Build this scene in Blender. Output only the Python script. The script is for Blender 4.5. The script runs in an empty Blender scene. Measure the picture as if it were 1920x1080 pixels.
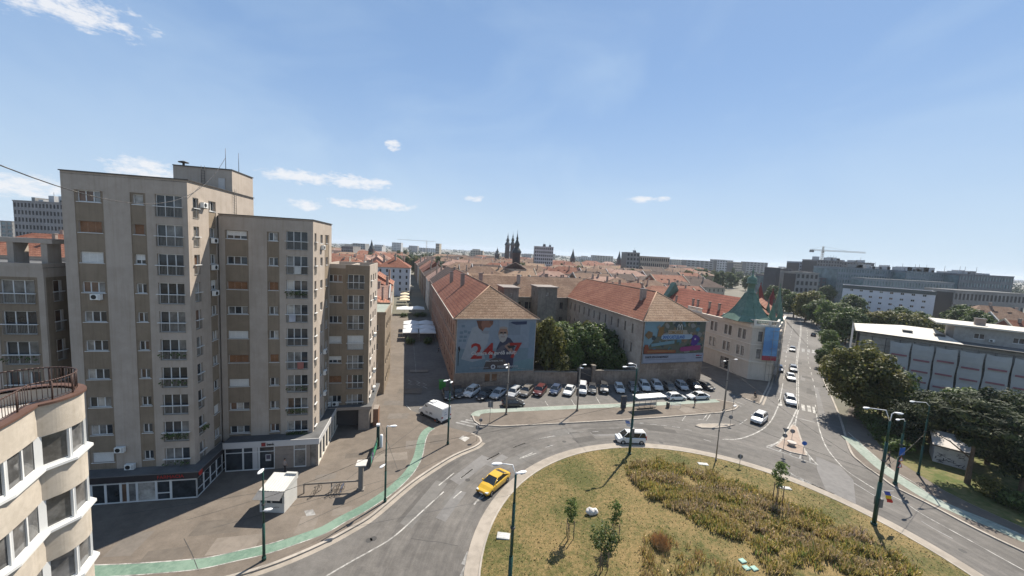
import bpy, bmesh, math, random
from mathutils import Vector, Matrix
R = math.radians
rnd = random.Random(7)
scene = bpy.context.scene
C = scene.collection

# ---------------------------------------------------------------- camera
CAM_Z = 28.0; FPX = 700.0
PITCH = math.atan(68.2/FPX); ROLL = math.atan(.0535)
cd = bpy.data.cameras.new('camera'); cam = bpy.data.objects.new('camera', cd); C.objects.link(cam)
CM = Matrix.Translation((0, 0, CAM_Z)) @ Matrix.Rotation(math.pi/2-PITCH, 4, 'X') @ Matrix.Rotation(ROLL, 4, 'Z')
cam.matrix_world = CM
cd.sensor_width = 36; cd.lens = FPX/1920*36; cd.clip_start = .2; cd.clip_end = 30000
scene.camera = cam
# ---------------------------------------------------------------- sun and sky
SUN_AZ = 34.5; SUN_EL = 50.5        # azimuth clockwise from +Y
sl = bpy.data.lights.new('sun', 'SUN'); sl.energy = 5.0; sl.angle = R(.5); sl.color = (1, .925, .81)
so = bpy.data.objects.new('sun', sl); C.objects.link(so)
so.rotation_euler = (R(90-SUN_EL), 0, R(180-SUN_AZ))
w = bpy.data.worlds.new('World'); scene.world = w; w.use_nodes = True
wn = w.node_tree.nodes; wl = w.node_tree.links
for n in list(wn): wn.remove(n)
wo = wn.new('ShaderNodeOutputWorld'); bg = wn.new('ShaderNodeBackground'); bg.inputs[1].default_value = .05
sky = wn.new('ShaderNodeTexSky'); sky.sky_type = 'NISHITA'; sky.sun_disc = False
sky.sun_elevation = R(SUN_EL); sky.sun_rotation = R(SUN_AZ); sky.altitude = 90
sky.air_density = 1.0; sky.dust_density = .2; sky.ozone_density = 3.2
wl.new(bg.outputs[0], wo.inputs[0])
def wmath(op, a, b=None, c=None, clamp=False):
    n = wn.new('ShaderNodeMath'); n.operation = op; n.use_clamp = clamp
    for i, v in enumerate((a, b, c)):
        if v is None: continue
        if isinstance(v, (int, float)): n.inputs[i].default_value = v
        else: wl.new(v, n.inputs[i])
    return n.outputs[0]
def pixdir(x, y):
    return (CM.to_3x3() @ Vector(((x-960)/FPX, -(y-540)/FPX, -1))).normalized()
tc = wn.new('ShaderNodeTexCoord'); DIR = tc.outputs['Generated']
def cloud_spot(x, y, wx, wy):
    """a soft elliptical patch of sky round a direction (world directions, azimuth/elevation)"""
    d = pixdir(x, y); u = Vector((d.y, -d.x, 0)).normalized(); v = u.cross(d)
    def dot(vec):
        n = wn.new('ShaderNodeVectorMath'); n.operation = 'DOT_PRODUCT'; wl.new(DIR, n.inputs[0]); n.inputs[1].default_value = vec
        return n.outputs['Value']
    dd = dot(d); a = wmath('DIVIDE', dot(u), wmath('MULTIPLY', dd, wx/FPX*d.length)); b = wmath('DIVIDE', dot(v), wmath('MULTIPLY', dd, wy/FPX))
    r2 = wmath('ADD', wmath('MULTIPLY', a, a), wmath('MULTIPLY', b, b))
    m = wmath('SUBTRACT', 1.0, r2, clamp=True)
    return wmath('MULTIPLY', m, wmath('GREATER_THAN', dd, .1))
mp = wn.new('ShaderNodeMapping'); wl.new(DIR, mp.inputs[0]); mp.inputs['Scale'].default_value = (1, 1, 2.6)
nz = wn.new('ShaderNodeTexNoise'); wl.new(mp.outputs[0], nz.inputs['Vector']); nz.inputs['Scale'].default_value = 34; nz.inputs['Detail'].default_value = 12; nz.inputs['Roughness'].default_value = .68
spots = [(90, -2, 112, 34), (268, 316, 62, 24), (737, 273, 19, 14), (560, 332, 80, 17), (665, 341, 90, 18), (720, 384, 90, 16), (650, 380, 40, 12), (1200, 374, 40, 9), (1240, 374, 22, 8), (885, 372, 30, 10), (20, 345, 70, 22), (570, 385, 40, 14)]
tot = None
for s in spots:
    m = cloud_spot(*s); tot = m if tot is None else wmath('MAXIMUM', tot, m)
cl = wmath('MULTIPLY', wmath('SUBTRACT', wmath('ADD', wmath('MULTIPLY', tot, .44), nz.outputs[0]), .74), 4.6, clamp=True)
# thin high veil
mp2 = wn.new('ShaderNodeMapping'); wl.new(DIR, mp2.inputs[0]); mp2.inputs['Scale'].default_value = (1.2, 1.0, 2.2); mp2.inputs['Rotation'].default_value = (.3, .5, .2)
nz2 = wn.new('ShaderNodeTexNoise'); wl.new(mp2.outputs[0], nz2.inputs['Vector']); nz2.inputs['Scale'].default_value = 2.1; nz2.inputs['Detail'].default_value = 5; nz2.inputs['Roughness'].default_value = .5; nz2.inputs['Distortion'].default_value = .6
v2 = wmath('MULTIPLY', wmath('SUBTRACT', nz2.outputs[0], .44), 1.2, clamp=True)
v3 = wmath('ADD', wmath('MULTIPLY', v2, .95), .04)
sz = wn.new('ShaderNodeSeparateXYZ'); wl.new(DIR, sz.inputs[0])
wb_ = wmath('POWER', wmath('SUBTRACT', 1.0, wmath('MULTIPLY', wmath('ABSOLUTE', sz.outputs[2]), 1.25), clamp=True), 1.3)
mw = wn.new('ShaderNodeMix'); mw.data_type = 'RGBA'; wl.new(wmath('ADD', wmath('MULTIPLY', wb_, .42), .46), mw.inputs['Factor']); wl.new(sky.outputs[0], mw.inputs['A']); mw.inputs['B'].default_value = (3.5, 5.85, 10.0, 1)
hb = wmath('POWER', wmath('SUBTRACT', 1.0, wmath('MULTIPLY', wmath('ABSOLUTE', sz.outputs[2]), 2.2), clamp=True), 1.8)
mh = wn.new('ShaderNodeMix'); mh.data_type = 'RGBA'; wl.new(wmath('MULTIPLY', hb, .9), mh.inputs['Factor']); wl.new(mw.outputs['Result'], mh.inputs['A']); mh.inputs['B'].default_value = (7.7, 9.2, 10.2, 1)
mx0 = wn.new('ShaderNodeMix'); mx0.data_type = 'RGBA'; wl.new(v3, mx0.inputs['Factor']); wl.new(mh.outputs['Result'], mx0.inputs['A']); mx0.inputs['B'].default_value = (7.0, 8.8, 10.6, 1)
mx = wn.new('ShaderNodeMix'); mx.data_type = 'RGBA'; wl.new(wmath('MULTIPLY', cl, .86), mx.inputs['Factor']); wl.new(mx0.outputs['Result'], mx.inputs['A']); mx.inputs['B'].default_value = (10.4, 10.5, 10.8, 1)
wl.new(mx.outputs['Result'], bg.inputs[0])
scene.view_settings.view_transform = 'Standard'; scene.view_settings.look = 'None'
scene.view_settings.gamma = 1; scene.view_settings.exposure = 0.82
scene.render.resolution_x = 1024; scene.render.resolution_y = 576

# ---------------------------------------------------------------- helpers
_mats = {}
def mat(name, col, rough=.8, var=.12, scale=1.5, spec=.3, metal=0., bump=0., bscale=30, col2=None, s2=None, dark=None, coat=0, obj=False, streak=0, leaf=0):
    """procedural material: base colour broken up by two octave groups of noise"""
    if name in _mats: return _mats[name]
    m = bpy.data.materials.new(name); m.use_nodes = True; nt = m.node_tree; N = nt.nodes; L = nt.links
    b = N['Principled BSDF']; b.inputs['Roughness'].default_value = rough; b.inputs['Metallic'].default_value = metal
    b.inputs['Specular IOR Level'].default_value = spec
    if coat: b.inputs['Coat Weight'].default_value = coat; b.inputs['Coat Roughness'].default_value = .08
    g = N.new('ShaderNodeNewGeometry') if not obj else N.new('ShaderNodeTexCoord')
    P = g.outputs['Position'] if not obj else g.outputs['Object']
    n1 = N.new('ShaderNodeTexNoise'); L.new(P, n1.inputs['Vector']); n1.inputs['Scale'].default_value = scale; n1.inputs['Detail'].default_value = 6; n1.inputs['Roughness'].default_value = .65
    n2 = N.new('ShaderNodeTexNoise'); L.new(P, n2.inputs['Vector']); n2.inputs['Scale'].default_value = s2 or scale*.13; n2.inputs['Detail'].default_value = 4
    c2 = col2 or tuple(min(1, c*(1+var)) for c in col)
    c1 = col if col2 else tuple(c*(1-var) for c in col)
    cr = N.new('ShaderNodeValToRGB'); cr.color_ramp.elements[0].position = .36; cr.color_ramp.elements[1].position = .64
    cr.color_ramp.elements[0].color = (*c1, 1); cr.color_ramp.elements[1].color = (*c2, 1)
    a = N.new('ShaderNodeMix'); a.data_type = 'FLOAT'; a.inputs['Factor'].default_value = .5
    L.new(n1.outputs[0], a.inputs['A']); L.new(n2.outputs[0], a.inputs['B']); L.new(a.outputs['Result'], cr.inputs[0])
    # widen
    cr.color_ramp.elements[0].position = .42; cr.color_ramp.elements[1].position = .58
    L.new(cr.outputs[0], b.inputs['Base Color'])
    if streak:
        mpn = N.new('ShaderNodeMapping'); mpn.inputs['Scale'].default_value = (2.2, 2.2, .10); L.new(P, mpn.inputs[0])
        n4 = N.new('ShaderNodeTexNoise'); L.new(mpn.outputs[0], n4.inputs['Vector']); n4.inputs['Scale'].default_value = 1.6; n4.inputs['Detail'].default_value = 7; n4.inputs['Roughness'].default_value = .7
        c4 = N.new('ShaderNodeValToRGB'); c4.color_ramp.elements[0].position = .30; c4.color_ramp.elements[1].position = .50; k_ = 1-streak
        c4.color_ramp.elements[0].color = (k_, k_*.98, k_*.95, 1); c4.color_ramp.elements[1].color = (1, 1, 1, 1); L.new(n4.outputs[0], c4.inputs[0])
        m4 = N.new('ShaderNodeMix'); m4.data_type = 'RGBA'; m4.blend_type = 'MULTIPLY'; m4.inputs['Factor'].default_value = 1; L.new(cr.outputs[0], m4.inputs['A']); L.new(c4.outputs[0], m4.inputs['B']); L.new(m4.outputs['Result'], b.inputs['Base Color'])
    if leaf:
        tr = N.new('ShaderNodeBsdfTranslucent'); tr.inputs[0].default_value = (*[min(1, c*1.7) for c in col], 1); ms_ = N.new('ShaderNodeMixShader'); ms_.inputs[0].default_value = leaf
        L.new(b.outputs[0], ms_.inputs[1]); L.new(tr.outputs[0], ms_.inputs[2]); L.new(ms_.outputs[0], N['Material Output'].inputs[0])
    if bump:
        n3 = N.new('ShaderNodeTexNoise'); L.new(P, n3.inputs['Vector']); n3.inputs['Scale'].default_value = bscale; n3.inputs['Detail'].default_value = 4
        bp = N.new('ShaderNodeBump'); bp.inputs['Strength'].default_value = bump; bp.inputs['Distance'].default_value = .05
        L.new(n3.outputs[0], bp.inputs['Height']); L.new(bp.outputs[0], b.inputs['Normal'])
    _mats[name] = m; return m
def tile_mat(name, col, col2, rows=3.2, rough=.85, tilt=True):
    """roof tile courses: bands across the slope (object-space height), broken by noise"""
    if name in _mats: return _mats[name]
    m = mat(name, col, rough, scale=.9, col2=col2, s2=.22, spec=.2); nt = m.node_tree; N = nt.nodes; L = nt.links; b = N['Principled BSDF']
    tcn = N.new('ShaderNodeNewGeometry'); sp = N.new('ShaderNodeSeparateXYZ'); L.new(tcn.outputs['Position'], sp.inputs[0])
    ml = N.new('ShaderNodeMath'); ml.operation = 'MULTIPLY'; L.new(sp.outputs[2], ml.inputs[0]); ml.inputs[1].default_value = rows
    fr = N.new('ShaderNodeMath'); fr.operation = 'FRACT'; L.new(ml.outputs[0], fr.inputs[0])
    src = b.inputs['Base Color'].links[0].from_socket
    cr = N.new('ShaderNodeValToRGB'); cr.color_ramp.elements[0].position = .0; cr.color_ramp.elements[1].position = .35
    cr.color_ramp.elements[0].color = (.45, .42, .42, 1); cr.color_ramp.elements[1].color = (1, 1, 1, 1); L.new(fr.outputs[0], cr.inputs[0])
    nn = N.new('ShaderNodeTexNoise'); L.new(tcn.outputs['Position'], nn.inputs['Vector']); nn.inputs['Scale'].default_value = 4.5; nn.inputs['Detail'].default_value = 3
    cr2 = N.new('ShaderNodeValToRGB'); cr2.color_ramp.elements[0].position = .35; cr2.color_ramp.elements[1].position = .65
    cr2.color_ramp.elements[0].color = (.62, .6, .6, 1); cr2.color_ramp.elements[1].color = (1.15, 1.15, 1.15, 1); L.new(nn.outputs[0], cr2.inputs[0])
    x1 = N.new('ShaderNodeMix'); x1.data_type = 'RGBA'; x1.blend_type = 'MULTIPLY'; x1.inputs['Factor'].default_value = 1; L.new(src, x1.inputs['A']); L.new(cr.outputs[0], x1.inputs['B'])
    x2 = N.new('ShaderNodeMix'); x2.data_type = 'RGBA'; x2.blend_type = 'MULTIPLY'; x2.inputs['Factor'].default_value = 1; L.new(x1.outputs['Result'], x2.inputs['A']); L.new(cr2.outputs[0], x2.inputs['B'])
    L.new(x2.outputs['Result'], b.inputs['Base Color'])
    bp = N.new('ShaderNodeBump'); bp.inputs['Strength'].default_value = .6; bp.inputs['Distance'].default_value = .08; L.new(fr.outputs[0], bp.inputs['Height']); L.new(bp.outputs[0], b.inputs['Normal'])
    return m

class MB:
    """collects geometry with per-face materials; build() links it as one mesh object"""
    def __init__(s): s.v = []; s.f = []; s.m = []; s.ms = []; s.sm = []
    def mi(s, m):
        if m not in s.ms: s.ms.append(m)
        return s.ms.index(m)
    def poly(s, pts, m, smooth=False):
        b = len(s.v); s.v += [tuple(p) for p in pts]; s.f.append(tuple(range(b, b+len(pts)))); s.m.append(s.mi(m)); s.sm.append(smooth)
    def box(s, x0, x1, y0, y1, z0, z1, m, top=None):
        p = [(x0,y0,z0),(x1,y0,z0),(x1,y1,z0),(x0,y1,z0),(x0,y0,z1),(x1,y0,z1),(x1,y1,z1),(x0,y1,z1)]
        b = len(s.v); s.v += p; k = s.mi(m)
        for i, q in enumerate(((0,3,2,1),(4,5,6,7),(0,1,5,4),(1,2,6,5),(2,3,7,6),(3,0,4,7))):
            s.f.append(tuple(b+j for j in q)); s.m.append(s.mi(top) if (top and i == 1) else k); s.sm.append(False)
    def prism(s, poly, z0, z1, m, top=None, bottom=False):
        n = len(poly); a = sum(poly[i][0]*poly[(i+1) % n][1]-poly[(i+1) % n][0]*poly[i][1] for i in range(n))
        if a < 0: poly = poly[::-1]
        b = len(s.v); s.v += [(p[0], p[1], z0) for p in poly] + [(p[0], p[1], z1) for p in poly]
        for i in range(n):
            j = (i+1) % n; s.f.append((b+i, b+j, b+n+j, b+n+i)); s.m.append(s.mi(m)); s.sm.append(False)
        s.f.append(tuple(b+n+i for i in range(n))); s.m.append(s.mi(top or m)); s.sm.append(False)
        if bottom: s.f.append(tuple(b+i for i in range(n))[::-1]); s.m.append(s.mi(m)); s.sm.append(False)
    def tube(s, p0, p1, r0, r1, m, n=8, cap=True):
        p0 = Vector(p0); p1 = Vector(p1); d = (p1-p0).normalized()
        u = d.orthogonal().normalized(); v = d.cross(u); b = len(s.v); k = s.mi(m)
        for p, r in ((p0, r0), (p1, r1)):
            for i in range(n):
                a = 2*math.pi*i/n; s.v.append(tuple(p+(u*math.cos(a)+v*math.sin(a))*r))
        for i in range(n):
            j = (i+1) % n; s.f.append((b+i, b+j, b+n+j, b+n+i)); s.m.append(k); s.sm.append(True)
        if cap:
            s.f.append(tuple(b+n+i for i in range(n))); s.m.append(k); s.sm.append(False)
            s.f.append(tuple(b+i for i in range(n))[::-1]); s.m.append(k); s.sm.append(False)
    def path(s, pts, r, m, n=6):
        for a, b in zip(pts[:-1], pts[1:]): s.tube(a, b, r, r, m, n)
    def ring(s, prof, m, n=16, c=(0, 0, 0), smooth=True, axis='z'):
        """lathe: prof = [(r,z)...]"""
        b = len(s.v); k = s.mi(m)
        for r, z in prof:
            for i in range(n):
                a = 2*math.pi*i/n
                if axis == 'z': s.v.append((c[0]+r*math.cos(a), c[1]+r*math.sin(a), c[2]+z))
                else: s.v.append((c[0]+r*math.cos(a), c[1]+z, c[2]+r*math.sin(a)))
        for q in range(len(prof)-1):
            for i in range(n):
                j = (i+1) % n; s.f.append((b+q*n+i, b+q*n+j, b+(q+1)*n+j, b+(q+1)*n+i)); s.m.append(k); s.sm.append(smooth)
    def blob(s, c, r, m, seg=8):
        prof = [(max(.001, math.sin(math.pi*i/seg)), -math.cos(math.pi*i/seg)) for i in range(seg+1)]
        b = len(s.v); s.ring(prof, m, seg+2)
        for i in range(b, len(s.v)):
            x, y, z = s.v[i]; s.v[i] = (c[0]+x*r[0], c[1]+y*r[1], c[2]+z*r[2])
    def mesh(s, name):
        me = bpy.data.meshes.new(name); me.from_pydata(s.v, [], s.f)
        for m in s.ms: me.materials.append(m)
        me.polygons.foreach_set('material_index', s.m); me.polygons.foreach_set('use_smooth', s.sm)
        me.update(); return me
    def build(s, name, parent=None, loc=(0, 0, 0), rz=0):
        return link(name, s.mesh(name), parent, loc, rz)
def link(name, me, parent=None, loc=(0, 0, 0), rz=0):
    o = bpy.data.objects.new(name, me); C.objects.link(o); o.parent = parent; o.location = loc; o.rotation_euler = (0, 0, rz); return o
def tag(o, label=None, cat=None, group=None, kind=None):
    if label:
        o['label'] = label
        if len(label.split()) > 16: print('LONG', label)
    if cat: o['category'] = cat
    if group: o['group'] = group
    if kind: o['kind'] = kind
    return o
def thing(name, label, cat, loc=(0, 0, 0), rz=0, group=None):
    o = bpy.data.objects.new(name, None); C.objects.link(o); o.location = loc; o.rotation_euler = (0, 0, rz)
    o.empty_display_size = .5
    return tag(o, label, cat, group)
_kids = {}
def copy_tree(src, loc, rz, label, group=None, scale=None):
    def cp(o, par):
        c = o.copy(); C.objects.link(c); c.parent = par
        for ch in list(o.children): cp(ch, c)
        return c
    r = cp(src, None); r.location = loc; r.rotation_euler = (0, 0, rz)
    if scale: r.scale = scale
    r['label'] = label
    if group: r['group'] = group
    return r
# from a picture direction to a point of the place
def P(x, y, z=0.0):
    d = CM.to_3x3() @ Vector(((x-960)/FPX, -(y-540)/FPX, -1)); t = (z-CAM_Z)/d.z
    return Vector((d.x*t, d.y*t, z))
def A(x, y, Y):
    d = CM.to_3x3() @ Vector(((x-960)/FPX, -(y-540)/FPX, -1)); t = Y/d.y
    return Vector((d.x*t, Y, CAM_Z+d.z*t))
def P2(x, y, z=0.0):
    p = P(x, y, z); return (p.x, p.y)

# ---------------------------------------------------------------- materials
asphalt = mat('asphalt', (.098, .091, .084), .85, scale=.9, col2=(.138, .128, .118), s2=.10, bump=.25, bscale=18)
plaza_m = mat('brown_asphalt', (.120, .100, .082), .9, scale=.7, col2=(.160, .134, .110), s2=.09, bump=.25, bscale=20)
paving = mat('light_paving', (.24, .21, .175), .9, scale=.9, col2=(.32, .28, .235), s2=.2, bump=.2)
kerb_m = mat('kerb_stone', (.32, .285, .245), .9, scale=2, var=.15)
white_p = mat('road_paint', (.17, .162, .15), .8, scale=2.6, col2=(.43, .415, .385), s2=.8)
faded_p = mat('worn_paint', (.15, .145, .138), .85, scale=2.5, col2=(.30, .292, .28), s2=.7)
green_p = mat('green_cycle_paint', (.105, .168, .126), .85, scale=2.6, col2=(.165, .235, .182), s2=.25)
greenpale_p = mat('pale_green_paint', (.19, .225, .19), .85, scale=2.6, col2=(.27, .30, .26), s2=.25)
# tyre wear: faint bands that follow the roundabout lanes
def wear(m, c=(21.5, 30.0), r0=24.0, r1=37.0):
    nt = m.node_tree; N = nt.nodes; L = nt.links; b = N['Principled BSDF']; src = b.inputs['Base Color'].links[0].from_socket
    g = N.new('ShaderNodeNewGeometry'); sp = N.new('ShaderNodeSeparateXYZ'); L.new(g.outputs['Position'], sp.inputs[0])
    def mm(op, a, b_=None, cl=False):
        n = N.new('ShaderNodeMath'); n.operation = op; n.use_clamp = cl
        for i, v in enumerate((a, b_)):
            if v is None: continue
            if isinstance(v, (int, float)): n.inputs[i].default_value = v
            else: L.new(v, n.inputs[i])
        return n.outputs[0]
    dx = mm('SUBTRACT', sp.outputs[0], c[0]); dy = mm('SUBTRACT', sp.outputs[1], c[1]); r = mm('SQRT', mm('ADD', mm('MULTIPLY', dx, dx), mm('MULTIPLY', dy, dy))); th = mm('ARCTAN2', dy, dx)
    cb = N.new('ShaderNodeCombineXYZ'); L.new(mm('MULTIPLY', r, 1.15), cb.inputs[0]); L.new(mm('MULTIPLY', th, 1.6), cb.inputs[1])
    n1 = N.new('ShaderNodeTexNoise'); L.new(cb.outputs[0], n1.inputs['Vector']); n1.inputs['Scale'].default_value = 1.0; n1.inputs['Detail'].default_value = 6; n1.inputs['Roughness'].default_value = .7
    cr = N.new('ShaderNodeValToRGB'); cr.color_ramp.elements[0].position = .34; cr.color_ramp.elements[1].position = .66; cr.color_ramp.elements[0].color = (.72, .72, .73, 1); cr.color_ramp.elements[1].color = (1.16, 1.15, 1.13, 1); L.new(n1.outputs[0], cr.inputs[0])
    msk = mm('MULTIPLY', mm('MULTIPLY', mm('SUBTRACT', r, r0-2), .5, True), mm('MULTIPLY', mm('SUBTRACT', r1, r), .3, True))
    x = N.new('ShaderNodeMix'); x.data_type = 'RGBA'; x.blend_type = 'MULTIPLY'; L.new(msk, x.inputs['Factor']); L.new(src, x.inputs['A']); L.new(cr.outputs[0], x.inputs['B'])
    n2 = N.new('ShaderNodeTexNoise'); L.new(g.outputs['Position'], n2.inputs['Vector']); n2.inputs['Scale'].default_value = 7; n2.inputs['Detail'].default_value = 8; n2.inputs['Roughness'].default_value = .8
    c2 = N.new('ShaderNodeValToRGB'); c2.color_ramp.elements[0].position = .35; c2.color_ramp.elements[1].position = .65; c2.color_ramp.elements[0].color = (.86, .86, .86, 1); c2.color_ramp.elements[1].color = (1.1, 1.1, 1.1, 1); L.new(n2.outputs[0], c2.inputs[0])
    y = N.new('ShaderNodeMix'); y.data_type = 'RGBA'; y.blend_type = 'MULTIPLY'; y.inputs['Factor'].default_value = 1; L.new(x.outputs['Result'], y.inputs['A']); L.new(c2.outputs[0], y.inputs['B']); L.new(y.outputs['Result'], b.inputs['Base Color'])
wear(asphalt); wear(plaza_m, r0=500, r1=501)
# ---------------------------------------------------------------- ground, roads, pavements
def sheet(name, polys, z, m, kind='structure', label=None, cat=None):
    b = MB()
    for p in polys: b.poly([(q[0], q[1], z) for q in ccw(p)], m)
    o = b.build(name); tag(o, kind=kind); return o
def ccw(p):
    a = sum(p[i][0]*p[(i+1) % len(p)][1]-p[(i+1) % len(p)][0]*p[i][1] for i in range(len(p)))
    return p if a > 0 else p[::-1]
def smooth_line(pts, n=4):
    out = []
    for i in range(len(pts)-1):
        p0 = Vector(pts[max(i-1, 0)]); p1 = Vector(pts[i]); p2 = Vector(pts[i+1]); p3 = Vector(pts[min(i+2, len(pts)-1)])
        for k in range(n):
            t = k/n; out.append(.5*((2*p1)+(p2-p0)*t+(2*p0-5*p1+4*p2-p3)*t*t+(3*p1-p0-3*p2+p3)*t**3))
    out.append(Vector(pts[-1])); return [(v.x, v.y) for v in out]
def strip(b, pts, w, z, m, off=0.0):
    """a ribbon along a plan line"""
    vs = [Vector(p[:2]) for p in pts]; L = []; Rr = []
    for i, p in enumerate(vs):
        d = (vs[min(i+1, len(vs)-1)]-vs[max(i-1, 0)]).normalized(); n = Vector((-d.y, d.x))
        L.append(p+n*(off+w/2)); Rr.append(p+n*(off-w/2))
    for i in range(len(vs)-1):
        b.poly([(Rr[i].x, Rr[i].y, z), (Rr[i+1].x, Rr[i+1].y, z), (L[i+1].x, L[i+1].y, z), (L[i].x, L[i].y, z)], m)
def kerbline(b, pts, w, z0, z1, m):
    vs = [Vector(p[:2]) for p in pts]; L = []; Rr = []
    for i, p in enumerate(vs):
        d = (vs[min(i+1, len(vs)-1)]-vs[max(i-1, 0)]).normalized(); n = Vector((-d.y, d.x))
        L.append(p+n*w/2); Rr.append(p-n*w/2)
    for i in range(len(vs)-1):
        for q in ([(Rr[i], z1), (Rr[i+1], z1), (L[i+1], z1), (L[i], z1)], [(Rr[i], z0), (Rr[i+1], z0), (Rr[i+1], z1), (Rr[i], z1)], [(L[i+1], z0), (L[i], z0), (L[i], z1), (L[i+1], z1)]):
            b.poly([(v.x, v.y, z) for v, z in q], m)
earth = mat('city_ground', (.11, .105, .08), .95, scale=.03, col2=(.17, .155, .125), s2=.006)
g = MB(); g.poly([(-6000, -390, -.02), (12500, -390, -.02), (12500, 8000, -.02), (-6000, 8000, -.02)], earth); tag(g.build('ground'), kind='structure')
pl_edge = [(-60, 22), (-30, 26.4), (-24, 27.6), (-21.7, 28.4), (-19.1, 29.9), (-16.5, 32.1), (-14.5, 34.4), (-13.2, 36.3), (-11.2, 40.9), (-9.4, 44.2), (-6.7, 48.2), (-4.1, 50.8), (-3.3, 52.3)]
pl_edge = smooth_line(pl_edge)
pl_back = [(-3.6, 53.4), (-5.0, 54.6), P2(840, 802), P2(812, 792), P2(785, 777), P2(766, 768), P2(757, 760)]
road_left = smooth_line([P2(1424, 758), P2(1433, 738), P2(1442, 718), P2(1449, 684), P2(1455.6, 658), P2(1464, 633), P2(1471, 604), P2(1466, 593), P2(1458, 583)])
road_right = smooth_line([P2(1485, 574), P2(1506, 587), P2(1541, 625), P2(1536, 673), P2(1544, 713), P2(1556, 738), P2(1576, 787), P2(1593, 843), P2(1613, 867), P2(1649, 893), P2(1678, 914), P2(1738, 944), P2(1827, 991), P2(1920, 1035.5), (56.5, 31), (60, 22), (62, 10), (61, -10)])
# asphalt carriageway: roundabout square, car park, street and main road
road = MB()
road.poly([(p[0], p[1], 0) for p in ccw([(-60, 10), (61, 10)] + road_right[::-1][2:] + [(150, 205)] + road_left[::-1] + [(62, 96), (46, 100), (34, 128), (20, 128), (-30, 150), (-44, 140), (-26, 70), (-34, 60), (-60, 60)])], asphalt)
tag(road.build('road'), kind='structure')
KZ = .12
def pavement(name, edge, m=plaza_m, z=KZ):
    b = MB(); b.prism(edge, -.01, z, kerb_m, m); return tag(b.build(name), kind='structure')
pavement('pavement', pl_edge + pl_back + [P2(757, 690), P2(757, 640), P2(775, 600), (-48, 150), (-60, 150), (-60, 60), (-75, 40), (-75, 20)])
kb = MB(); kerbline(kb, pl_edge + pl_back[:2], .3, 0, KZ+.012, kerb_m)
strip(kb, pl_edge, .5, .004, paving, off=-.45)
tag(kb.build('kerb'), kind='structure')
# bus stop island
bi = [P2(886, 780), P2(890, 790), P2(900, 797), P2(940, 800), P2(1040, 795), P2(1140, 789.5), P2(1240, 783), P2(1350, 774), P2(1378, 768), P2(1384, 762), P2(1376, 756), P2(1345, 750), P2(1300, 752), P2(1240, 755), P2(1180, 757), P2(1060, 762), P2(940, 768), P2(898, 773)]
bi = [tuple(p) for p in bi]
pavement('bus_stop_island', bi)
kb = MB(); kerbline(kb, bi + bi[:1], .25, 0, KZ+.012, kerb_m); tag(kb.build('kerb'), kind='structure')
gl = MB(); top = [P2(888, 781), P2(893, 775.5), P2(906, 772), P2(940, 770), P2(1060, 764.5), P2(1180, 760), P2(1262, 756), P2(1344, 751.5)]
strip(gl, smooth_line(top), 1.5, KZ+.016, greenpale_p, off=-.2); tag(gl.build('cycle_path'), kind='structure')
# small traffic islands
si = [P2(1304, 799), P2(1315, 796), P2(1345, 795.5), P2(1378, 797), P2(1360, 801), P2(1340, 803), P2(1315, 802.5)]
pavement('traffic_island', si, paving); kb = MB(); kerbline(kb, si+si[:1], .22, 0, KZ+.012, kerb_m)
tri = [P2(1486, 797), P2(1469, 823), P2(1455, 838), P2(1481, 848), P2(1512, 855), P2(1504, 832), P2(1494, 802)]
pavement('traffic_island', tri, mat('pink_paving', (.27, .21, .17), .9, var=.15)); kerbline(kb, tri+tri[:1], .22, 0, KZ+.012, kerb_m)
tag(kb.build('kerb'), kind='structure')
# corner building pavement
cb = road_left[:20] + [(75, 112), (56, 112), (40, 128), (36, 126), P2(1326, 704), P2(1352, 722), P2(1370, 736), P2(1398, 748)]
pavement('corner_pavement', cb)
kb = MB(); kerbline(kb, [P2(1398, 748)]+road_left, .3, 0, KZ+.012, kerb_m)
strip(kb, road_left, .35, .006, paving, off=-.55)
# right hand pavement
rp = road_right[26:]
pavement('right_pavement', rp + [(72, -10), (68, 20), (64.5, 30), P2(1920, 992), P2(1821, 947), P2(1773, 923), P2(1693, 872), P2(1660, 850), P2(1640, 825), P2(1622, 800), P2(1600, 760), P2(1585, 730), (92, 97)])
kerbline(kb, road_right, .3, 0, KZ+.012, kerb_m); tag(kb.build('kerb'), kind='structure')
gl = MB(); strip(gl, smooth_line([P2(1590, 820), P2(1618, 846), P2(1658, 881), P2(1697, 907), P2(1744, 936), P2(1800, 962), P2(1860, 986), P2(1925, 1015)]), 1.9, KZ+.016, greenpale_p); tag(gl.build('cycle_path'), kind='structure')
gl = MB(); strip(gl, smooth_line([P2(1590, 812), P2(1628, 846), P2(1664, 877), P2(1714, 907), P2(1752, 935), P2(1815, 965), P2(1925, 1008)]), .12, KZ+.021, white_p)
# plaza cycle path
cpl = [P2(60, 1072, KZ), P2(166, 1071, KZ), P2(255, 1067, KZ)] + [P2(x/3.857+340, y/3.857+800, KZ) for x, y in [(0, 1005), (200, 980), (420, 930), (580, 895), (700, 862), (880, 800), (1030, 745), (1170, 665), (1305, 595)]] + [P2(x/3.858+640, y/3.858+680, KZ) for x, y in [(295, 965), (390, 892), (490, 790), (550, 685), (580, 560), (610, 500), (655, 468)]]
cpl = smooth_line(cpl)
gl2 = MB(); strip(gl2, cpl, 1.12, KZ+.004, green_p); tag(gl2.build('cycle_path'), kind='structure')
for o_ in (-.61, .61):
    seg = cpl[:30] if o_ > 0 else cpl
    strip(gl, seg, .1, KZ+.010, white_p, off=o_)
tag(gl.build('cycle_path_lines'), kind='structure')
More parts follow.
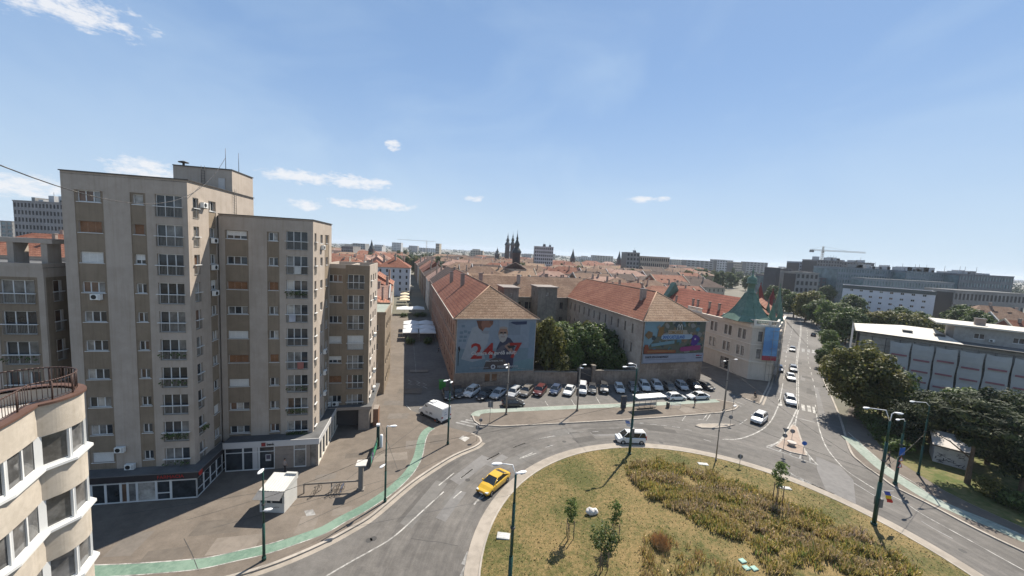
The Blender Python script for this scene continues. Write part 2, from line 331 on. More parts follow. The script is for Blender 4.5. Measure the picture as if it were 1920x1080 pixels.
# roundabout island
IC = (21.5, 30.0)
def circ(r, n=96, c=IC): return [(c[0]+r*math.cos(2*math.pi*i/n), c[1]+r*math.sin(2*math.pi*i/n)) for i in range(n)]
b = MB(); b.prism(circ(24.35), -.01, .10, kerb_m, paving); tag(b.build('island_apron'), kind='structure')
# lawn, very slightly domed, with dry and green patches
lawn = mat('lawn', (.078, .080, .024), .95, scale=2.6, col2=(.215, .155, .072), s2=.17, bump=.8, bscale=14)
_n = lawn.node_tree; _b = _n.nodes['Principled BSDF']; _src = _b.inputs['Base Color'].links[0].from_socket
_g = _n.nodes.new('ShaderNodeNewGeometry'); _t = _n.nodes.new('ShaderNodeTexNoise'); _t.inputs['Scale'].default_value = 9; _t.inputs['Detail'].default_value = 8; _t.inputs['Roughness'].default_value = .75; _n.links.new(_g.outputs['Position'], _t.inputs['Vector'])
_r = _n.nodes.new('ShaderNodeValToRGB'); _r.color_ramp.elements[0].position = .38; _r.color_ramp.elements[1].position = .66; _r.color_ramp.elements[0].color = (.5, .52, .42, 1); _r.color_ramp.elements[1].color = (1.35, 1.3, 1.25, 1); _n.links.new(_t.outputs[0], _r.inputs[0])
_x = _n.nodes.new('ShaderNodeMix'); _x.data_type = 'RGBA'; _x.blend_type = 'MULTIPLY'; _x.inputs['Factor'].default_value = 1; _n.links.new(_src, _x.inputs['A']); _n.links.new(_r.outputs[0], _x.inputs['B']); _n.links.new(_x.outputs['Result'], _b.inputs['Base Color'])
b = MB(); rr = [23.0*(i/14) for i in range(15)]
prev = None
def lawn_z(x, y):
    r = math.hypot(x-IC[0], y-IC[1])/23.0; return .12+.9*max(0, 1-r*r)
for i, r in enumerate(rr):
    ring_ = [(p[0], p[1], lawn_z(p[0], p[1])) for p in circ(max(r, .01), 72)]
    if prev:
        for k in range(72): b.poly([prev[k], ring_[k], ring_[(k+1) % 72], prev[(k+1) % 72]], lawn, True)
    prev = ring_
o = b.build('lawn'); tag(o, kind='structure')
b = MB(); kerbline(b, circ(23.0)+circ(23.0)[:1], .18, .1, .17, kerb_m); tag(b.build('kerb'), kind='structure')
# right verge
grass_m = mat('verge_grass', (.07, .09, .022), .95, scale=1.6, col2=(.15, .13, .055), s2=.2, bump=.7, bscale=12)
pavement('verge', [P2(1594, 745), P2(1600, 760), P2(1622, 800), P2(1640, 825), P2(1660, 850), P2(1693, 872), P2(1773, 923), P2(1821, 947), P2(1920, 992), (64.5, 30), (68, 20), (150, 20), (150, 130), (100, 96)], grass_m, .14)

# ---------------------------------------------------------------- road markings
mk = MB()
def line_px(pts, w=.14, m=white_p, z=.008, sm=True):
    q = [P2(*p) for p in pts]
    if sm and len(q) > 2: q = smooth_line(q)
    strip(mk, q, w, z, m)
def dashes(pts, w=.13, on=2.5, off=3.5, m=white_p, z=.008):
    q = [Vector(p) for p in smooth_line([P2(*p) for p in pts], 8)]; acc = 0; cur = []
    for a, b_ in zip(q[:-1], q[1:]):
        L = (b_-a).length; n = max(1, int(L/.3))
        for k in range(n):
            p = a.lerp(b_, k/n); ph = (acc+L*k/n) % (on+off)
            if ph < on: cur.append((p.x, p.y))
            else:
                if len(cur) > 1: strip(mk, cur, w, z, m)
                cur = []
        acc += L
    if len(cur) > 1: strip(mk, cur, w, z, m)
T = lambda s, ox, oy, l: [(ox+x/s, oy+y/s) for x, y in l]
line_px([(560, 1110), (612, 1080), (660, 1052), (700, 1030), (740, 1005), (790, 960), (832, 922)], .16)
for sg in ([(103, 305), (15, 372)], [(300, 190), (205, 240)], [(483, 118), (390, 152)], [(535, 188), (443, 228)], [(690, 66), (583, 88)], [(905, 36), (790, 48)]):
    line_px(T(3.857, 860, 800, sg), .15)
for sg in ([(950, 770), (862, 838)], [(815, 798), (705, 888)], [(870, 930), (805, 985)], [(1145, 655), (1050, 705)], [(1335, 580), (1240, 615)], [(1410, 655), (1290, 695)]):
    line_px(T(3.858, 640, 680, sg), .15)
for sg in ([(1145, 798), (1000, 812)], [(860, 840), (700, 870)], [(1290, 795), (1230, 797)], [(1700, 715), (1760, 712)], [(1500, 760), (1400, 762)], [(840, 930), (760, 955)]):
    line_px(T(5.333, 880, 660, sg), .14, faded_p)
for sg in ([(215, 715), (270, 722)], [(320, 730), (385, 735)], [(430, 742), (490, 748)], [(540, 755), (620, 765)], [(660, 780), (740, 795)], [(860, 885), (930, 905)], [(1220, 735), (1260, 710)], [(1270, 700), (1300, 680)]):
    line_px(T(5.4, 1160, 660, sg), .14, faded_p)
mk.poly([(*P2(888, 945.5), .009), (*P2(912, 925), .009), (*P2(907, 933), .009)], white_p)
line_px([(905, 926), (889, 946)], .18)
# right approach
line_px([(1459, 762), (1447, 787), (1428, 806), (1390, 822), (1355, 824)], .2)
line_px([(1494, 768), (1466, 822), (1437, 837)], .22); line_px([(1497, 768), (1491, 803), (1507, 841), (1533, 872)], .22)
line_px([(1437, 838), (1533, 872)], .3, faded_p, sm=False)
for k in range(5):
    a = k/5+.05; line_px([(1437+96*a, 838+34*a), (1445+82*a+4, 834+30*a-3)], .2, faded_p, .011, False)
line_px([(1489, 792), (1480, 806), (1488, 806), (1490, 795)], .12, sm=False)
for dx in (-.16, .16):
    q = smooth_line([P2(1495.6, 768), P2(1495.6, 750), P2(1495.6, 704), P2(1494, 680), P2(1498, 649), P2(1501, 627), P2(1501, 604), P2(1495.6, 593), P2(1484, 583)])
    strip(mk, q, .15, .008, white_p, off=dx)
line_px([(1459, 762), (1463, 745), (1467, 724)], .15)
dashes([(1467, 724), (1471, 698), (1475.5, 655.5), (1482, 633), (1487, 606), (1484, 593)], .16, 3, 4)
dashes([(1531, 745), (1526, 720), (1519, 690), (1515.6, 675.6), (1514, 644), (1513, 618), (1506, 600)], .16, 3, 4)
line_px([(1528.6, 759), (1533, 790), (1539.6, 815), (1551, 841), (1579, 875), (1610, 898), (1639, 916)], .16)
dashes([(1600, 905), (1650, 935), (1690, 938+14), (1740, 985), (1790, 1012)], .14, 3, 4, faded_p)
line_px([(1645, 918), (1690, 938), (1729, 964), (1827, 1018), (1901, 1059), (1960, 1090)], .13)
line_px([(1497, 784), (1528, 792)], .3, faded_p, sm=False)
for x, y in ((1463, 755), (1495, 762), (1506, 764), (1517, 766), (1527, 769), (1479, 758)):
    line_px([(x-1, y-6), (x+1, y+6)], .55, sm=False)
for x, y in ((1478, 655), (1490, 656), (1506, 657), (1516, 658), (1525, 659), (1539, 661)):
    line_px([(x, y-3), (x, y+3)], .8, m=faded_p, sm=False)
# hatching beside the island
for k in range(7):
    x = 1352+k*15; line_px([(x, 855+k*5.0), (x+24, 868+k*5.2)], .38, faded_p, .009, False)
for k in range(6):
    x = 1520+k*14; line_px([(x-40, 886+k*7), (x-12, 903+k*6)], .3, faded_p, .009, False)
for k in range(4):
    y = 1035+k*22; line_px([(880-k*2, y), (869-k*3, y+24)], .45, faded_p, .009, False)
# car park bays
for x, y, dx in ((975, 771, -8), (1030, 765, -8), (1078, 762, -7), (1125, 758, -7), (1210, 748, -6), (925, 775, -5), (1165, 762, 6), (1324, 790, 8)):
    line_px([(x, y-1), (x+dx, y-13)], .12, sm=False)
line_px([(762, 760), (782, 780), (800, 790)], .12)
for k in range(4): line_px([(855+k*9, 792-k*2.4), (888+k*8, 800-k*4.0)], .4, faded_p, .008, False)
for sg in ([(165, 695), (180, 680), (182, 664)], [(345, 690), (380, 700), (395, 640)]): pass
line_px([(1279, 789), (1286, 779)], .14, sm=False); line_px([(1318, 787), (1326, 777)], .14, sm=False); line_px([(1309, 786), (1318, 787)], .14, sm=False)
line_px([(1365, 753), (1390, 762)], .12, sm=False); line_px([(1372, 750), (1396, 759)], .12, sm=False)
line_px([(1398, 744), (1424, 752)], .2, sm=False)
# street left: bicycle symbols and edge line in the shade
line_px([(775, 640), (780, 700)], .1, faded_p, KZ+.004)
for x, y in ((769, 716), (784, 718), (797, 722)): line_px([(x-4, y-4), (x+3, y), (x-3, y+3), (x+4, y+6)], .22, faded_p, .008, False)
tag(mk.build('road_markings'), kind='structure')
# darker repair patches and cracks of the old asphalt
mk = MB()
patch = mat('repair_patch', (.155, .148, .142), .9, var=.12); dark = mat('tar_joint', (.05, .048, .046), .7)
mk.poly([(*P2(x, y), .004) for x, y in ((1530, 856), (1575, 874), (1600, 900), (1605, 945), (1548, 918), (1532, 880))][::-1], patch)
mk.poly([(*P2(x, y), .004) for x, y in ((1527, 727), (1533, 727), (1548, 780), (1536, 782))][::-1], patch)
rs = random.Random(8)
pp = [mat('plaza_patch_%d' % i, c, .9, var=.12, scale=2) for i, c in enumerate(((.115, .098, .082), (.175, .150, .126), (.135, .118, .102)))]
def quad_patch(x, y, w_, h_, a, z, m):
    c, s_ = math.cos(a), math.sin(a); mk.poly([(x+u*c-v*s_, y+u*s_+v*c, z) for u, v in ((-w_, -h_), (w_, -h_), (w_*rs.uniform(.85, 1.1), h_), (-w_, h_*rs.uniform(.85, 1.1)))], m)
rp2 = mat('road_patch_dark', (.085, .079, .073), .9, var=.12); rp3 = mat('road_patch_pale', (.128, .121, .113), .9, var=.12)
k_ = 0
for x, y in ((-33, 31), (-27, 33.5), (-29, 30), (-24, 31.5), (-19, 34.5), (-21, 42), (-16.5, 36.5), (-14.8, 47), (-18.6, 47.2), (-12.5, 50.5), (-17.6, 59), (-13.5, 44.6), (-9.5, 52.3), (-18.6, 70), (-20, 82), (-37, 28.5), (10, 59.9+.8), (22, 64.6), (34, 67.9), (-19.8, 64)):
    k_ += 1; quad_patch(x, y, rs.uniform(.7, 2.4), rs.uniform(.5, 1.5), R(13)+rs.uniform(-.1, .1), KZ+.0025+.0002*(k_ % 5), pp[rs.randrange(3)])
for k in range(16):
    a = rs.uniform(1.2, 3.9); r = rs.uniform(26, 32); quad_patch(IC[0]+r*math.cos(a), IC[1]+r*math.sin(a), rs.uniform(.4, .9), rs.uniform(1, 4), a, .0022+.0001*k, [patch, rp2, rp3][k % 3])
for k in range(10):
    q = (P2(1490, 740-k*9)); quad_patch(q[0]+rs.uniform(-3, 5), q[1]+rs.uniform(-3, 3), rs.uniform(1, 3), rs.uniform(.4, 1.0), R(52), .0022+.0001*k, [patch, rp2, rp3][k % 3])
rs = random.Random(3)
for k in range(46):
    x = rs.uniform(640, 1900); y = rs.uniform(790, 1060); p = P2(x, y); r = math.hypot(p[0]-IC[0], p[1]-IC[1])
    if r < 25.5 or r > 33: continue
    a = math.atan2(p[1]-IC[1], p[0]-IC[0])+math.pi/2+rs.choice((0, 0, math.pi/2)); L = rs.uniform(1.5, 6)
    q = [(p[0]+math.cos(a)*t*L+rs.uniform(-.12, .12), p[1]+math.sin(a)*t*L+rs.uniform(-.12, .12)) for t in (0, .3, .6, 1)]
    strip(mk, q, .05, .005, dark)
for x, y in ((948, 898), (692, 1013), (877, 900), (1120, 838), (1030, 836), (1058, 828), (1240, 830), (1805, 1033), (700, 1010), (1388, 790), (1555, 835)):
    p = P(x, y); mk.prism([(p.x+.32*math.cos(a*math.pi/4), p.y+.32*math.sin(a*math.pi/4)) for a in range(8)], .004, .007, dark)
# paving joints on the plaza
for q in ([(0, 190), (380, 175)], ):
    pass
for a_, b_ in (((345, 1010), (372, 1070)), ((230, 965), (600, 905)), ((400, 990), (720, 900)), ((560, 985), (850, 850)), ((650, 900), (820, 770)), ((350, 975), (470, 940)), ((700, 760), (745, 880))):
    p = P2(*a_, KZ); q = P2(*b_, KZ); strip(mk, [p, ((p[0]+q[0])/2+.1, (p[1]+q[1])/2), q], .05, KZ+.008, dark)
mk.poly([(*P2(x, y, KZ), KZ+.004) for x, y in ((570, 958), (587, 955), (592, 965), (575, 968))][::-1], faded_p)
mk.poly([(*P2(x, y, KZ), KZ+.004) for x, y in ((860, 822), (868, 817), (881, 821), (872, 828))][::-1], white_p)
for x, y in ((693, 842), (686, 838), (700, 836)): pass
tag(mk.build('asphalt_patches'), kind='structure')
# ================================================================ buildings
render_m = mat('tower_render', (.335, .285, .238), .92, scale=.8, col2=(.395, .338, .286), s2=.12, bump=.15, streak=.13)
strip_m = mat('tower_strip_render', (.20, .157, .112), .92, scale=.8, col2=(.245, .194, .142), s2=.12, bump=.15, streak=.2)
reveal_m = mat('reveal', (.36, .31, .265), .9)
bitumen = mat('bitumen_roof', (.10, .10, .10), .9, var=.25, scale=.6)
metal_dk = mat('dark_metal_trim', (.07, .065, .06), .5, metal=.3)
white_f = mat('white_window_frame', (.58, .58, .565), .45, var=.04)
wood_sh = mat('brown_roller_shutter', (.22, .11, .055), .7, var=.2)
white_sh = mat('white_roller_shutter', (.62, .61, .58), .6, var=.05)
rail_m = mat('balcony_railing_metal', (.24, .225, .20), .6)
ac_m = mat('air_conditioner_case', (.70, .70, .67), .5, var=.05)
black_m = mat('black_plastic', (.02, .02, .02), .5)
def glass(name, col, rough=.06):
    if name in _mats: return _mats[name]
    m = mat(name, col, rough, scale=.9, var=.5, spec=.55); return m
G1 = glass('window_glass', (.03, .035, .04)); G2 = glass('window_glass_net_curtain', (.16, .155, .145), .12); G3 = glass('window_glass_curtain', (.32, .30, .27), .2); G4 = glass('window_glass_brown_blind', (.12, .07, .045), .3)
GV = [G1, G1, G1, G2, G1, G3, G2, G4]
_wm = {}
def win_meshes(wd, h, n, var, fm, sill=True, bar=.07, cross=False):
    key = (wd, h, n, var, fm.name, sill, cross)
    if key in _wm: return _wm[key]
    r2 = random.Random(hash((wd, h, n, var)) & 0xffff)
    f = MB(); f.box(0, wd, -.0, .07, 0, bar, fm); f.box(0, wd, 0, .07, h-bar, h, fm)
    xs = [wd*i/n for i in range(n+1)]
    for i, x in enumerate(xs):
        a = 0 if i == 0 else (wd-bar if i == n else x-bar*.6); f.box(a, a+(bar if i in (0, n) else bar*1.2), -.001, .069, bar, h-bar, fm)
    if cross: f.box(bar, wd-bar, .001, .068, h*.62, h*.62+bar*.7, fm)
    if sill: f.box(-.08, wd+.08, -.20, .0, -.06, -.001, white_f if fm is white_f else fm)
    p = MB()
    for i in range(n):
        m = GV[(var*3+i*5+r2.randrange(8)) % 8] if var < 8 else G1
        p.poly([(xs[i]+.01, .04, bar*.5), (xs[i+1]-.01, .04, bar*.5), (xs[i+1]-.01, .04, h-bar*.5), (xs[i]+.01, .04, h-bar*.5)], m)
    s = None
    if var in (20, 21, 22):   # roller shutters, down or half down
        sm_ = wood_sh if var == 20 else white_sh; z0 = h*.03 if var != 22 else h*.42
        s = MB()
        k = 0; z = z0
        while z < h-.02: s.box(.04, wd-.04, .005, .03, z, min(z+.11, h-.01), sm_); z += .125
        s = s.mesh('roller_shutter')
    _wm[key] = (f.mesh('window'), p.mesh('pane'), s); return _wm[key]
class Face:
    """one outer wall between plan points p and q (left to right seen from outside), local to the building"""
    def __init__(s, B, p, q):
        s.B = B; s.p = Vector(p); s.q = Vector(q); s.d = (s.q-s.p).normalized(); s.n = Vector((-s.d.y, s.d.x)); s.L = (s.q-s.p).length; s.a = math.atan2(s.d.y, s.d.x)
    def pt(s, u, dep, z):
        v = s.p+s.d*u+s.n*dep; return (v.x, v.y, z)
    def wall(s, z0, z1, holes=(), m=None, stripes=(), dep=.18, rm=None, off=0., u0=0., u1=None):
        """stripes: (ua, ub, za, zb, material, inset)"""
        m = m or render_m; rm = rm or m; u1 = s.L if u1 is None else u1; mb = s.B.wall
        cx = sorted({round(v, 3) for v in [u0, u1]+[h[0] for h in holes]+[h[1] for h in holes]+[t[0] for t in stripes]+[t[1] for t in stripes] if u0-1e-6 <= v <= u1+1e-6})
        cz = sorted({round(v, 3) for v in [z0, z1]+[h[2] for h in holes]+[h[3] for h in holes]+[t[2] for t in stripes]+[t[3] for t in stripes] if z0-1e-6 <= v <= z1+1e-6})
        for a, b in zip(cx[:-1], cx[1:]):
            run = None
            um = (a+b)/2
            def flush(zb):
                nonlocal run
                if run: mb.poly([s.pt(a, run[2], run[0]), s.pt(b, run[2], run[0]), s.pt(b, run[2], zb), s.pt(a, run[2], zb)], run[1]); run = None
            for c, e in zip(cz[:-1], cz[1:]):
                zm = (c+e)/2
                if any(h[0] < um < h[1] and h[2] < zm < h[3] for h in holes): flush(c); continue
                mm, ins = m, off
                for t in stripes:
                    if t[0] < um < t[1] and t[2] < zm < t[3]: mm, ins = t[4], off+t[5]
                if run and (run[1] is not mm or run[2] != ins): flush(c)
                if not run: run = (c, mm, ins)
            flush(cz[-1])
        for t in stripes:
            if t[5] > 0:
                for u, a, b in ((t[0], off, off+t[5]), (t[1], off+t[5], off)):
                    mb.poly([s.pt(u, a, t[2]), s.pt(u, b, t[2]), s.pt(u, b, t[3]), s.pt(u, a, t[3])], m)
        for h in holes:
            a, b, c, e = h[:4]; D = off+dep+.09; o = off
            mb.poly([s.pt(a, o, c), s.pt(a, D, c), s.pt(a, D, e), s.pt(a, o, e)], rm); mb.poly([s.pt(b, D, c), s.pt(b, o, c), s.pt(b, o, e), s.pt(b, D, e)], rm)
            mb.poly([s.pt(a, o, c), s.pt(b, o, c), s.pt(b, D, c), s.pt(a, D, c)], rm); mb.poly([s.pt(a, D, e), s.pt(b, D, e), s.pt(b, o, e), s.pt(a, o, e)], rm)
    def window(s, u, z, wd, h, n=2, var=None, fm=None, dep=.18, sill=True, name='window', cross=False):
        if var is None: var = rnd.randrange(8)
        f, p, sh = win_meshes(round(wd, 2), round(h, 2), n, var, fm or white_f, sill, cross=cross)
        o = link(name, f, s.B.root, s.pt(u, dep, z), s.a); link('pane', p, o)
        if sh: link('roller_shutter', sh, o, (0, -.035, 0))
        return o
    def rail(s, u, z, wd, h=1.05, dep=-.12, plants=0):
        key = ('rail', round(wd, 2), h)
        if key not in _wm:
            b = MB(); b.box(-.12, wd+.12, -.16, 0.0, h-.07, h, white_f); b.box(0, wd, -.05, -.02, 0, .04, rail_m)
            k = int(wd/.12)
            for i in range(k+1): x = wd*i/k; b.box(x-.011, x+.011, -.048, -.026, .04, h-.07, rail_m)
            for x in (0, wd): b.box(x-.02, x+.02, -.05, .12, .0, .03, rail_m)
            _wm[key] = b.mesh('railing')
        o = link('railing', _wm[key], s.B.root, s.pt(u, dep+.1, z), s.a)
        if plants:
            q = MB(); rr = random.Random(plants)
            for i in range(26*plants):
                x = rr.uniform(0, wd); c = Vector((x, -.2-rr.random()*.25, h-.1-rr.random()*.5)); t = Vector((rr.uniform(-1, 1), rr.uniform(-1, 1), rr.uniform(-1, 1)))*.16
                v2_ = Vector((rr.uniform(-1, 1), rr.uniform(-1, 1), rr.uniform(-1, 1)))*.16
                q.poly([c, c+t, c+t+v2_, c+v2_], leafd)
            link('balcony_plants', q.mesh('balcony_plants'), o)
        return o
    def ac(s, u, z):
        if 'ac' not in _wm:
            b = MB(); b.box(0, .82, -.34, 0, 0, .56, ac_m); b.ring([(.22, -.345), (.22, -.36), (.19, -.36), (.17, -.346)], black_m, 14, (.3, 0, .28), axis='y')
            b.ring([(.001, -.343), (.17, -.3431)], black_m, 14, (.3, 0, .28), axis='y'); b.box(.62, .8, -.345, -.34, .05, .5, mat('ac_grille', (.45, .45, .44), .6))
            b.box(.05, .1, -.3, .12, -.08, 0, rail_m); b.box(.7, .75, -.3, .12, -.08, 0, rail_m); _wm['ac'] = b.mesh('air_conditioner')
        return link('air_conditioner', _wm['ac'], s.B.root, s.pt(u, -.06, z), s.a)
class Bld:
    def __init__(s, name, label, cat, loc, group=None):
        s.root = thing(name, label, cat, (loc[0], loc[1], 0), 0, group); s.o = Vector((loc[0], loc[1])); s.wall = MB()
    def L(s, p): return (p[0]-s.o.x, p[1]-s.o.y)
    def face(s, p, q): return Face(s, p, q)
    def part(s, mb, name, label=None):
        o = mb.build(name, s.root)
        if label: o['label'] = label
        return o
    def done(s, name='wall'): return s.part(s.wall, name)
leafd = mat('leaf_dark', (.035, .06, .018), .7, scale=3, col2=(.075, .10, .03), s2=1.2)
def fr(ang, u, v):
    a = R(ang); return (u*math.cos(a)-v*math.sin(a), u*math.sin(a)+v*math.cos(a))
# ---- tall tower block
TA = 12.0
B1 = Bld('apartment_tower', 'tallest beige apartment tower with brown window strips and a dark shopfront below', 'apartment block', (-33.2, 38.2))
Q = lambda u, v: fr(TA, u, v)
f = B1.face(Q(-10.4, 0), Q(0, 0)); rows = [30.6-2.95*k for k in range(10)]
X = 10.4
holes = []; st = [(X-9.4, X-7.1, 3.3, 31.7, strip_m, .05), (X-4.9, X-3.6, 3.3, 31.8, strip_m, .05)]
shut = {(1, 0): 20, (1, 1): 20, (2, 0): 21, (2, 1): 22, (3, 0): 5, (9, 0): 21}
for k, z in enumerate(rows):
    holes += [(X-9.2, X-7.3, z, z+1.1), (X-4.7, X-3.8, z+.05, z+1.05), (X-2.8, X-.5, z-1.0, z+1.2)]
f.wall(2.0, 33.4, holes, stripes=st)
for k, z in enumerate(rows):
    f.window(X-9.2, z, 1.9, 1.1, 3, shut.get((k, 0))); f.window(X-4.7, z+.05, .9, 1.0, 2 if k > 1 else 1, shut.get((k, 1)))
    f.window(X-2.8, z-1.0, 2.3, 2.2, 3, None, sill=False); f.rail(X-2.8, z-1.0, 2.3, plants={8: 4, 5: 1, 6: 1, 9: 1}.get(k, 0))
f.ac(X-8.3, rows[3]-.65); f.ac(X-7.0, 5.2); f.ac(X-6.2, 3.3)
s_ = B1.face(Q(0, 0), Q(0, 14.2)); holes = []
for k, z in enumerate(rows): holes += [(.85, 1.8, z-.9, z+1.2), (3.75, 4.85, z+.1, z+1.2)]
s_.wall(2.0, 33.4, holes, stripes=[(3.6, 5.0, 3.3, 31.8, strip_m, .05)])
for k, z in enumerate(rows):
    s_.window(.85, z-.9, .95, 2.1, 1, None, sill=False); s_.rail(.85, z-.9, .95, plants=2 if k == 8 else 0); s_.window(3.75, z+.1, 1.1, 1.1, 2, {3: 22, 8: 21}.get(k))
s_.ac(2.0, rows[0]+.3); s_.ac(3.8, rows[1]-.5); s_.ac(3.75, rows[2]-.55); s_.ac(3.75, rows[3]-.55)
B1.face(Q(0, 14.2), Q(-10.4, 14.2)).wall(0, 33.4); B1.face(Q(-10.4, 14.2), Q(-10.4, 0)).wall(0, 33.4)
B1.done()
b = MB(); b.prism([Q(-10.4, 0), Q(0, 0), Q(0, 14.2), Q(-10.4, 14.2)], 33.15, 33.2, bitumen)
for p, q in ((Q(-10.45, -.06), Q(.06, -.06)), (Q(.06, -.06), Q(.06, 14.2))): kerbline(b, [p, q], .14, 33.37, 33.47, metal_dk)
B1.part(b, 'roof')
b = MB(); x0, x1 = -6.2, 0.0
for u0, u1, v0, v1 in ((x0, x1-.003, 8.7, 14.1),): b.prism([Q(u0, v0), Q(u1, v0), Q(u1, v1), Q(u0, v1)], 33.2, 36.1, render_m, bitumen)
kerbline(b, [Q(x0, 8.65), Q(.03, 8.65), Q(.03, 14.1)], .12, 36.05, 36.17, metal_dk)
ph = B1.part(b, 'penthouse')
b = MB(); b.prism([Q(-1.45, 8.62), Q(-.75, 8.62), Q(-.75, 8.69), Q(-1.45, 8.69)], 33.4, 35.0, mat('grey_steel_door', (.42, .40, .38), .6)); o = b.build('door', ph)
b = MB()
for u in (-3.2, -2.85): b.tube((*Q(u, 8.55), 33.4), (*Q(u, 8.55), 36.3), .025, .025, metal_dk, 6)
for k in range(9): b.tube((*Q(-3.2, 8.55), 33.6+k*.3), (*Q(-2.85, 8.55), 33.6+k*.3), .015, .015, metal_dk, 5)
for v in (8.9, 9.35): b.tube((*Q(.12, v), 30.7), (*Q(.12, v), 33.9), .02, .02, metal_dk, 6)
for k in range(10): b.tube((*Q(.12, 8.9), 30.9+k*.3), (*Q(.12, 9.35), 30.9+k*.3), .012, .012, metal_dk, 5)
B1.part(b, 'ladder')
b = MB(); b.ring([(.12, 36.1), (.12, 36.55), (.5, 36.6), (.55, 36.68), (.2, 36.8), (.01, 36.85)], metal_dk, 12, (*Q(-5.6, 9.6), 0)); B1.part(b, 'vent_cowl')
for u, v, h in ((-.9, 9.2, 38.7), (-.2, 10.8, 38.6)):
    b = MB(); b.tube((*Q(u, v), 36.1), (*Q(u, v), h), .035, .02, metal_dk, 6); B1.part(b, 'antenna')
# shopfront
fas = mat('dark_fascia', (.035, .03, .032), .6); redl = mat('red_lettering', (.38, .03, .025), .5)
b = MB(); b.prism([Q(-13.2, -1.25), Q(.85, -1.25), Q(.85, 5.0), Q(-13.2, 3)], 2.45, 3.2, fas, bitumen); b.prism([Q(-13.25, -1.45), Q(1.05, -1.45), Q(1.05, 3.2), Q(-13.2, 3)], 3.2, 3.3, mat('podium_edge', (.12, .12, .125), .6), bitumen); B1.part(b, 'canopy')
sf = B1.face(Q(-13.0, -1.1), Q(.7, -1.1)); sb = MB(); sw = MB()
xs = [0, 1.5, 3.1, 4.4, 5.6, 6.9, 7.5, 8.3, 10.0, 11.3, 13.7]
for i, (a, e) in enumerate(zip(xs[:-1], xs[1:])):
    for u in (a, e-.1): sb.prism([sf.pt(u, 0, 0)[:2], sf.pt(u+.1, 0, 0)[:2], sf.pt(u+.1, .1, 0)[:2], sf.pt(u, .1, 0)[:2]], .15, 2.45, white_f)
    for z0, z1 in ((.15, .27), (2.2, 2.32)) + (((.9, 1.0),) if i in (8,) else ()): sb.prism([sf.pt(a, .01, 0)[:2], sf.pt(e, .01, 0)[:2], sf.pt(e, .09, 0)[:2], sf.pt(a, .09, 0)[:2]], z0, z1, white_f)
    sw.poly([sf.pt(a, .05, .15), sf.pt(e, .05, .15), sf.pt(e, .05, 2.45), sf.pt(a, .05, 2.45)], [G1, G1, G2, G1, G1, G4, G2, G3][i % 8])
sf2 = B1.face(Q(.7, -1.1), Q(.7, 5))
for i in range(5):
    a, e = i*1.22, i*1.22+1.22
    for u in (a, e-.08): sb.prism([sf2.pt(u, 0, 0)[:2], sf2.pt(u+.08, 0, 0)[:2], sf2.pt(u+.08, .08, 0)[:2], sf2.pt(u, .08, 0)[:2]], .15, 2.45, white_f)
    for z0, z1 in ((.15, .25), (1.0, 1.08), (2.25, 2.35)): sb.prism([sf2.pt(a, .01, 0)[:2], sf2.pt(e, .01, 0)[:2], sf2.pt(e, .07, 0)[:2], sf2.pt(a, .07, 0)[:2]], z0, z1, white_f)
    sw.poly([sf2.pt(a, .05, .15), sf2.pt(e, .05, .15), sf2.pt(e, .05, 2.45), sf2.pt(a, .05, 2.45)], G1)
shp = B1.part(sb, 'shopfront'); sw.build('pane', shp)
def text_mesh(s, size, m, name='lettering', ext=.01, bold=0.0, sx=1):
    c = bpy.data.curves.new('txt', 'FONT'); c.body = s; c.size = size; c.extrude = ext; c.offset = bold; c.align_x = 'LEFT'; c.resolution_u = 2
    o = bpy.data.objects.new('txt', c); C.objects.link(o); dg = bpy.context.evaluated_depsgraph_get(); dg.update()
    me = bpy.data.meshes.new_from_object(o.evaluated_get(dg)); bpy.data.objects.remove(o); bpy.data.curves.remove(c)
    me.materials.clear(); me.materials.append(m); me.name = name
    me.transform(Matrix.Scale(sx, 4, (1, 0, 0)) @ Matrix.Rotation(math.pi/2, 4, 'X')); return me
def put_text(s, size, m, face, u, z, dep=-.02, parent=None, **k):
    return link('lettering', text_mesh(s, size, m, **k), parent or face.B.root, face.pt(u, dep, z), face.a)
ff = B1.face(Q(-13.2, -1.25), Q(.85, -1.25)); put_text('FARMACIA', .5, redl, ff, 10.4, 2.62)
ff2 = B1.face(Q(.85, -1.25), Q(.85, 5)); b = MB(); b.tube(ff2.pt(.5, 0, 2.85), ff2.pt(.5, -.05, 2.85), .33, .33, redl, 16); B1.part(b, 'round_sign')
# ---- second tower
TC = 13.0; QC = lambda u, v: fr(TC, u, v)
B2 = Bld('apartment_tower', 'slightly lower beige tower joined to the tallest one, bank at its foot', 'apartment block', (-24.4, 45.5))
f = B2.face(QC(-9.95, 0), QC(0, 0)); X = 9.95; rows = [27.75-2.96*k for k in range(9)]
holes = []
for k, z in enumerate(rows): holes += [(X-9.2, X-7.1, z, z+.95), (X-4.85, X-3.85, z, z+1.0), (X-2.95, X-.6, z-.95, z+1.3)]
f.wall(2, 30.5, holes, stripes=[(X-9.35, X-6.95, 3.6, 28.75, strip_m, .05), (X-5.0, X-3.7, 3.6, 28.8, strip_m, .05)])
sh2 = {(0, 0): 22, (2, 0): 20, (4, 0): 21, (5, 0): 20, (6, 0): 21, (2, 1): 20, (5, 1): 20, (4, 1): 2}
for k, z in enumerate(rows):
    f.window(X-9.2, z, 2.1, .95, 3 if k != 6 else 2, sh2.get((k, 0))); f.window(X-4.85, z, 1.0, 1.0, 2, sh2.get((k, 1)))
    f.window(X-2.95, z-.95, 2.35, 2.25, 3, None, sill=False); f.rail(X-2.95, z-.95, 2.35, plants={2: 3, 7: 3, 8: 6, 6: 1}.get(k, 0))
s_ = B2.face(QC(0, 0), QC(0, 9.0)); holes = []
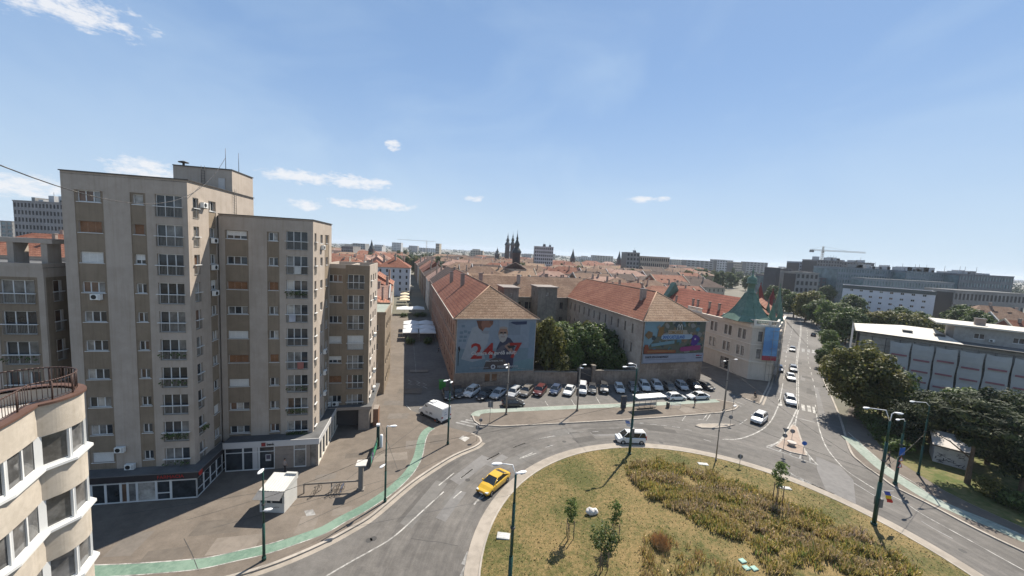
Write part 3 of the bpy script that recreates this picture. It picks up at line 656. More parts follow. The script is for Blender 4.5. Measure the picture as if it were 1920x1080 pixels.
for k, z in enumerate(rows): holes += [(.6, 1.4, z-.9, z+1.2), (3.2, 4.3, z, z+1.1), (6.0, 7.0, z, z+1.1)]
s_.wall(2, 30.5, holes, stripes=[(5.3, 7.6, 3.6, 28.9, strip_m, .05)])
for k, z in enumerate(rows):
    s_.window(.6, z-.9, .8, 2.1, 1, None, sill=False); s_.rail(.6, z-.9, .8); s_.window(3.2, z, 1.1, 1.1, 2); s_.window(6.0, z, 1.0, 1.1, 1)
    if k in (0, 5, 6, 7): s_.ac(4.5 if k else 3.3, z-.3 if k else z-.8)
for Bx, fc_, u_, z_, cl_ in ((B2, f, X-2.6, rows[3]-.3, (.35, .36, .40)), (B2, f, X-1.7, rows[5]-.3, (.30, .12, .10)), (B2, f, X-2.0, rows[1]-.35, (.42, .42, .40))):
    b = MB(); m_ = mat('laundry_%d' % int(cl_[0]*100), cl_, .9); b.poly([fc_.pt(u_, -.19, z_-.55), fc_.pt(u_+.7, -.19, z_-.5), fc_.pt(u_+.72, -.19, z_+.35), fc_.pt(u_, -.19, z_+.35)], m_); Bx.part(b, 'laundry')
B2.face(QC(0, 9), QC(-16, 9)).wall(0, 30.5); B2.done()
b = MB(); b.prism([QC(-14, 5), QC(-9.95, 0), QC(0, 0), QC(0, 9), QC(-14, 9)], 30.3, 30.35, bitumen); kerbline(b, [QC(-9.95, -.05), QC(.05, -.05), QC(.05, 9)], .14, 30.47, 30.57, metal_dk); B2.part(b, 'roof')
wfas = mat('white_bank_fascia', (.46, .45, .44), .5, var=.03)
b = MB(); b.prism([QC(-9.2, -1.8), QC(1.2, -1.8), QC(1.2, 9), QC(-9.2, 4)], 3.05, 3.72, wfas, bitumen); kerbline(b, [QC(-9.2, -1.8), QC(1.2, -1.8), QC(1.2, 9)], .12, 3.72, 3.8, wfas)
cn = B2.part(b, 'canopy')
ff = B2.face(QC(-9.2, -1.8), QC(1.2, -1.8)); b = MB()
lp = [ff.pt(4.05, -.03, 3.15), ff.pt(4.5, -.03, 3.15), ff.pt(4.5, -.03, 3.6), ff.pt(4.05, -.03, 3.6)]
b.prism([ff.pt(4.05, 0, 0)[:2], ff.pt(4.5, 0, 0)[:2], ff.pt(4.5, -.04, 0)[:2], ff.pt(4.05, -.04, 0)[:2]], 3.15, 3.62, mat('dark_red_sign', (.18, .03, .03), .5)); sgn = b.build('logo', B2.root)
link('lettering', text_mesh('BP', .24, redl), B2.root, ff.pt(4.11, -.055, 3.29), ff.a)
put_text('bank', .42, black_m, ff, 4.62, 3.24, dep=-.02, bold=.012)
stone = mat('bank_stone_cladding', (.24, .205, .175), .8, scale=2, var=.1)
g2 = B2.face(QC(-9.1, -1.6), QC(1.05, -1.6)); sb = MB(); sw = MB()
def bx(fc, mb, u0, u1, d0, d1, z0, z1, m): mb.prism([fc.pt(u0, d0, 0)[:2], fc.pt(u1, d0, 0)[:2], fc.pt(u1, d1, 0)[:2], fc.pt(u0, d1, 0)[:2]], z0, z1, m, bottom=True)
for a, e in ((0, 1.9), (1.9, 3.6), (3.6, 5.3), (7.4, 8.8)):
    sw.poly([g2.pt(a, .06, .15), g2.pt(e, .06, .15), g2.pt(e, .06, 3.05), g2.pt(a, .06, 3.05)], G1 if a != 7.4 else G2)
    for u in (a, e-.08): bx(g2, sb, u, u+.08, 0, .1, .15, 3.05, white_f)
    bx(g2, sb, a, e, .005, .095, 2.35, 2.43, white_f); bx(g2, sb, a, e, .005, .095, .12, .24, white_f)
bx(g2, sb, 2.9, 3.45, .02, .1, .24, 3.05, wfas)
for k in range(5): bx(g2, sb, 5.3, 7.4, -.01, .3, .12+k*.59, .12+k*.59+.575, stone)
bx(g2, sb, 8.8, 9.25, -.02, .4, .1, 3.05, stone); bx(g2, sb, 9.9, 10.15, -.02, .3, .1, 3.05, stone)
sw.poly([g2.pt(9.25, .06, .15), g2.pt(9.9, .06, .15), g2.pt(9.9, .06, 3.05), g2.pt(9.25, .06, 3.05)], G2)
g3 = B2.face(QC(1.05, -1.6), QC(1.05, 9)); lm = mat('bank_side_cladding', (.60, .55, .47), .7, var=.06)
for k in range(7):
    bx(g3, sb, k*1.5, k*1.5+.5, -.02, .2, .1, 3.05, lm); sw.poly([g3.pt(k*1.5+.5, .1, .3), g3.pt(k*1.5+1.5, .1, .3), g3.pt(k*1.5+1.5, .1, 3.0), g3.pt(k*1.5+.5, .1, 3.0)], G1)
bx(g3, sb, 0, 10.6, 0, .15, .1, .35, lm)
sp_ = B2.part(sb, 'shopfront'); sw.build('pane', sp_)
b = MB()
for u, z in ((4.6, 1.6),): b.poly([g2.pt(4.3, .02, 1.15), g2.pt(4.9, .02, 1.15), g2.pt(4.9, .02, 2.0), g2.pt(4.3, .02, 2.0)], wfas); b.poly([g2.pt(4.38, .01, 1.4), g2.pt(4.82, .01, 1.4), g2.pt(4.82, .01, 1.92), g2.pt(4.38, .01, 1.92)], mat('poster_dark', (.08, .07, .10), .5))
b.build('poster', sp_)
# ---- third, low tower
B3 = Bld('apartment_tower', 'lowest beige-brown apartment tower whose flat roof lies below eye level beside the street', 'apartment block', (-20.9, 54.5))
f = B3.face(QC(-6.2, 0), QC(0, 0)); X = 6.2; rows = [22.3-3.0*k for k in range(7)]
holes = []
for z in rows: holes += [(X-5.6, X-3.75, z, z+1.05), (X-3.0, X-.75, z-1.0, z+1.15)]
f.wall(3.6, 24.8, holes, m=strip_m)
for k, z in enumerate(rows):
    f.window(X-5.6, z, 1.85, 1.05, 3, {3: 21, 4: 22, 5: 20}.get(k)); v = {3: 21}.get(k); f.window(X-3.0, z-1.0, 2.25, 2.15, 3, v, sill=False); f.rail(X-3.0, z-1.0, 2.25)
f.ac(.3, 3.9); f.ac(1.3, 3.9)
s_ = B3.face(QC(0, 0), QC(0, 9)); holes = []
for z in rows: holes += [(1.0, 2.0, z-.8, z+1.1), (3.6, 4.7, z, z+1.1), (6.0, 7.0, z, z+1.1)]
s_.wall(3.6, 24.8, holes, m=render_m)
for k, z in enumerate(rows):
    s_.window(1.0, z-.8, 1, 1.9, 1, None, sill=False); s_.rail(1, z-.8, 1); s_.window(3.6, z, 1.1, 1.1, 2); s_.window(6, z, 1, 1.1, 1)
    if k in (1, 3, 5, 6): s_.ac(4.9, z-.2)
B3.face(QC(0, 9), QC(-6.2, 9)).wall(0, 24.8); B3.face(QC(-6.2, 9), QC(-6.2, 0)).wall(0, 24.8); B3.done()
b = MB(); b.prism([QC(-6.2, 0), QC(0, 0), QC(0, 9), QC(-6.2, 9)], 24.3, 24.35, mat('grey_roof_sheet', (.30, .29, .27), .8))
kerbline(b, [QC(-6.1, .1), QC(-.1, .1), QC(-.1, 8.9), QC(-6.1, 8.9), QC(-6.1, .1)], .25, 24.3, 24.9, render_m); b.prism([QC(-3.1, 1), QC(-2.7, 1), QC(-2.7, 8), QC(-3.1, 8)], 24.36, 24.75, render_m); B3.part(b, 'roof')
b = MB(); b.prism([QC(-6.4, -.9), QC(.7, -.9), QC(.7, 9), QC(-6.4, 9)], 3.4, 3.85, stone, bitumen); b.prism([QC(-1.2, -.6), QC(.3, -.6), QC(.3, 8), QC(-1.2, 8)], 0, 3.4, stone); b.prism([QC(-6.2, 1.2), QC(-1.2, 1.2), QC(-1.2, 8), QC(-6.2, 8)], 0, 3.4, mat('dark_garage', (.10, .09, .085), .8)); B3.part(b, 'canopy')
b = MB(); b.prism([QC(.75, .3), QC(1.5, .3), QC(1.5, 2.0), QC(.75, 2.0)], 0.1, 2.9, mat('rust_brown_kiosk', (.19, .10, .06), .7), stone); B3.part(b, 'side_booth')
# ---- left low block with the frame on its roof
B0 = Bld('apartment_tower', 'beige-brown apartment block on the left edge with an open concrete frame on its roof', 'apartment block', (-33.2, 38.2))
f = B0.face(Q(-27, 0), Q(-12.2, 0)); X = 14.8; rows = [21.5-3.0*k for k in range(7)]
holes = []
for z in rows: holes += [(X-3.4, X-.75, z-1.0, z+1.3), (X-9.5, X-7, z-1, z+1.3), (X-12.6, X-11.6, z, z+1.1)]
f.wall(0, 24.3, holes, m=render_m, stripes=[(X-3.7, X-.5, 2, 23.1, strip_m, .04)])
for k, z in enumerate(rows):
    f.window(X-3.4, z-1, 2.65, 2.3, 3, {2: 3}.get(k), sill=False); f.rail(X-3.4, z-1, 2.65, plants=1 if k == 2 else 0); f.window(X-9.5, z-1, 2.5, 2.3, 3, None, sill=False); f.rail(X-9.5, z-1, 2.5); f.window(X-12.6, z, 1, 1.1, 2)
s_ = B0.face(Q(-12.2, 0), Q(-12.2, 9)); holes = [(.9, 1.75, z-.9, z+1.25) for z in rows]
s_.wall(0, 24.3, holes, m=render_m, stripes=[(.2, 2.6, 2, 23.1, strip_m, .04)])
for z in rows: s_.window(.9, z-.9, .85, 2.15, 1, None, sill=False); s_.rail(.9, z-.9, .85)
B0.face(Q(-12.2, 9), Q(-27, 9)).wall(0, 24.3); B0.face(Q(-27, 9), Q(-27, 0)).wall(0, 24.3); B0.done()
b = MB(); b.prism([Q(-27, 0), Q(-12.2, 0), Q(-12.2, 9), Q(-27, 9)], 24.0, 24.05, bitumen); kerbline(b, [Q(-27, .1), Q(-12.3, .1), Q(-12.3, 9)], .3, 24.0, 24.45, render_m); B0.part(b, 'roof')
b = MB()
for u in (-25, -19.6, -15.4, -12.75):
    b.prism([Q(u-.25, .9), Q(u+.25, .9), Q(u+.25, 2.3), Q(u-.25, 2.3)], 24.05, 26.35, render_m)
b.prism([Q(-27, .8), Q(-12.0, .8), Q(-12.0, 2.4), Q(-27, 2.4)], 26.35, 26.8, render_m, bitumen, True)
B0.part(b, 'roof_frame')
b = MB(); b.path([(*Q(-11.4, 2.2), 0), (*Q(-11.4, 2.2), 24.5)], .07, metal_dk); B0.part(b, 'drainpipe')
B0.face(Q(-12.2, 2.6), Q(-10.4, 2.6))
b = MB(); fc = B0.face(Q(-12.2, 2.6), Q(-10.4, 2.6)); b.poly([fc.pt(0, 0, 0), fc.pt(1.9, 0, 0), fc.pt(1.9, 0, 24.3), fc.pt(0, 0, 24.3)], render_m); B0.part(b, 'link_wall')
# ---- green-roofed block beyond
def simple_block(name, label, p0, ang, w, d, h, floors, wm, roofm, wins=(1.2, 1.4), gap=2.6, group=None, rooftype='flat', hr=3, z0=1.0, cat='building', win2=None, sides=(0, 1), fm=white_f, chim=2):
    """p0 = front left corner"""
    bd = Bld(name, label, cat, p0, group); q = lambda u, v: fr(ang, u, v); fh = (h-z0-.5)/floors
    P4 = [q(0, 0), q(w, 0), q(w, d), q(0, d)]
    for i in range(4):
        fc = bd.face(P4[i], P4[(i+1) % 4]); n = max(1, int((fc.L-.8)/gap)); holes = []; g0 = (fc.L-n*gap)/2
        if i in sides:
            for k in range(floors):
                for j in range(n): holes.append((g0+j*gap+(gap-wins[0])/2, g0+j*gap+(gap+wins[0])/2, z0+k*fh+.6, z0+k*fh+.6+wins[1]))
        fc.wall(0, h, holes, m=wm)
        for hh in holes: fc.window(hh[0], hh[2], wins[0], wins[1], 2, fm=fm, sill=False)
    bd.done()
    b = MB()
    if rooftype == 'flat': b.prism(P4, h-.25, h-.2, roofm); kerbline(b, P4+P4[:1], .3, h-.3, h+.12, wm)
    else: roof_geo(b, (0, 0), ang, w, d, h, h+hr, roofm, rooftype)
    r_ = bd.part(b, 'roof')
    rr = random.Random(int(p0[0]*7+p0[1]*3))
    if rooftype != 'flat':
        for k in range(chim):
            u, v = rr.uniform(.15, .85)*w, rr.uniform(.3, .7)*d; z = h+hr*.5; b = MB(); c = q(u, v); b.box(c[0]-.4, c[0]+.4, c[1]-.3, c[1]+.3, h, h+hr+.9, chim_m); b.box(c[0]-.48, c[0]+.48, c[1]-.38, c[1]+.38, h+hr+.9, h+hr+1.0, chim_m); b.build('chimney', r_)
    return bd
chim_m = mat('chimney_plaster', (.30, .24, .20), .9, var=.2)
def roof_geo(b, p0, ang, w, d, z0, z1, m, kind='hip', ov=.4, hip=None, mside=None):
    """ridge along the longer side; kind hip or gable; p0 local origin"""
    q = lambda u, v: (p0[0]+fr(ang, u, v)[0], p0[1]+fr(ang, u, v)[1])
    if w >= d:
        e = [(-ov, -ov), (w+ov, -ov), (w+ov, d+ov), (-ov, d+ov)]; hp = (d/2 if hip is None else hip) if kind == 'hip' else -ov
        r0, r1 = (hp, d/2), (w-hp, d/2)
        F = [(e[0], e[1], r1, r0), (e[1], e[2], r1), (e[2], e[3], r0, r1), (e[3], e[0], r0)]
    else:
        e = [(-ov, -ov), (w+ov, -ov), (w+ov, d+ov), (-ov, d+ov)]; hp = (w/2 if hip is None else hip) if kind == 'hip' else -ov
        r0, r1 = (w/2, hp), (w/2, d-hp)
        F = [(e[0], e[1], r0), (e[1], e[2], r1, r0), (e[2], e[3], r1), (e[3], e[0], r0, r1)]
    for fc in F:
        pts = [(*q(*p), z1 if p in (r0, r1) else z0) for p in fc]
        b.poly(pts, (mside or m) if len(fc) == 3 and kind == 'gable' else m)
    b.poly([(*q(*p), z0-.004) for p in e[::-1]], m)
    # fascia board
    pts = [q(*p) for p in e]; kerbline(b, pts+pts[:1], .12, z0-.25, z0+.02, chim_m)
simple_block('street_block', 'narrow four-storey block with a grey-green flat roof behind the lowest tower', (-23.0-6*.97, 67.7-6*.23), 13, 6, 12, 15.6, 4, strip_m, mat('grey_green_roof', (.24, .26, .22), .8), cat='building', wins=(1.3, 1.2), gap=2.4)
# ---- curved balconied building right beside the viewpoint
BC = Bld('curved_apartment_building', 'cream rendered building at the lower left with curved balcony bays and white window bands', 'apartment block', (-22, 14))
cream = mat('cream_render', (.40, .352, .29), .9, scale=3, col2=(.475, .42, .35), s2=.5, bump=.3, bscale=60, streak=.12)
bays = [(-19.3, 8.2), (-19.15, 9.6), (-19.3, 11.2), (-19.7, 12.4), (-19.85, 12.9), (-19.75, 13.5), (-20.0, 14.2), (-20.45, 15.1), (-20.95, 15.95), (-20.72, 16.5), (-20.70, 17.0), (-20.85, 17.6), (-21.25, 18.1), (-21.9, 18.4), (-22.7, 18.4), (-23.5, 18.0), (-24.2, 17.2), (-24.5, 16.2)]
def bay(b0, b1, n=5):
    return smooth_line(bays[b0:b1], n)
seg1, seg2, seg3 = bay(0, 5), bay(4, 9), bay(8, 18)
line_ = seg1[:-1]+seg2[:-1]+seg3
line_ = [(x+22, y-14) for x, y in line_]
def offs(pts, d):
    vs = [Vector(p) for p in pts]; out = []
    for i, p in enumerate(vs):
        t = (vs[min(i+1, len(vs)-1)]-vs[max(i-1, 0)]).normalized(); out.append((p.x+t.y*d, p.y-t.x*d))
    return out
def band(b, pts, z0, z1, m, d=0.0):
    q = offs(pts, d) if d else pts
    for p, r in zip(q[:-1], q[1:]): b.poly([(*p, z0), (*r, z0), (*r, z1), (*p, z1)], m, True)
def slab(b, pts, d0, d1, z0, z1, m):
    a = offs(pts, d0); c = offs(pts, d1)
    for i in range(len(pts)-1):
        b.poly([(*a[i], z1), (*c[i], z1), (*c[i+1], z1), (*a[i+1], z1)][::1], m); b.poly([(*c[i], z0), (*c[i+1], z0), (*c[i+1], z1), (*c[i], z1)], m); b.poly([(*a[i], z0), (*a[i+1], z0), (*c[i+1], z0), (*c[i], z0)], m)
wl_ = MB(); sl_ = MB()
lv = [(20.0, 18.55)] + [(16.95-3.05*k, 15.5-3.05*k) for k in range(6)]
for zt, zb in lv:
    wl_ = MB(); band(wl_, line_, zb, zt, cream); slab(wl_, line_, -.28, 0, zb-.001, zb, cream); BC.part(wl_, 'parapet_band')
raw = [(x+22, y-14) for x, y in [bays[i] for i in (0, 2, 4, 6, 8, 10, 12, 14, 16, 17)]]
for zt, zb in lv[1:]: sl_ = MB(); slab(sl_, raw, -.35, .22, zt-.01, zt+.11, white_f); BC.part(sl_, 'window_sill')
mull = MB(); pn = MB()
GC = glass('balcony_glass', (.13, .128, .125), .04)
ln = offs(raw, -.10)
for k, (zt, zb) in enumerate(lv[:-1]):
    z0, z1 = lv[k+1][0]+.11, zb+.02; mull = MB(); pn = MB()
    for i in range(len(ln)-1):
        p, r = Vector(ln[i]), Vector(ln[i+1]); L = (r-p).length; t = (r-p).normalized(); n = Vector((t.y, -t.x)); nn_ = 2 if L > 1.5 else 1
        pn.poly([(*p, z0), (*r, z0), (*r, z1), (*p, z1)], GC)
        for j in range(nn_+1):
            c = p.lerp(r, j/nn_); hw_ = .085 if j in (0, nn_) else .045
            mull.prism([tuple(c-t*hw_-n*.03), tuple(c+t*hw_-n*.03), tuple(c+t*hw_+n*.06), tuple(c-t*hw_+n*.06)], z0, z1, white_f)
    slab(mull, ln, -.03, .05, z1-.08, z1-.002, white_f); slab(mull, ln, -.03, .05, z0, z0+.08, white_f)
    for idx in (2, 4):
        p = Vector(ln[idx]); mull.box(p.x-.13, p.x+.11, p.y-.15, p.y+.15, z0, z1, white_f)
    wf = BC.part(mull, 'window_band'); pn.build('pane', wf)

# rooms behind the glass, floors and terrace
inn = MB(); core = offs(line_, -.4)
poly = core+[(-9, 2.2), (-9, -6.5)]
inn.prism([p for p in [(-9, -6.5)]+core+[(-9, 1.5)]], 19.0, 19.35, cream, mat('terrace_floor', (.42, .38, .34), .9)); BC.part(inn, 'terrace_floor')
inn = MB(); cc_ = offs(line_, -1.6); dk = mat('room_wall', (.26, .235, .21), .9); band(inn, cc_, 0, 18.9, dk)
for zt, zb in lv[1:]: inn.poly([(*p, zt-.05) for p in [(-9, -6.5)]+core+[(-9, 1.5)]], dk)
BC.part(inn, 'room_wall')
inn = MB(); band(inn, offs(line_, -.3)[::-1], 19.35, 19.98, cream); BC.part(inn, 'parapet_wall')
lip = MB(); brm = mat('brown_parapet_flashing', (.10, .055, .04), .6); slab(lip, line_, -.34, .1, 19.98, 20.08, brm); BC.part(lip, 'parapet_coping')
rl = MB(); iron = mat('brown_iron_railing', (.06, .035, .028), .5); rp_ = offs(line_, -.2)
rl.path([(*p, 21.0) for p in rp_], .035, iron, 7); rl.path([(*p, 20.2) for p in rp_], .018, iron, 5)
accl = 0
for p, r in zip(rp_[:-1], rp_[1:]):
    p, r = Vector(p), Vector(r); L = (r-p).length; s0 = accl
    while s0 < L: c = p.lerp(r, s0/L); rl.tube((c.x, c.y, 20.2), (c.x, c.y, 21.0), .012, .012, iron, 5); s0 += .16
    accl = s0-L
for i in range(0, len(rp_), 9): rl.tube((*rp_[i], 20.05), (*rp_[i], 21.0), .03, .03, iron, 6)
BC.part(rl, 'railing')
RN = random.Random(21)
# ================================================================ the old barracks round a courtyard
old = mat('old_plaster', (.20, .148, .112), .95, scale=1.6, col2=(.30, .235, .185), s2=.35, streak=.3, bump=.3, bscale=12)
oldg = mat('old_grey_plaster', (.175, .152, .126), .95, scale=1.4, col2=(.255, .225, .188), s2=.3, streak=.3, bump=.3, bscale=12)
tile_r = tile_mat('red_brown_tiles', (.185, .066, .040), (.25, .105, .065), 2.2)
tile_t = tile_mat('old_tan_and_sunlit_tiles', (.26, .165, .105), (.35, .24, .16), 2.2)
tile_o = tile_mat('orange_red_tiles', (.25, .105, .066), (.33, .155, .10), 2.2)
tile_b = tile_mat('brown_tiles', (.18, .11, .075), (.26, .17, .115), 2.2)
tile_c = tile_mat('corner_red_tiles', (.22, .065, .042), (.29, .10, .065), 1.6)
dkwin = mat('dark_opening', (.03, .028, .028), .4, spec=.4)
brownwin = mat('weathered_window_frame', (.12, .085, .06), .7)
W1 = (-10.8, 73.1); WA = 16.0
def qw(u, v): a = fr(WA, u, v); return (W1[0]+a[0], W1[1]+a[1])
ql = lambda u, v: fr(WA, u, v)
def roof_faces(bd, faces, name='roof', gut=None):
    b = MB()
    for pts, m in faces: b.poly(pts, m)
    if gut: kerbline(b, [p[:2] for p in gut], .22, gut[0][2]-.12, gut[0][2]+.03, mat('pale_gutter', (.42, .38, .33), .7))
    return bd.part(b, name)
def chimney(bd, r_, u, v, z0, z1, m=chim_m, s=.5, q=ql):
    b = MB(); P4 = [q(u-s, v-s*.8), q(u+s, v-s*.8), q(u+s, v+s*.8), q(u-s, v+s*.8)]; b.prism(P4, z0, z1, m); s2 = s+.1; P4 = [q(u-s2, v-s2*.9), q(u+s2, v-s2*.9), q(u+s2, v+s2*.9), q(u-s2, v+s2*.9)]; b.prism(P4, z1, z1+.15, m, black_m); b.build('chimney', r_)
b1 = Bld('old_barracks', 'long old barracks wing by the street, with red-brown tiled roof and medical banner', 'building', W1)
E1 = 14.25; D1 = 68
f = b1.face(ql(0, 0), ql(17, 0)); f.wall(0, E1, [(6.4, 7.5, 1.1, 2.6), (7.9, 9.0, 1.1, 2.6)], m=old, dep=.1)
for u in (6.4, 7.9): f.window(u, 1.1, 1.1, 1.5, 2, 20, fm=brownwin, dep=.05)
s_ = b1.face(ql(0, D1), ql(0, 0)); hs = []
for k, z in enumerate((1.8, 6.2, 10.4)):
    for j in range(17): hs.append((2+j*3.9, 3.2+j*3.9, z, z+2.1))
s_.wall(0, E1, hs, m=mat('street_side_plaster', (.26, .15, .105), .95, scale=1.2, col2=(.34, .215, .155), s2=.2, streak=.25, bump=.2))
for h in hs: s_.window(h[0], h[2], 1.2, 2.1, 2, 0, fm=brownwin, dep=.12)
bb = MB()
for z in (5.0, 9.4, 13.7): bx(s_, bb, 0, D1, -.12, .0, z, z+.2, old)
b1.part(bb, 'cornice')
s_ = b1.face(ql(17, 0), ql(17, 40)); hs = [(2+j*3, 2.7+j*3, 11.2, 13) for j in range(12)]; s_.wall(0, E1, hs, m=oldg)
for h in hs: s_.window(h[0], h[2], .7, 1.8, 1, 0, fm=brownwin)
b1.face(ql(17, D1), ql(0, D1)).wall(0, E1, m=old); b1.face(ql(17, 40), ql(17, D1)).wall(0, E1, m=old)
b1.done()
zr = 20.3; ov = .5
e = [(*ql(-ov, -ov), E1), (*ql(17+ov, -ov), E1), (*ql(17+ov, D1), E1), (*ql(-ov, D1), E1)]; r0 = (*ql(8.0, 6.6), zr); r1 = (*ql(8.5, D1), zr)
r_ = roof_faces(b1, [([e[0], e[1], r0], tile_t), ([e[1], e[2], r1, r0], tile_r), ([e[3], e[0], r0, r1], tile_r), ([e[2], e[3], r1], old)], gut=[e[3], e[0], e[1], e[2]])  # front hip in paler tan: its sunlit look is put into the tile colour
bq = MB(); pr_ = mat('ridge_tiles', (.30, .195, .135), .9)
for a in (e[0], e[1]): bq.tube(a, r0, .13, .13, pr_, 6)
bq.tube(r0, r1, .14, .14, pr_, 6); bq.build('ridge', r_)
chimney(b1, r_, 5.0, 27, 16, 21.2); chimney(b1, r_, 10.5, 30, 17, 21.4); chimney(b1, r_, 4, 44, 16, 20.6)
bq = MB()  # big dark patch of patched tiles
b2 = Bld('old_barracks', 'old barracks wing between courtyard trees and corner building, with brown hip roof and colourful banner', 'building', (29.1, 80.6))
E2 = 14.5; D2 = 52
def q2(u, v): return ql(u, v)
f = b2.face(ql(0, 0), ql(16.7, 0)); f.wall(0, E2, [], m=old)
s_ = b2.face(ql(0, D2), ql(0, 0)); hs = [(2.0+j*3.05, 2.75+j*3.05, 11.0, 13.1) for j in range(16)]+[(2.0+j*3.05, 2.75+j*3.05, 6.6, 8.7) for j in range(16)]; s_.wall(0, E2, hs, m=mat('courtyard_plaster', (.33, .275, .23), .95, scale=1.1, col2=(.44, .38, .32), s2=.25))
for h in hs: s_.window(h[0], h[2], .75, 2.1, 1, 0, fm=brownwin)
s_ = b2.face(ql(16.7, 0), ql(16.7, D2)); s_.wall(0, E2, [], m=old); b2.face(ql(16.7, D2), ql(0, D2)).wall(0, E2, m=old); b2.done()
e = [(*ql(-ov, -ov), E2), (*ql(16.7+ov, -ov), E2), (*ql(16.7+ov, D2), E2), (*ql(-ov, D2), E2)]; r0 = (*ql(8.4, 7.6), 20.2); r1 = (*ql(8.4, D2-8), 20.2)
r_ = roof_faces(b2, [([e[0], e[1], r0], tile_t), ([e[1], e[2], r1, r0], tile_r), ([e[3], e[0], r0, r1], tile_r), ([e[2], e[3], r1], tile_r)], gut=[e[3], e[0], e[1], e[2]])  # tan front hip again carries sunlight in its colour, unlike the red-brown slopes
bq = MB()
for a in (e[0], e[1]): bq.tube(a, r0, .13, .13, pr_, 6)
bq.tube(r0, r1, .14, .14, pr_, 6); bq.build('ridge', r_)
chimney(b2, r_, 5.4, 8.6, 16.8, 20.6, s=.6)
# rear wing
b3 = Bld('old_barracks', 'rear barracks wing closing the courtyard behind the trees, long brown roof', 'building', qw(17, 36))
f = b3.face((0, 0), ql(24.5, 0)); hs = [(1.2+j*3.9, 2.3+j*3.9, z, z+2.1) for j in range(6) for z in (6, 10.6)]+[(2.6+j*3.9, 3.7+j*3.9, z, z+2.1) for j in range(5) for z in (10.6,)]
f.wall(0, 14.3, hs, m=oldg)
for h in hs: f.window(h[0], h[2], 1.1, 2.1, 2, 0, fm=brownwin)
b3.face(ql(60, 15), ql(-17, 15)).wall(0, 14.3, m=oldg); b3.done()
e = [(*ql(-.3, -.5), 14.3), (*ql(24.8, -.5), 14.3), (*ql(24.8, 15.5), 14.3), (*ql(-.3, 15.5), 14.3)]
r_ = roof_faces(b3, [([e[0], e[1], (*ql(32, 7.5), 20.1), (*ql(-7, 7.5), 20.1)], tile_b), ([e[2], e[3], (*ql(-7, 7.5), 20.1), (*ql(32, 7.5), 20.1)], tile_b)], gut=[e[0], e[1]])
chimney(b3, r_, 8, 5, 17, 20.6); chimney(b3, r_, 19, 9, 17, 21)
def stair(u0, u1, v0, v1, h, label):
    o = qw(u0, v0); bd = Bld('stair_tower', label, 'tower', o); w, d = u1-u0, v1-v0
    for i, (p, q) in enumerate((((0, 0), (w, 0)), ((w, 0), (w, d)), ((w, d), (0, d)), ((0, d), (0, 0)))):
        fc = bd.face(ql(*p), ql(*q)); hs = [(fc.L/2-.5, fc.L/2+.5, h-2.6, h-1.3)] if i in (0, 3) else []; fc.wall(0, h, hs, m=oldg)
        for x in hs: fc.window(x[0], x[2], 1.0, 1.3, 1, 0, fm=brownwin)
    bd.done(); b = MB(); b.prism([ql(-.35, -.35), ql(w+.35, -.35), ql(w+.35, d+.35), ql(-.35, d+.35)], h, h+.3, chim_m, mat('tower_cap_sheet', (.22, .19, .17), .8), True); bd.part(b, 'roof')
stair(17.1, 21.5, 28.5, 35.9, 17.6, 'square grey stair tower in the courtyard corner beside the street wing')
stair(27.8, 33.8, 29.5, 35.9, 17.9, 'wider grey plaster stair tower standing in the middle of the rear wing')
# courtyard wall and gate
cw = Bld('courtyard_wall', 'low old plastered wall between the two barracks wings with a dark gate', 'wall', qw(17, 0))
wb = MB()
def wallseg(u0, u1, h, v0=0, v1=-3.4):
    b = MB(); sl_ = lambda u: v0+(v1-v0)*u/23.4
    b.prism([ql(u0, sl_(u0)), ql(u1, sl_(u1)), ql(u1, sl_(u1)+.5), ql(u0, sl_(u0)+.5)], 0, h, old); b.prism([ql(u0, sl_(u0)-.1), ql(u1, sl_(u1)-.1), ql(u1, sl_(u1)+.6), ql(u0, sl_(u0)+.6)], h, h+.15, oldg); return b
for u0, u1, h in ((0, 9.6, 2.6), (13.6, 23.3, 3.0)): cw.part(wallseg(u0, u1, h), 'wall')
b = MB(); sl_ = lambda u: -3.4*u/23.4
b.prism([ql(9.6, sl_(9.6)+.1), ql(12.9, sl_(12.9)+.1), ql(12.9, sl_(12.9)+.25), ql(9.6, sl_(9.6)+.25)], .1, 3.6, mat('dark_iron_gate', (.05, .045, .045), .6))
for k in range(12): b.prism([ql(9.7+k*.27, sl_(10)+.02), ql(9.76+k*.27, sl_(10)+.02), ql(9.76+k*.27, sl_(10)+.1), ql(9.7+k*.27, sl_(10)+.1)], .1, 3.6, metal_dk)
cw.part(b, 'gate')
b = MB(); b.prism([ql(12.9, sl_(13)-.2), ql(13.6, sl_(13)-.2), ql(13.6, sl_(13)+.6), ql(12.9, sl_(13)+.6)], 0, 4.1, old); b.prism([ql(12.8, sl_(13)-.3), ql(13.7, sl_(13)-.3), ql(13.7, sl_(13)+.7), ql(12.8, sl_(13)+.7)], 4.1, 4.3, oldg); cw.part(b, 'gate_pillar')
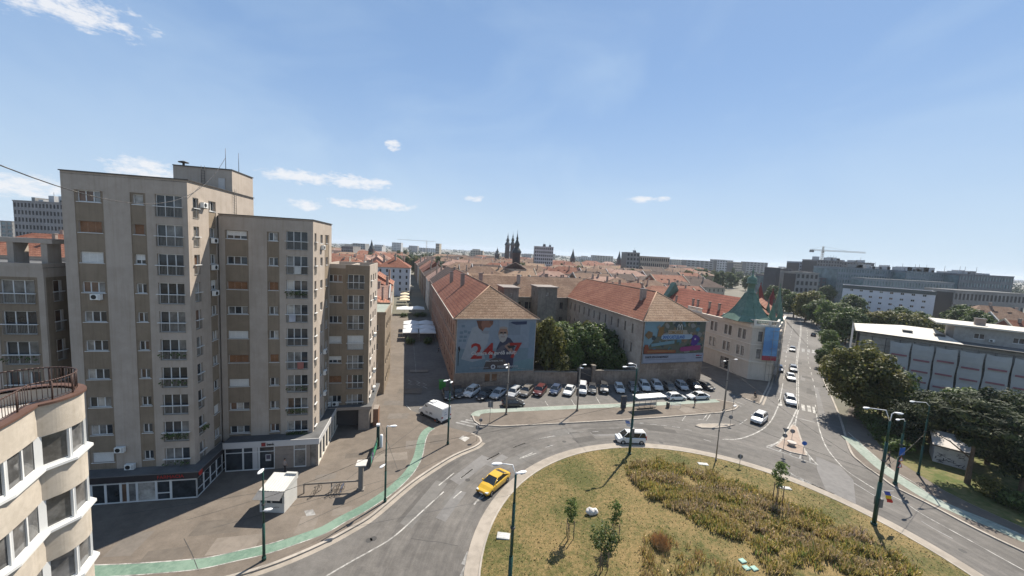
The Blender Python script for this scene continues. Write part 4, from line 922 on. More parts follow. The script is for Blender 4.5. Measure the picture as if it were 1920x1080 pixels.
# ---- banners
class Flat:
    """a printed banner: flat ink shapes on a sheet, each layer 3 mm proud of the last"""
    def __init__(s, name, label, bd, p0, ang, w, h, z0, dep=.35):
        s.root = thing(name, label, 'banner', (p0[0], p0[1], z0), R(ang)); s.w, s.h = w, h; s.k = 0
        b = MB(); b.box(-.1, w+.1, .02, .10, -.1, h+.1, mat('banner_frame', (.30, .30, .31), .6)); b.build('frame', s.root); s.b = MB()
    def ply(s, pts, col, nm=None):
        m = mat('ink_%02x%02x%02x' % tuple(int(c*255) for c in col), tuple(c*.52 for c in col), .6, var=.07, scale=1.2)
        s.k += 1; y = -.0025*s.k; s.b.poly([(p[0]*s.w, y, (1-p[1])*s.h) for p in pts], m)
    def ell(s, cx, cy, rx, ry, col, n=20, a0=0, a1=360): s.ply([(cx+rx*math.cos(R(a0+(a1-a0)*i/n)), cy-ry*math.sin(R(a0+(a1-a0)*i/n))) for i in range(n)][::1], col)
    def rect(s, x0, y0, x1, y1, col): s.ply([(x0, y1), (x1, y1), (x1, y0), (x0, y0)], col)
    def text(s, t, x, y, size, col, bold=0, sx=1.0, nm='lettering'):
        m = mat('ink_%02x%02x%02x' % tuple(int(c*255) for c in col), tuple(c*.52 for c in col), .6, var=.07, scale=1.2)
        s.k += 1; link(nm, text_mesh(t, size, m, ext=.003, bold=bold, sx=sx), s.root, (x*s.w, -.0025*s.k-.012, (1-y)*s.h))
    def done(s): return s.b.build('printed_sheet', s.root)
o = qw(.35, -.25); fb = Flat('medical_banner', 'large pale blue banner reading 24/7 with a white-coated doctor and an elderly man', b1, o, WA, 16.4, 10.9, 3.15)
fb.rect(0, 0, 1, 1, (.30, .37, .45)); fb.rect(0, .55, 1, 1, (.21, .30, .36)); fb.rect(.64, .05, .80, .30, (.25, .31, .38)); fb.rect(.52, .0, .64, .25, (.37, .43, .50)); fb.rect(.92, .05, 1, .9, (.24, .33, .42))
fb.ply([(.70, 1), (1, 1), (1, .75), (.75, .82)], (.20, .33, .36))
for x, y in ((.05, .10), (.03, .22), (.08, .20), (.13, .22), (.03, .30), (.08, .30), (.02, .37), (.07, .37)): fb.rect(x, y, x+.04, y+.045, (.18, .26, .33))
fb.ply([(.06, .74), (.13, .40), (.18, .16), (.24, .12), (.33, .20), (.40, .28), (.38, .45), (.33, .60), (.36, .74), (.20, .80)], (.40, .44, .48))
fb.ply([(.24, .10), (.31, .20), (.40, .22), (.38, .27), (.31, .26)], (.30, .33, .37))
fb.ply([(.24, .02), (.44, .02), (.44, .08), (.40, .15), (.34, .15), (.31, .22), (.26, .14)], (.33, .15, .10)); fb.ply([(.23, .02), (.30, .02), (.29, .10), (.32, .22), (.26, .16)], (.17, .07, .045))
fb.ply([(.44, .02), (.40, .02), (.39, .05), (.43, .11)], (.22, .10, .07))
fb.ply([(.69, .04), (.88, .03), (.88, .09), (.74, .10), (.66, .06)], (.035, .055, .13))
fb.text('24', .17, .735, 4.5, (.42, .025, .02), bold=.08, sx=1.12); 
fb.ply([(.48, .95), (.50, .55), (.55, .38), (.62, .33), (.67, .36), (.72, .45), (.73, .70), (.72, .95)], (.05, .055, .10))
fb.ply([(.44, .95), (.45, .80), (.55, .74), (.62, .78), (.66, .95)], (.13, .10, .09)); fb.ply([(.34, .95), (.37, .80), (.50, .72), (.56, .80), (.56, .95)], (.10, .08, .075))
fb.ell(.575, .26, .062, .115, (.42, .25, .18)); fb.ell(.575, .18, .06, .05, (.46, .40, .36), a1=180); fb.ply([(.53, .27), (.62, .27), (.635, .32), (.61, .41), (.575, .44), (.54, .41), (.515, .32)], (.50, .47, .44)); fb.rect(.535, .235, .57, .265, (.05, .04, .04)); fb.rect(.58, .235, .615, .265, (.05, .04, .04)); fb.rect(.55, .325, .60, .335, (.22, .08, .07)); fb.rect(.57, .25, .58, .30, (.34, .19, .14))
fb.text('7', .66, .735, 4.5, (.42, .025, .02), bold=.08, sx=1.2)
fb.ply([(.49, .60), (.56, .50), (.63, .47), (.66, .52), (.60, .56), (.55, .63)], (.13, .12, .15)); fb.ply([(.60, .51), (.66, .44), (.68, .50), (.72, .62), (.68, .64)], (.40, .24, .18)); fb.ply([(.63, .50), (.72, .49), (.75, .53), (.66, .56)], (.03, .03, .035))
fb.text('Camera de gardă adulți', .18, .665, 1.0, (.70, .68, .66), bold=.025, sx=1.0)
fb.text('(Calea Aradului, 11A)', .365, .80, .42, (.66, .66, .66), bold=.01)
fb.text('#pentruTimișoara', .17, .925, .52, (.42, .45, .50), bold=.005); fb.text('REGINA MARIA', .52, .925, .66, (.50, .52, .55), bold=.015)
for k in range(8):
    a = k*45; fb.ell(.465+.022*math.cos(R(a)), .905-.033*math.sin(R(a)), .010, .015, (.70, .70, .72), 8)
fb.ell(.465, .905, .014, .021, (.06, .05, .09), 10)
gm = (.02, .02, .025)
for pts in ([(.015, .52), (.03, .49), (.045, .55), (.03, .62)], [(.02, .60), (.028, .60), (.028, .86), (.02, .86)]): fb.ply(pts, gm)
fb.done()
o = fr(WA, .35, -.25); o = (29.1+o[0], 80.6+o[1]); fb = Flat('promotion_banner', 'colourful holiday collage banner with blue and orange lettering above a white strip', b2, o, WA, 16.1, 9.4, 5.0)
fb.rect(0, 0, 1, .78, (.16, .17, .13)); fb.ply([(0, .6), (.0, 0), (.32, 0), (.22, .2), (.2, .35), (.08, .6)], (.23, .38, .45))
rr = random.Random(11); pal = [(.30, .20, .12), (.12, .16, .08), (.35, .28, .20), (.10, .25, .32), (.30, .30, .28), (.22, .12, .07), (.07, .12, .06), (.40, .33, .25), (.06, .09, .10), (.20, .30, .34)]
for k in range(70):
    x, y = rr.uniform(.0, .98), rr.uniform(.02, .74)
    if x < .22 and y < .25: continue
    if k < 22: x = rr.uniform(.6, .98)
    n = rr.randrange(4, 7); r = rr.uniform(.02, .06); fb.ply([(min(1, max(0, x+r*math.cos(2*math.pi*i/n+k)*rr.uniform(.6, 1.2))), min(.78, max(0, y-1.6*r*math.sin(2*math.pi*i/n+k)*rr.uniform(.6, 1.2)))) for i in range(n)], pal[rr.randrange(10)])
fb.ply([(.0, .32), (.05, .22), (.12, .26), (.12, .36), (.06, .42)], (.24, .15, .07)); fb.ply([(.20, .33), (.22, .14), (.30, .12), (.29, .34), (.22, .36)], (.30, .17, .06)); fb.ply([(.11, .53), (.48, .45), (.49, .53), (.12, .60)], (.20, .36, .42))
fb.ply([(.36, .31), (.37, .20), (.68, .20), (.69, .31)], (.45, .40, .32)); fb.text('COMOARELE', .375, .295, 1.05, (.35, .20, .06), bold=.035, sx=.62)
fb.ply([(.26, .40), (.27, .33), (.30, .31), (.76, .31), (.785, .35), (.77, .41), (.74, .43), (.29, .43)], (.42, .55, .68)); fb.text('SANDCASTLELAND', .285, .41, 1.02, (.02, .13, .42), bold=.03, sx=.66)
for dx in (0, .042):
    fb.ell(.535+dx, .16, .024, .10, (.62, .62, .60), 14, 0, 180); fb.ell(.535+dx, .17, .013, .085, (.20, .20, .17), 14, 0, 180)
    fb.rect(.511+dx, .15, .522+dx, .20, (.62, .62, .60))
fb.rect(.587, .15, .60, .20, (.62, .62, .60))
fb.ply([(.76, .57), (.78, .36), (.82, .32), (.88, .36), (.91, .42), (.87, .56), (.82, .60)], (.09, .03, .26)); fb.ell(.83, .43, .016, .025, (.6, .6, .65), 8)
fb.ply([(.58, .70), (.60, .62), (.93, .58), (.94, .68), (.92, .70), (.62, .73)], (.36, .06, .20)); fb.ply([(.0, .75), (.01, .55), (.06, .55), (.08, .66), (.52, .69), (.52, .76), (.02, .76)], (.33, .09, .04)); fb.rect(.06, .69, .50, .73, (.42, .20, .08))
fb.rect(0, .785, 1, 1, (.44, .47, .56)); fb.rect(0, .985, 1, 1, (.25, .26, .3)); fb.text('DOAR ÎN APLICAȚIA McDONALD’S', .03, .87, .62, (.03, .03, .05), bold=.03, sx=.62); fb.rect(.04, .905, .70, .915, (.25, .27, .33))
fb.rect(.87, .82, .93, .855, (.40, .05, .10)); fb.rect(.935, .83, .97, .85, (.3, .1, .14)); fb.rect(.87, .885, .97, .905, (.03, .03, .04))
fb.done()
# ================================================================ corner building with green turret
cbw = mat('corner_facade', (.50, .445, .37), .9, scale=.8, col2=(.57, .51, .43), s2=.15, bump=.1, streak=.12)
trim = mat('corner_trim', (.62, .57, .49), .85, var=.08)
dframe = mat('dark_window_frame', (.10, .07, .05), .5)
copper = mat('green_copper', (.075, .135, .10), .6, scale=1.5, col2=(.125, .195, .15), s2=.3)
K = (58.6, 89.1); CA = 105.0
cb_ = Bld('corner_building', 'ornate cream three-storey corner building with a green pyramid turret and red tiled roof', 'building', K)
dl = Vector((math.cos(R(CA)), math.sin(R(CA)))); K2 = (4.9, -1.1); rd = Vector((math.cos(R(51)), math.sin(R(51)))); K3 = (K2[0]+rd.x*26, K2[1]+rd.y*26)
LL = dl*36; HE = 13.6
def ornate(fc, z_rows, starts, w=1.0, pair=True, shop=True, m=cbw):
    hs = []
    for zi, (z, h) in enumerate(z_rows):
        for u in starts:
            if pair: hs += [(u, u+w, z, z+h), (u+w+.35, u+2*w+.35, z, z+h)]
            else: hs.append((u, u+1.5, z, z+h))
    if shop:
        for u in starts[::2]: hs.append((u-.3, u+2.4, .5, 3.5))
    fc.wall(0, HE, hs, m=m, dep=.2)
    for h in hs: fc.window(h[0], h[2], h[1]-h[0], h[3]-h[2], 2 if h[1]-h[0] > 1.2 else 1, 0, fm=dframe, cross=True, sill=False, dep=.16)
    b = MB()
    for z, pr2, t in ((4.4, .22, .3), (8.7, .15, .2), (HE-.45, .45, .3), (HE-.75, .25, .3), (HE-.15, .6, .15)): bx(fc, b, -.05, fc.L+.05, -pr2, -.002, z, z+t, trim)
    for h in hs:
        if h[2] > 4: bx(fc, b, h[0]-.12, h[0], -.06, -.001, h[2]-.1, h[3]+.1, trim); bx(fc, b, h[1], h[1]+.12, -.06, -.001, h[2]-.1, h[3]+.1, trim); bx(fc, b, h[0]-.12, h[1]+.12, -.08, -.001, h[3]+.1, h[3]+.28, trim); bx(fc, b, h[0]-.12, h[1]+.12, -.12, -.001, h[2]-.22, h[2]-.1, trim)
    cb_.part(b, 'moulding')
ZR = [(5.4, 2.3), (9.6, 2.4)]
f1 = cb_.face((LL.x, LL.y), (0, 0)); ornate(f1, ZR, [f1.L-x for x in (33, 29, 25, 21, 17.2, 13.0, 8.3, 4.0)])
f2 = cb_.face((0, 0), K2); ornate(f2, ZR, [1.3], shop=False)
f3 = cb_.face(K2, K3); ornate(f3, ZR, [1.4+i*4.2 for i in range(6)])
bk = (LL.x+16, LL.y+2); cb_.face(K3, bk).wall(0, HE, m=cbw); cb_.face(bk, (LL.x, LL.y)).wall(0, HE, m=cbw); cb_.done()
b = MB()
for fc, segs in ((f1, [(f1.L-9, f1.L), (f1.L-22, f1.L-16.5)]), (f2, [(0, f2.L)]), (f3, [(0, 8)])):
    for a, e_ in segs:
        bx(fc, b, a, e_, -.35, .05, HE, HE+.25, trim); bx(fc, b, a, e_, -.35, .05, HE+1.05, HE+1.25, trim)
        n = max(1, int((e_-a)/.35))
        for i in range(n): u = a+(e_-a)*(i+.5)/n; bx(fc, b, u-.07, u+.07, -.25, -.05, HE+.25, HE+1.05, trim)
        for i in range(int((e_-a)/3.2)+1): u = min(a+i*3.2, e_-.5); bx(fc, b, u, u+.6, -.38, .08, HE+.25, HE+1.04, trim)
cb_.part(b, 'balustrade')
# red roof along the left front, ridge parallel to it
b = MB(); n = Vector((f1.n.x, f1.n.y)); p0 = Vector((LL.x, LL.y)); p1 = Vector((0, 0))-dl*-6.5
def v3(p, z): return (p.x, p.y, z)
b.poly([v3(p0+n*.1, HE), v3(p1+n*.1, HE), v3(p1+n*7.5, HE+5.2), v3(p0+n*7.5, HE+5.2)], tile_c)
b.poly([v3(p1+n*15, HE), v3(p0+n*15, HE), v3(p0+n*7.5, HE+5.2), v3(p1+n*7.5, HE+5.2)], tile_c)
kb2 = Vector(K2); n3 = Vector((f3.n.x, f3.n.y)); q0 = kb2+rd*6; q1 = Vector(K3)
b.poly([v3(q0, HE), v3(q1, HE), v3(q1+n3*6, HE+4.6), v3(q0+n3*6, HE+4.6)], tile_o); b.poly([v3(q1+n3*12, HE), v3(q0+n3*12, HE), v3(q0+n3*6, HE+4.6), v3(q1+n3*6, HE+4.6)], tile_o)
b.poly([v3(q1, HE), v3(q1+n3*12, HE), v3(q1+n3*6, HE+4.6)], cbw)
rfo = cb_.part(b, 'roof')
for t in (4.5, 8, 12.5, 14.5, 22): 
    c = p1+(p0-p1).normalized()*(t+2)+n*2.2; b = MB(); b.box(c.x-.25, c.x+.25, c.y-.25, c.y+.25, HE+1, HE+3.0, chim_m); b.box(c.x-.33, c.x+.33, c.y-.33, c.y+.33, HE+3.0, HE+3.2, metal_dk); b.build('chimney', rfo)
b = MB(); c = p0+n*5; b.poly([v3(p0+n*.5-dl*1, HE), v3(p0+n*9-dl*1, HE), v3(p0+n*5-dl*1, HE+7)], copper); b.poly([v3(p0+n*9+dl*1, HE), v3(p0+n*.5+dl*1, HE), v3(p0+n*5+dl*1, HE+7)], copper)
for s1, s2 in ((.5, 5), (5, 9)):
    za, zb = (HE, HE+7) if s1 < 4 else (HE+7, HE); b.poly([v3(p0+n*s1-dl, za), v3(p0+n*s2-dl, zb), v3(p0+n*s2+dl, zb), v3(p0+n*s1+dl, za)], copper)
b.build('green_gable', rfo)
# turret: concave pyramid with ribs, drum, dome and finial
tc_ = (1.2, 4.2)
b = MB(); prof = [(4.6, 0), (3.3, 1.4), (2.3, 3.2), (1.55, 5.0), (1.05, 6.3), (.9, 6.8)]
base = []
for j, (r, z) in enumerate(prof):
    k_ = [(-r*1.12, -r*.55), (-r*.35, -r*.98), (r*.72, -r*.98), (r*1.15, r*.1), (r*.9, r*.95), (-r*.9, r*.95)]
    base.append([(tc_[0]+x*math.cos(R(12))-y*math.sin(R(12)), tc_[1]+x*math.sin(R(12))+y*math.cos(R(12)), HE+.5+z) for x, y in k_])
for j in range(len(base)-1):
    for i in range(6): b.poly([base[j][i], base[j][(i+1) % 6], base[j+1][(i+1) % 6], base[j+1][i]], copper)
for i in range(6):
    for j in range(len(base)-1): b.tube(base[j][i], base[j+1][i], .09, .09, copper, 5)
b.ring([(1.0, 6.7), (1.1, 6.85), (.85, 6.95), (.8, 9.0), (1.25, 9.1), (1.25, 9.3), (1.0, 9.5), (1.15, 10.0), (.95, 10.6), (.45, 11.0), (.2, 11.4), (.16, 12.0), (.3, 12.2), (.1, 12.5), (.03, 13.6)], copper, 12, (tc_[0], tc_[1], HE+.5))
cb_.part(b, 'turret')
def spike(c, r, h, z0=HE+.6, m=copper, nm='spire'):
    b = MB(); n_ = 6; pr3 = [(r, 0), (r*.62, h*.28), (r*.3, h*.62), (.03, h)]
    b.ring(pr3, m, n_, (c[0], c[1], z0), smooth=False); b.ring([(.12, h-.2), (.2, h), (.02, h+.5)], m, 6, (c[0], c[1], z0)); return cb_.part(b, nm)
spike((6.0, 2.4), 1.3, 5.2); spike((22, 32), 4.2, 11, 11, mat('dark_red_spire_tiles', (.15, .035, .03), .8), 'red_spire'); spike((29, 36), 3.6, 9, 11, mat('dark_red_spire_tiles', (.15, .035, .03), .8), 'red_spire'); spike((9.2, 4.2), 1.1, 4.0); spike((5.4, 7.8), 2.0, 7.0); spike((16.5, 15.5), 1.7, 8.5); spike((9.6, 9.4), 1.2, 4.5)
# blue scaffold banner
bo = thing('building_banner', 'tall blue banner with a red foot hung on the corner building scaffold', 'banner', (K[0]+K2[0]+.1, K[1]+K2[1]-.75, 5.4), R(-4))
b = MB(); b.box(-3.1, .15, 0, .06, 1.1, 8.0, mat('blue_banner', (.10, .22, .42), .7, scale=.4, col2=(.17, .33, .52), s2=.3)); b.build('blue_sheet', bo)
b = MB(); b.box(-3.1, .15, 0, .06, 0, 1.098, mat('red_banner_foot', (.30, .05, .07), .7)); b.build('red_foot', bo)
so_ = thing('scaffold', 'thin metal scaffold round the foot and edge of the cream corner building', 'scaffold', (K[0]+K2[0], K[1]+K2[1], 0))
b = MB()
for t in range(6):
    c = Vector((-1.7, -.4)) if t == 0 else rd*(t*2.2-2.2)+Vector((.25, -.2))
    for off_ in (0, .9):
        nn = -n3*(-.0-off_*0)
        b.tube((c.x+off_*.6, c.y-off_*.6, 0), (c.x+off_*.6, c.y-off_*.6, 14.6), .04, .04, rail_m, 5)
for z in (2.1, 4.2, 6.3, 8.4, 10.5, 12.6):
    a, c = rd*0+Vector((.25, -.2)), rd*8.8+Vector((.25, -.2)); b.tube((a.x, a.y, z), (c.x, c.y, z), .035, .035, rail_m, 5); b.tube((a.x+.5, a.y-.5, z), (c.x+.5, c.y-.5, z), .035, .035, rail_m, 5)
    b.tube((-1.7, -.9, z), (1.3, -1.3, z), .035, .035, rail_m, 5)
    b.prism([(a.x, a.y), (a.x+.55, a.y-.55), (c.x+.55, c.y-.55), (c.x, c.y)], z-.05, z, mat('scaffold_boards', (.35, .30, .25), .9))
b.build('scaffold_frame', so_)

# ================================================================ old town roofs beyond
wallm = [mat('house_wall_%s' % n_, c, .9, var=.1) for n_, c in (('cream', (.38, .33, .26)), ('grey', (.26, .25, .235)), ('ochre', (.32, .24, .15)), ('white', (.45, .435, .41)), ('brown', (.20, .15, .12)))]
roofm = [tile_r, tile_o, tile_o, tile_b, tile_t, tile_mat('dark_brown_tiles', (.075, .05, .04), (.12, .08, .065), 2.2), tile_mat('pale_pink_tiles', (.34, .205, .155), (.42, .27, .21), 2.2)]
def house(x, y, ang, w, d, he, hr, wm, rm, kind, label, group, nwin=True, name='town_house'):
    bd = Bld(name, label, 'house', (x, y), group); q = lambda u, v: fr(ang, u, v)
    P4 = [q(0, 0), q(w, 0), q(w, d), q(0, d)]; b = MB()
    for i in range(4):
        fc = bd.face(P4[i], P4[(i+1) % 4]); n_ = max(1, int(fc.L/3.2)); hs = []
        if nwin and i in (0, 1, 3):
            for z in [he-2.8-3.4*k for k in range(int((he-1)/3.4))]:
                for j in range(n_): u = (j+.5)*fc.L/n_; hs.append((u-.5, u+.5, z, z+1.7))
        fc.wall(0, he, hs, m=wm, dep=.12)
        for h in hs: bd.wall.poly([fc.pt(h[0], .2, h[2]), fc.pt(h[1], .2, h[2]), fc.pt(h[1], .2, h[3]), fc.pt(h[0], .2, h[3])], dkwin)
    if (w >= d and kind == 'gable'):
        for u, s in ((0, 1), (w, -1)): bd.wall.poly([(*q(u, 0), he), (*q(u, d/2), he+hr-.05), (*q(u, d), he)][::-s], wm)
    elif kind == 'gable':
        for v, s in ((0, 1), (d, -1)): bd.wall.poly([(*q(0, v), he), (*q(w, v), he), (*q(w/2, v), he+hr-.05)][::s], wm)
    bd.done(); b = MB(); roof_geo(b, (0, 0), ang, w, d, he, he+hr, rm, kind, ov=.35 if kind == 'hip' else .15); r_ = bd.part(b, 'roof')
    if kind == 'gable' and w >= d:
        b = MB(); wl3 = wallm[RN.choice((0, 1, 3))]
        for u in (0, w):
            for va, vb_, za, zb_ in ((0, d/2, he+.1, he+hr+.1), (d/2, d, he+hr+.1, he+.1)):
                p_, q__ = q(u-.22, va), q(u-.22, vb_); r1_, r2_ = q(u+.22, va), q(u+.22, vb_); b.poly([(*p_, za+.35), (*q__, zb_+.35), (*r2_, zb_+.35), (*r1_, za+.35)], wl3); b.poly([(*p_, za-.4), (*q__, zb_-.4), (*q__, zb_+.35), (*p_, za+.35)], wl3); b.poly([(*r1_, za-.4), (*r2_, zb_-.4), (*r2_, zb_+.35), (*r1_, za+.35)][::-1], wl3)
        b.build('gable_parapet', r_)
    for k in range(RN.choice((0, 0, 2, 3, 4)) if y < 330 else 0):
        u = w*(k+1)/5.; v_ = d*.2; zz = he+hr*.4; b = MB(); c4 = [q(u, v_), q(u+1.3, v_), q(u+1.3, v_+1.6), q(u, v_+1.6)]
        if w >= d: b.prism(c4, he+.2, zz+.55, rm, rm); b.poly([(*q(u+.15, v_-.01), zz-.45), (*q(u+1.15, v_-.01), zz-.45), (*q(u+1.15, v_-.01), zz+.35), (*q(u+.15, v_-.01), zz+.35)], dkwin); b.build('dormer', r_)
    for k in range(rnd.choice((1, 2, 3))):
        u, v = rnd.uniform(.12, .88)*w, rnd.uniform(.25, .75)*d; c = q(u, v); b = MB(); s = rnd.uniform(.3, .5); zt = he+hr*rnd.uniform(.8, 1.15)+.8
        b.box(c[0]-s, c[0]+s, c[1]-s*.7, c[1]+s*.7, he, zt, chim_m); b.box(c[0]-s-.1, c[0]+s+.1, c[1]-s*.7-.1, c[1]+s*.7+.1, zt, zt+.15, chim_m); b.build('chimney', r_)
    return bd
# white four-storey house facing down the street
hw = A(707, 500, 205); hw2 = A(766, 500, 205)
house(hw.x, 205, 14, 17.5, 22, 15.8, 5.8, mat('shade_blue_white_wall', (.46, .47, .50), .9, var=.05), tile_r, 'hip', 'white four-storey town house facing down the street, red mansard roof', None)  # white wall given the blue cast of its shade as base colour
for x_, y_, w_, he_, hr_, rm_, k_, lb_ in ((-124, 84, 33, 21.0, 4.6, tile_o, 'hip', 'cream town house with an orange roof seen through the concrete roof frame'), (-150, 104, 44, 21.5, 4.4, tile_r, 'hip', 'red-roofed town house behind the orange-roofed one at far left')):
    house(x_, y_, 12, w_, 14, he_, hr_, wallm[3], rm_, k_, lb_, None)
# rows on the left of the street
def along(u, v): return qw(u, v)
hues = {tile_r: 'red-brown', tile_o: 'orange-red', tile_b: 'brown', tile_t: 'tan', roofm[5]: 'dark brown', roofm[6]: 'pale pink'}
left = [(14, 9, 7.2, 4.0, roofm[6], 'hip'), (28, 11, 8, 3.6, tile_o, 'gable'), (44, 14, 9, 4.2, tile_o, 'hip'), (61, 12, 9.5, 4, roofm[6], 'gable'), (76, 15, 10.5, 4.5, tile_r, 'hip'), (95, 16, 11, 4.5, tile_o, 'gable')]
for i, (v, d, he, hr, rm, kd) in enumerate(left):
    p = along(-28.5, v); house(p[0], p[1], WA, 13.5, d+1.5, he, hr, wallm[(i*2) % 5], rm, kd, '%s roofed street house, %s after the flat-roofed block on the left' % (hues[rm], ['first', 'second', 'third', 'fourth', 'fifth', 'sixth'][i]), None)
# street continues: houses both sides further away
for i in range(9):
    v = 150+i*26; p = along(-36-i*.8, v); rm = roofm[RN.randrange(7)]
    if i < 2: continue
    house(p[0], p[1], WA, 14, 24, RN.uniform(11, 14), RN.uniform(4, 6), wallm[RN.randrange(5)], rm, RN.choice(('hip', 'gable')), 'town house with tiled roof lining the left side of the far street', 'houses lining the far street')
for i in range(9):
    v = 70+i*27; p = along(0.5-i*.3, v); rm = roofm[[5, 6, 5, 0, 1, 5, 6, 1, 0][i]]
    house(p[0], p[1], WA, 15, 25, RN.uniform(12.5, 14.5), RN.uniform(4.5, 6.5), wallm[RN.randrange(5)], rm, ['gable', 'gable', 'hip'][i % 3], 'town house with tiled roof lining the right side of the far street', 'houses lining the far street right')
# blocks behind the barracks
cnt = 0
v = 56
while v < 620:
    d = RN.uniform(11, 15)+v*.008; u = -150 if v > 130 else 20
    row_he = 10.5+RN.random()*3
    while u < 60+v*.9:
        w_ = RN.uniform(16, 34)+v*.02; p = along(u, v)
        rx = p[0]/max(p[1], 1)
        inside = -0.62 < rx < .88 and not (-20 < u+w_ and u < 17 and v < 310) and not (-40 < u < -18 and v < 385) and not (-62 < u < -10 and v < 130) and not (-30 < u < 10 and 120 < v)
        # keep clear of the main road, corner building and the park on the right
        if p[0] > 44 and p[1] < 128: inside = False
        if p[0] > .735*p[1] and p[1] < 330: inside = False
        if p[0]+w_*.96 > .80*p[1]-2 and p[1] < 320: inside = False
        if u < -18 and v < 120: inside = False
        if -45 < u < -10 and 120 < v < 160: inside = False
        if inside and cnt < 200 and RN.random() < (.97 if v < 300 else .8):
            rm = roofm[RN.choice((0, 0, 1, 2, 3, 3, 4, 5, 5, 5, 6, 3))]; k_ = RN.random(); rot = WA
            zone = 'between the barracks and the church spires' if v < 200 else ('in the middle of the old town' if v < 380 else 'on the far edge of the old town')
            big = 'long' if w_ > 28 else ('small' if w_ < 20 else 'wide')
            kd = 'gable' if k_ < .45 else 'hip'
            house(p[0], p[1], rot+RN.uniform(-1.5, 1.5), w_, d, row_he+RN.uniform(-1, 1.2), min(d*.36, RN.uniform(3.5, 6)), wallm[RN.randrange(5)], rm, kd,
                  '%s %s house, %s %s roof, %s' % (big, ['low', 'old', 'plain', 'plastered', 'worn', 'chimneyed'][RN.randrange(6)], hues[rm], kd, zone), '%s town houses %s' % (hues[rm]+' roofed', zone), nwin=v < 260)
            cnt += 1
        u += w_+(0 if RN.random() < .7 else RN.uniform(3, 9))
    v += d+RN.uniform(1, 9)+v*.02
# ---- landmarks on the skyline
def tower_ch(px, ytop, Y, w, label, m, bulb=True, base_y=None, name='church_tower', cat='church tower'):
    p = A(px, ytop, Y); H_ = p.z; t = thing(name, label, cat, (p.x, Y, 0)); b = MB(); hb = H_*.62
    b.box(-w/2, w/2, -w/2, w/2, 0, hb, m); b.box(-w/2-.3, w/2+.3, -w/2-.3, w/2+.3, hb, hb+.6, m); b.box(-w/2-.2, w/2+.2, -w/2-.2, w/2+.2, hb*.7, hb*.7+.5, m); b.build('tower_shaft', t)
    b = MB(); r = w*.62; h = H_-hb-.6
    pr4 = [(r, 0), (r*1.05, h*.06), (r*.75, h*.16), (r*.45, h*.24), (r*.5, h*.30), (r*.62, h*.36), (r*.4, h*.46), (r*.2, h*.56), (r*.26, h*.62), (r*.12, h*.7), (.12, h*.85), (.05, h)] if bulb else [(r, 0), (r*.55, h*.35), (r*.2, h*.75), (.05, h)]
    b.ring(pr4, mat('dark_spire_sheet', (.05, .055, .055), .5), 8, (0, 0, hb+.6)); b.build('spire', t)
    b = MB(); k = 0
    for sx in (-1, 1): b.box(-w*.15, w*.15, sx*(w/2+.05)-.05, sx*(w/2+.05)+.05, hb*.78, hb*.92, dkwin)
    b.build('belfry_opening', t)
dchm = mat('dark_stone', (.085, .06, .055), .9, var=.2)
tower_ch(971, 430, 250, 5.0, 'dark red onion-spired church tower rising highest over the roofs', dchm)
tower_ch(953, 434, 620, 7.5, 'left one of the cathedral twin towers with a pointed spire', dchm)
tower_ch(962.5, 433, 590, 6.5, 'right one of the cathedral twin towers with a pointed spire', dchm)
tower_ch(933, 462, 600, 7, 'short domed church tower left of the cathedral towers', dchm, name='church_tower')
tower_ch(697, 449, 480, 6, 'slim dark pointed steeple above the roofs on the left', dchm, False)
tower_ch(1162, 470, 600, 6, 'small pointed church steeple left of the long office building', dchm, False)
tower_ch(1075, 466, 520, 6, 'thin spire beside the roofs right of the hotel', dchm, False)
t = thing('baroque_church', 'small white church front with a round window below the dark spire', 'church', (A(965, 520, 235).x, 235, 0)); b = MB(); cm = wallm[0]
z1 = A(965, 495, 235).z; w_ = 7; b.box(-w_, w_, 0, 24, 0, z1-3, cm); b.prism([(-4, -.3), (4, -.3), (4, 1), (-4, 1)], 0, z1, cm); b.build('wall', t)
b = MB(); b.tube((0, -.32, z1-2.5), (0, -.4, z1-2.5), 1.1, 1.1, dkwin, 14); b.box(-1, 1, -.36, -.3, z1-9, z1-5.5, dkwin); b.build('round_window', t)
b = MB(); roof_geo(b, (-w_, 0), 0, 14, 24, z1-3, z1+1, roofm[5], 'gable'); b.build('roof', t)
glassb = mat('office_glass', (.085, .13, .14), .25, scale=.25, col2=(.17, .235, .25), s2=.05, spec=.5)
conc = mat('far_concrete', (.23, .225, .215), .9, var=.12); wht = mat('far_white_wall', (.42, .42, .42), .9, var=.08)
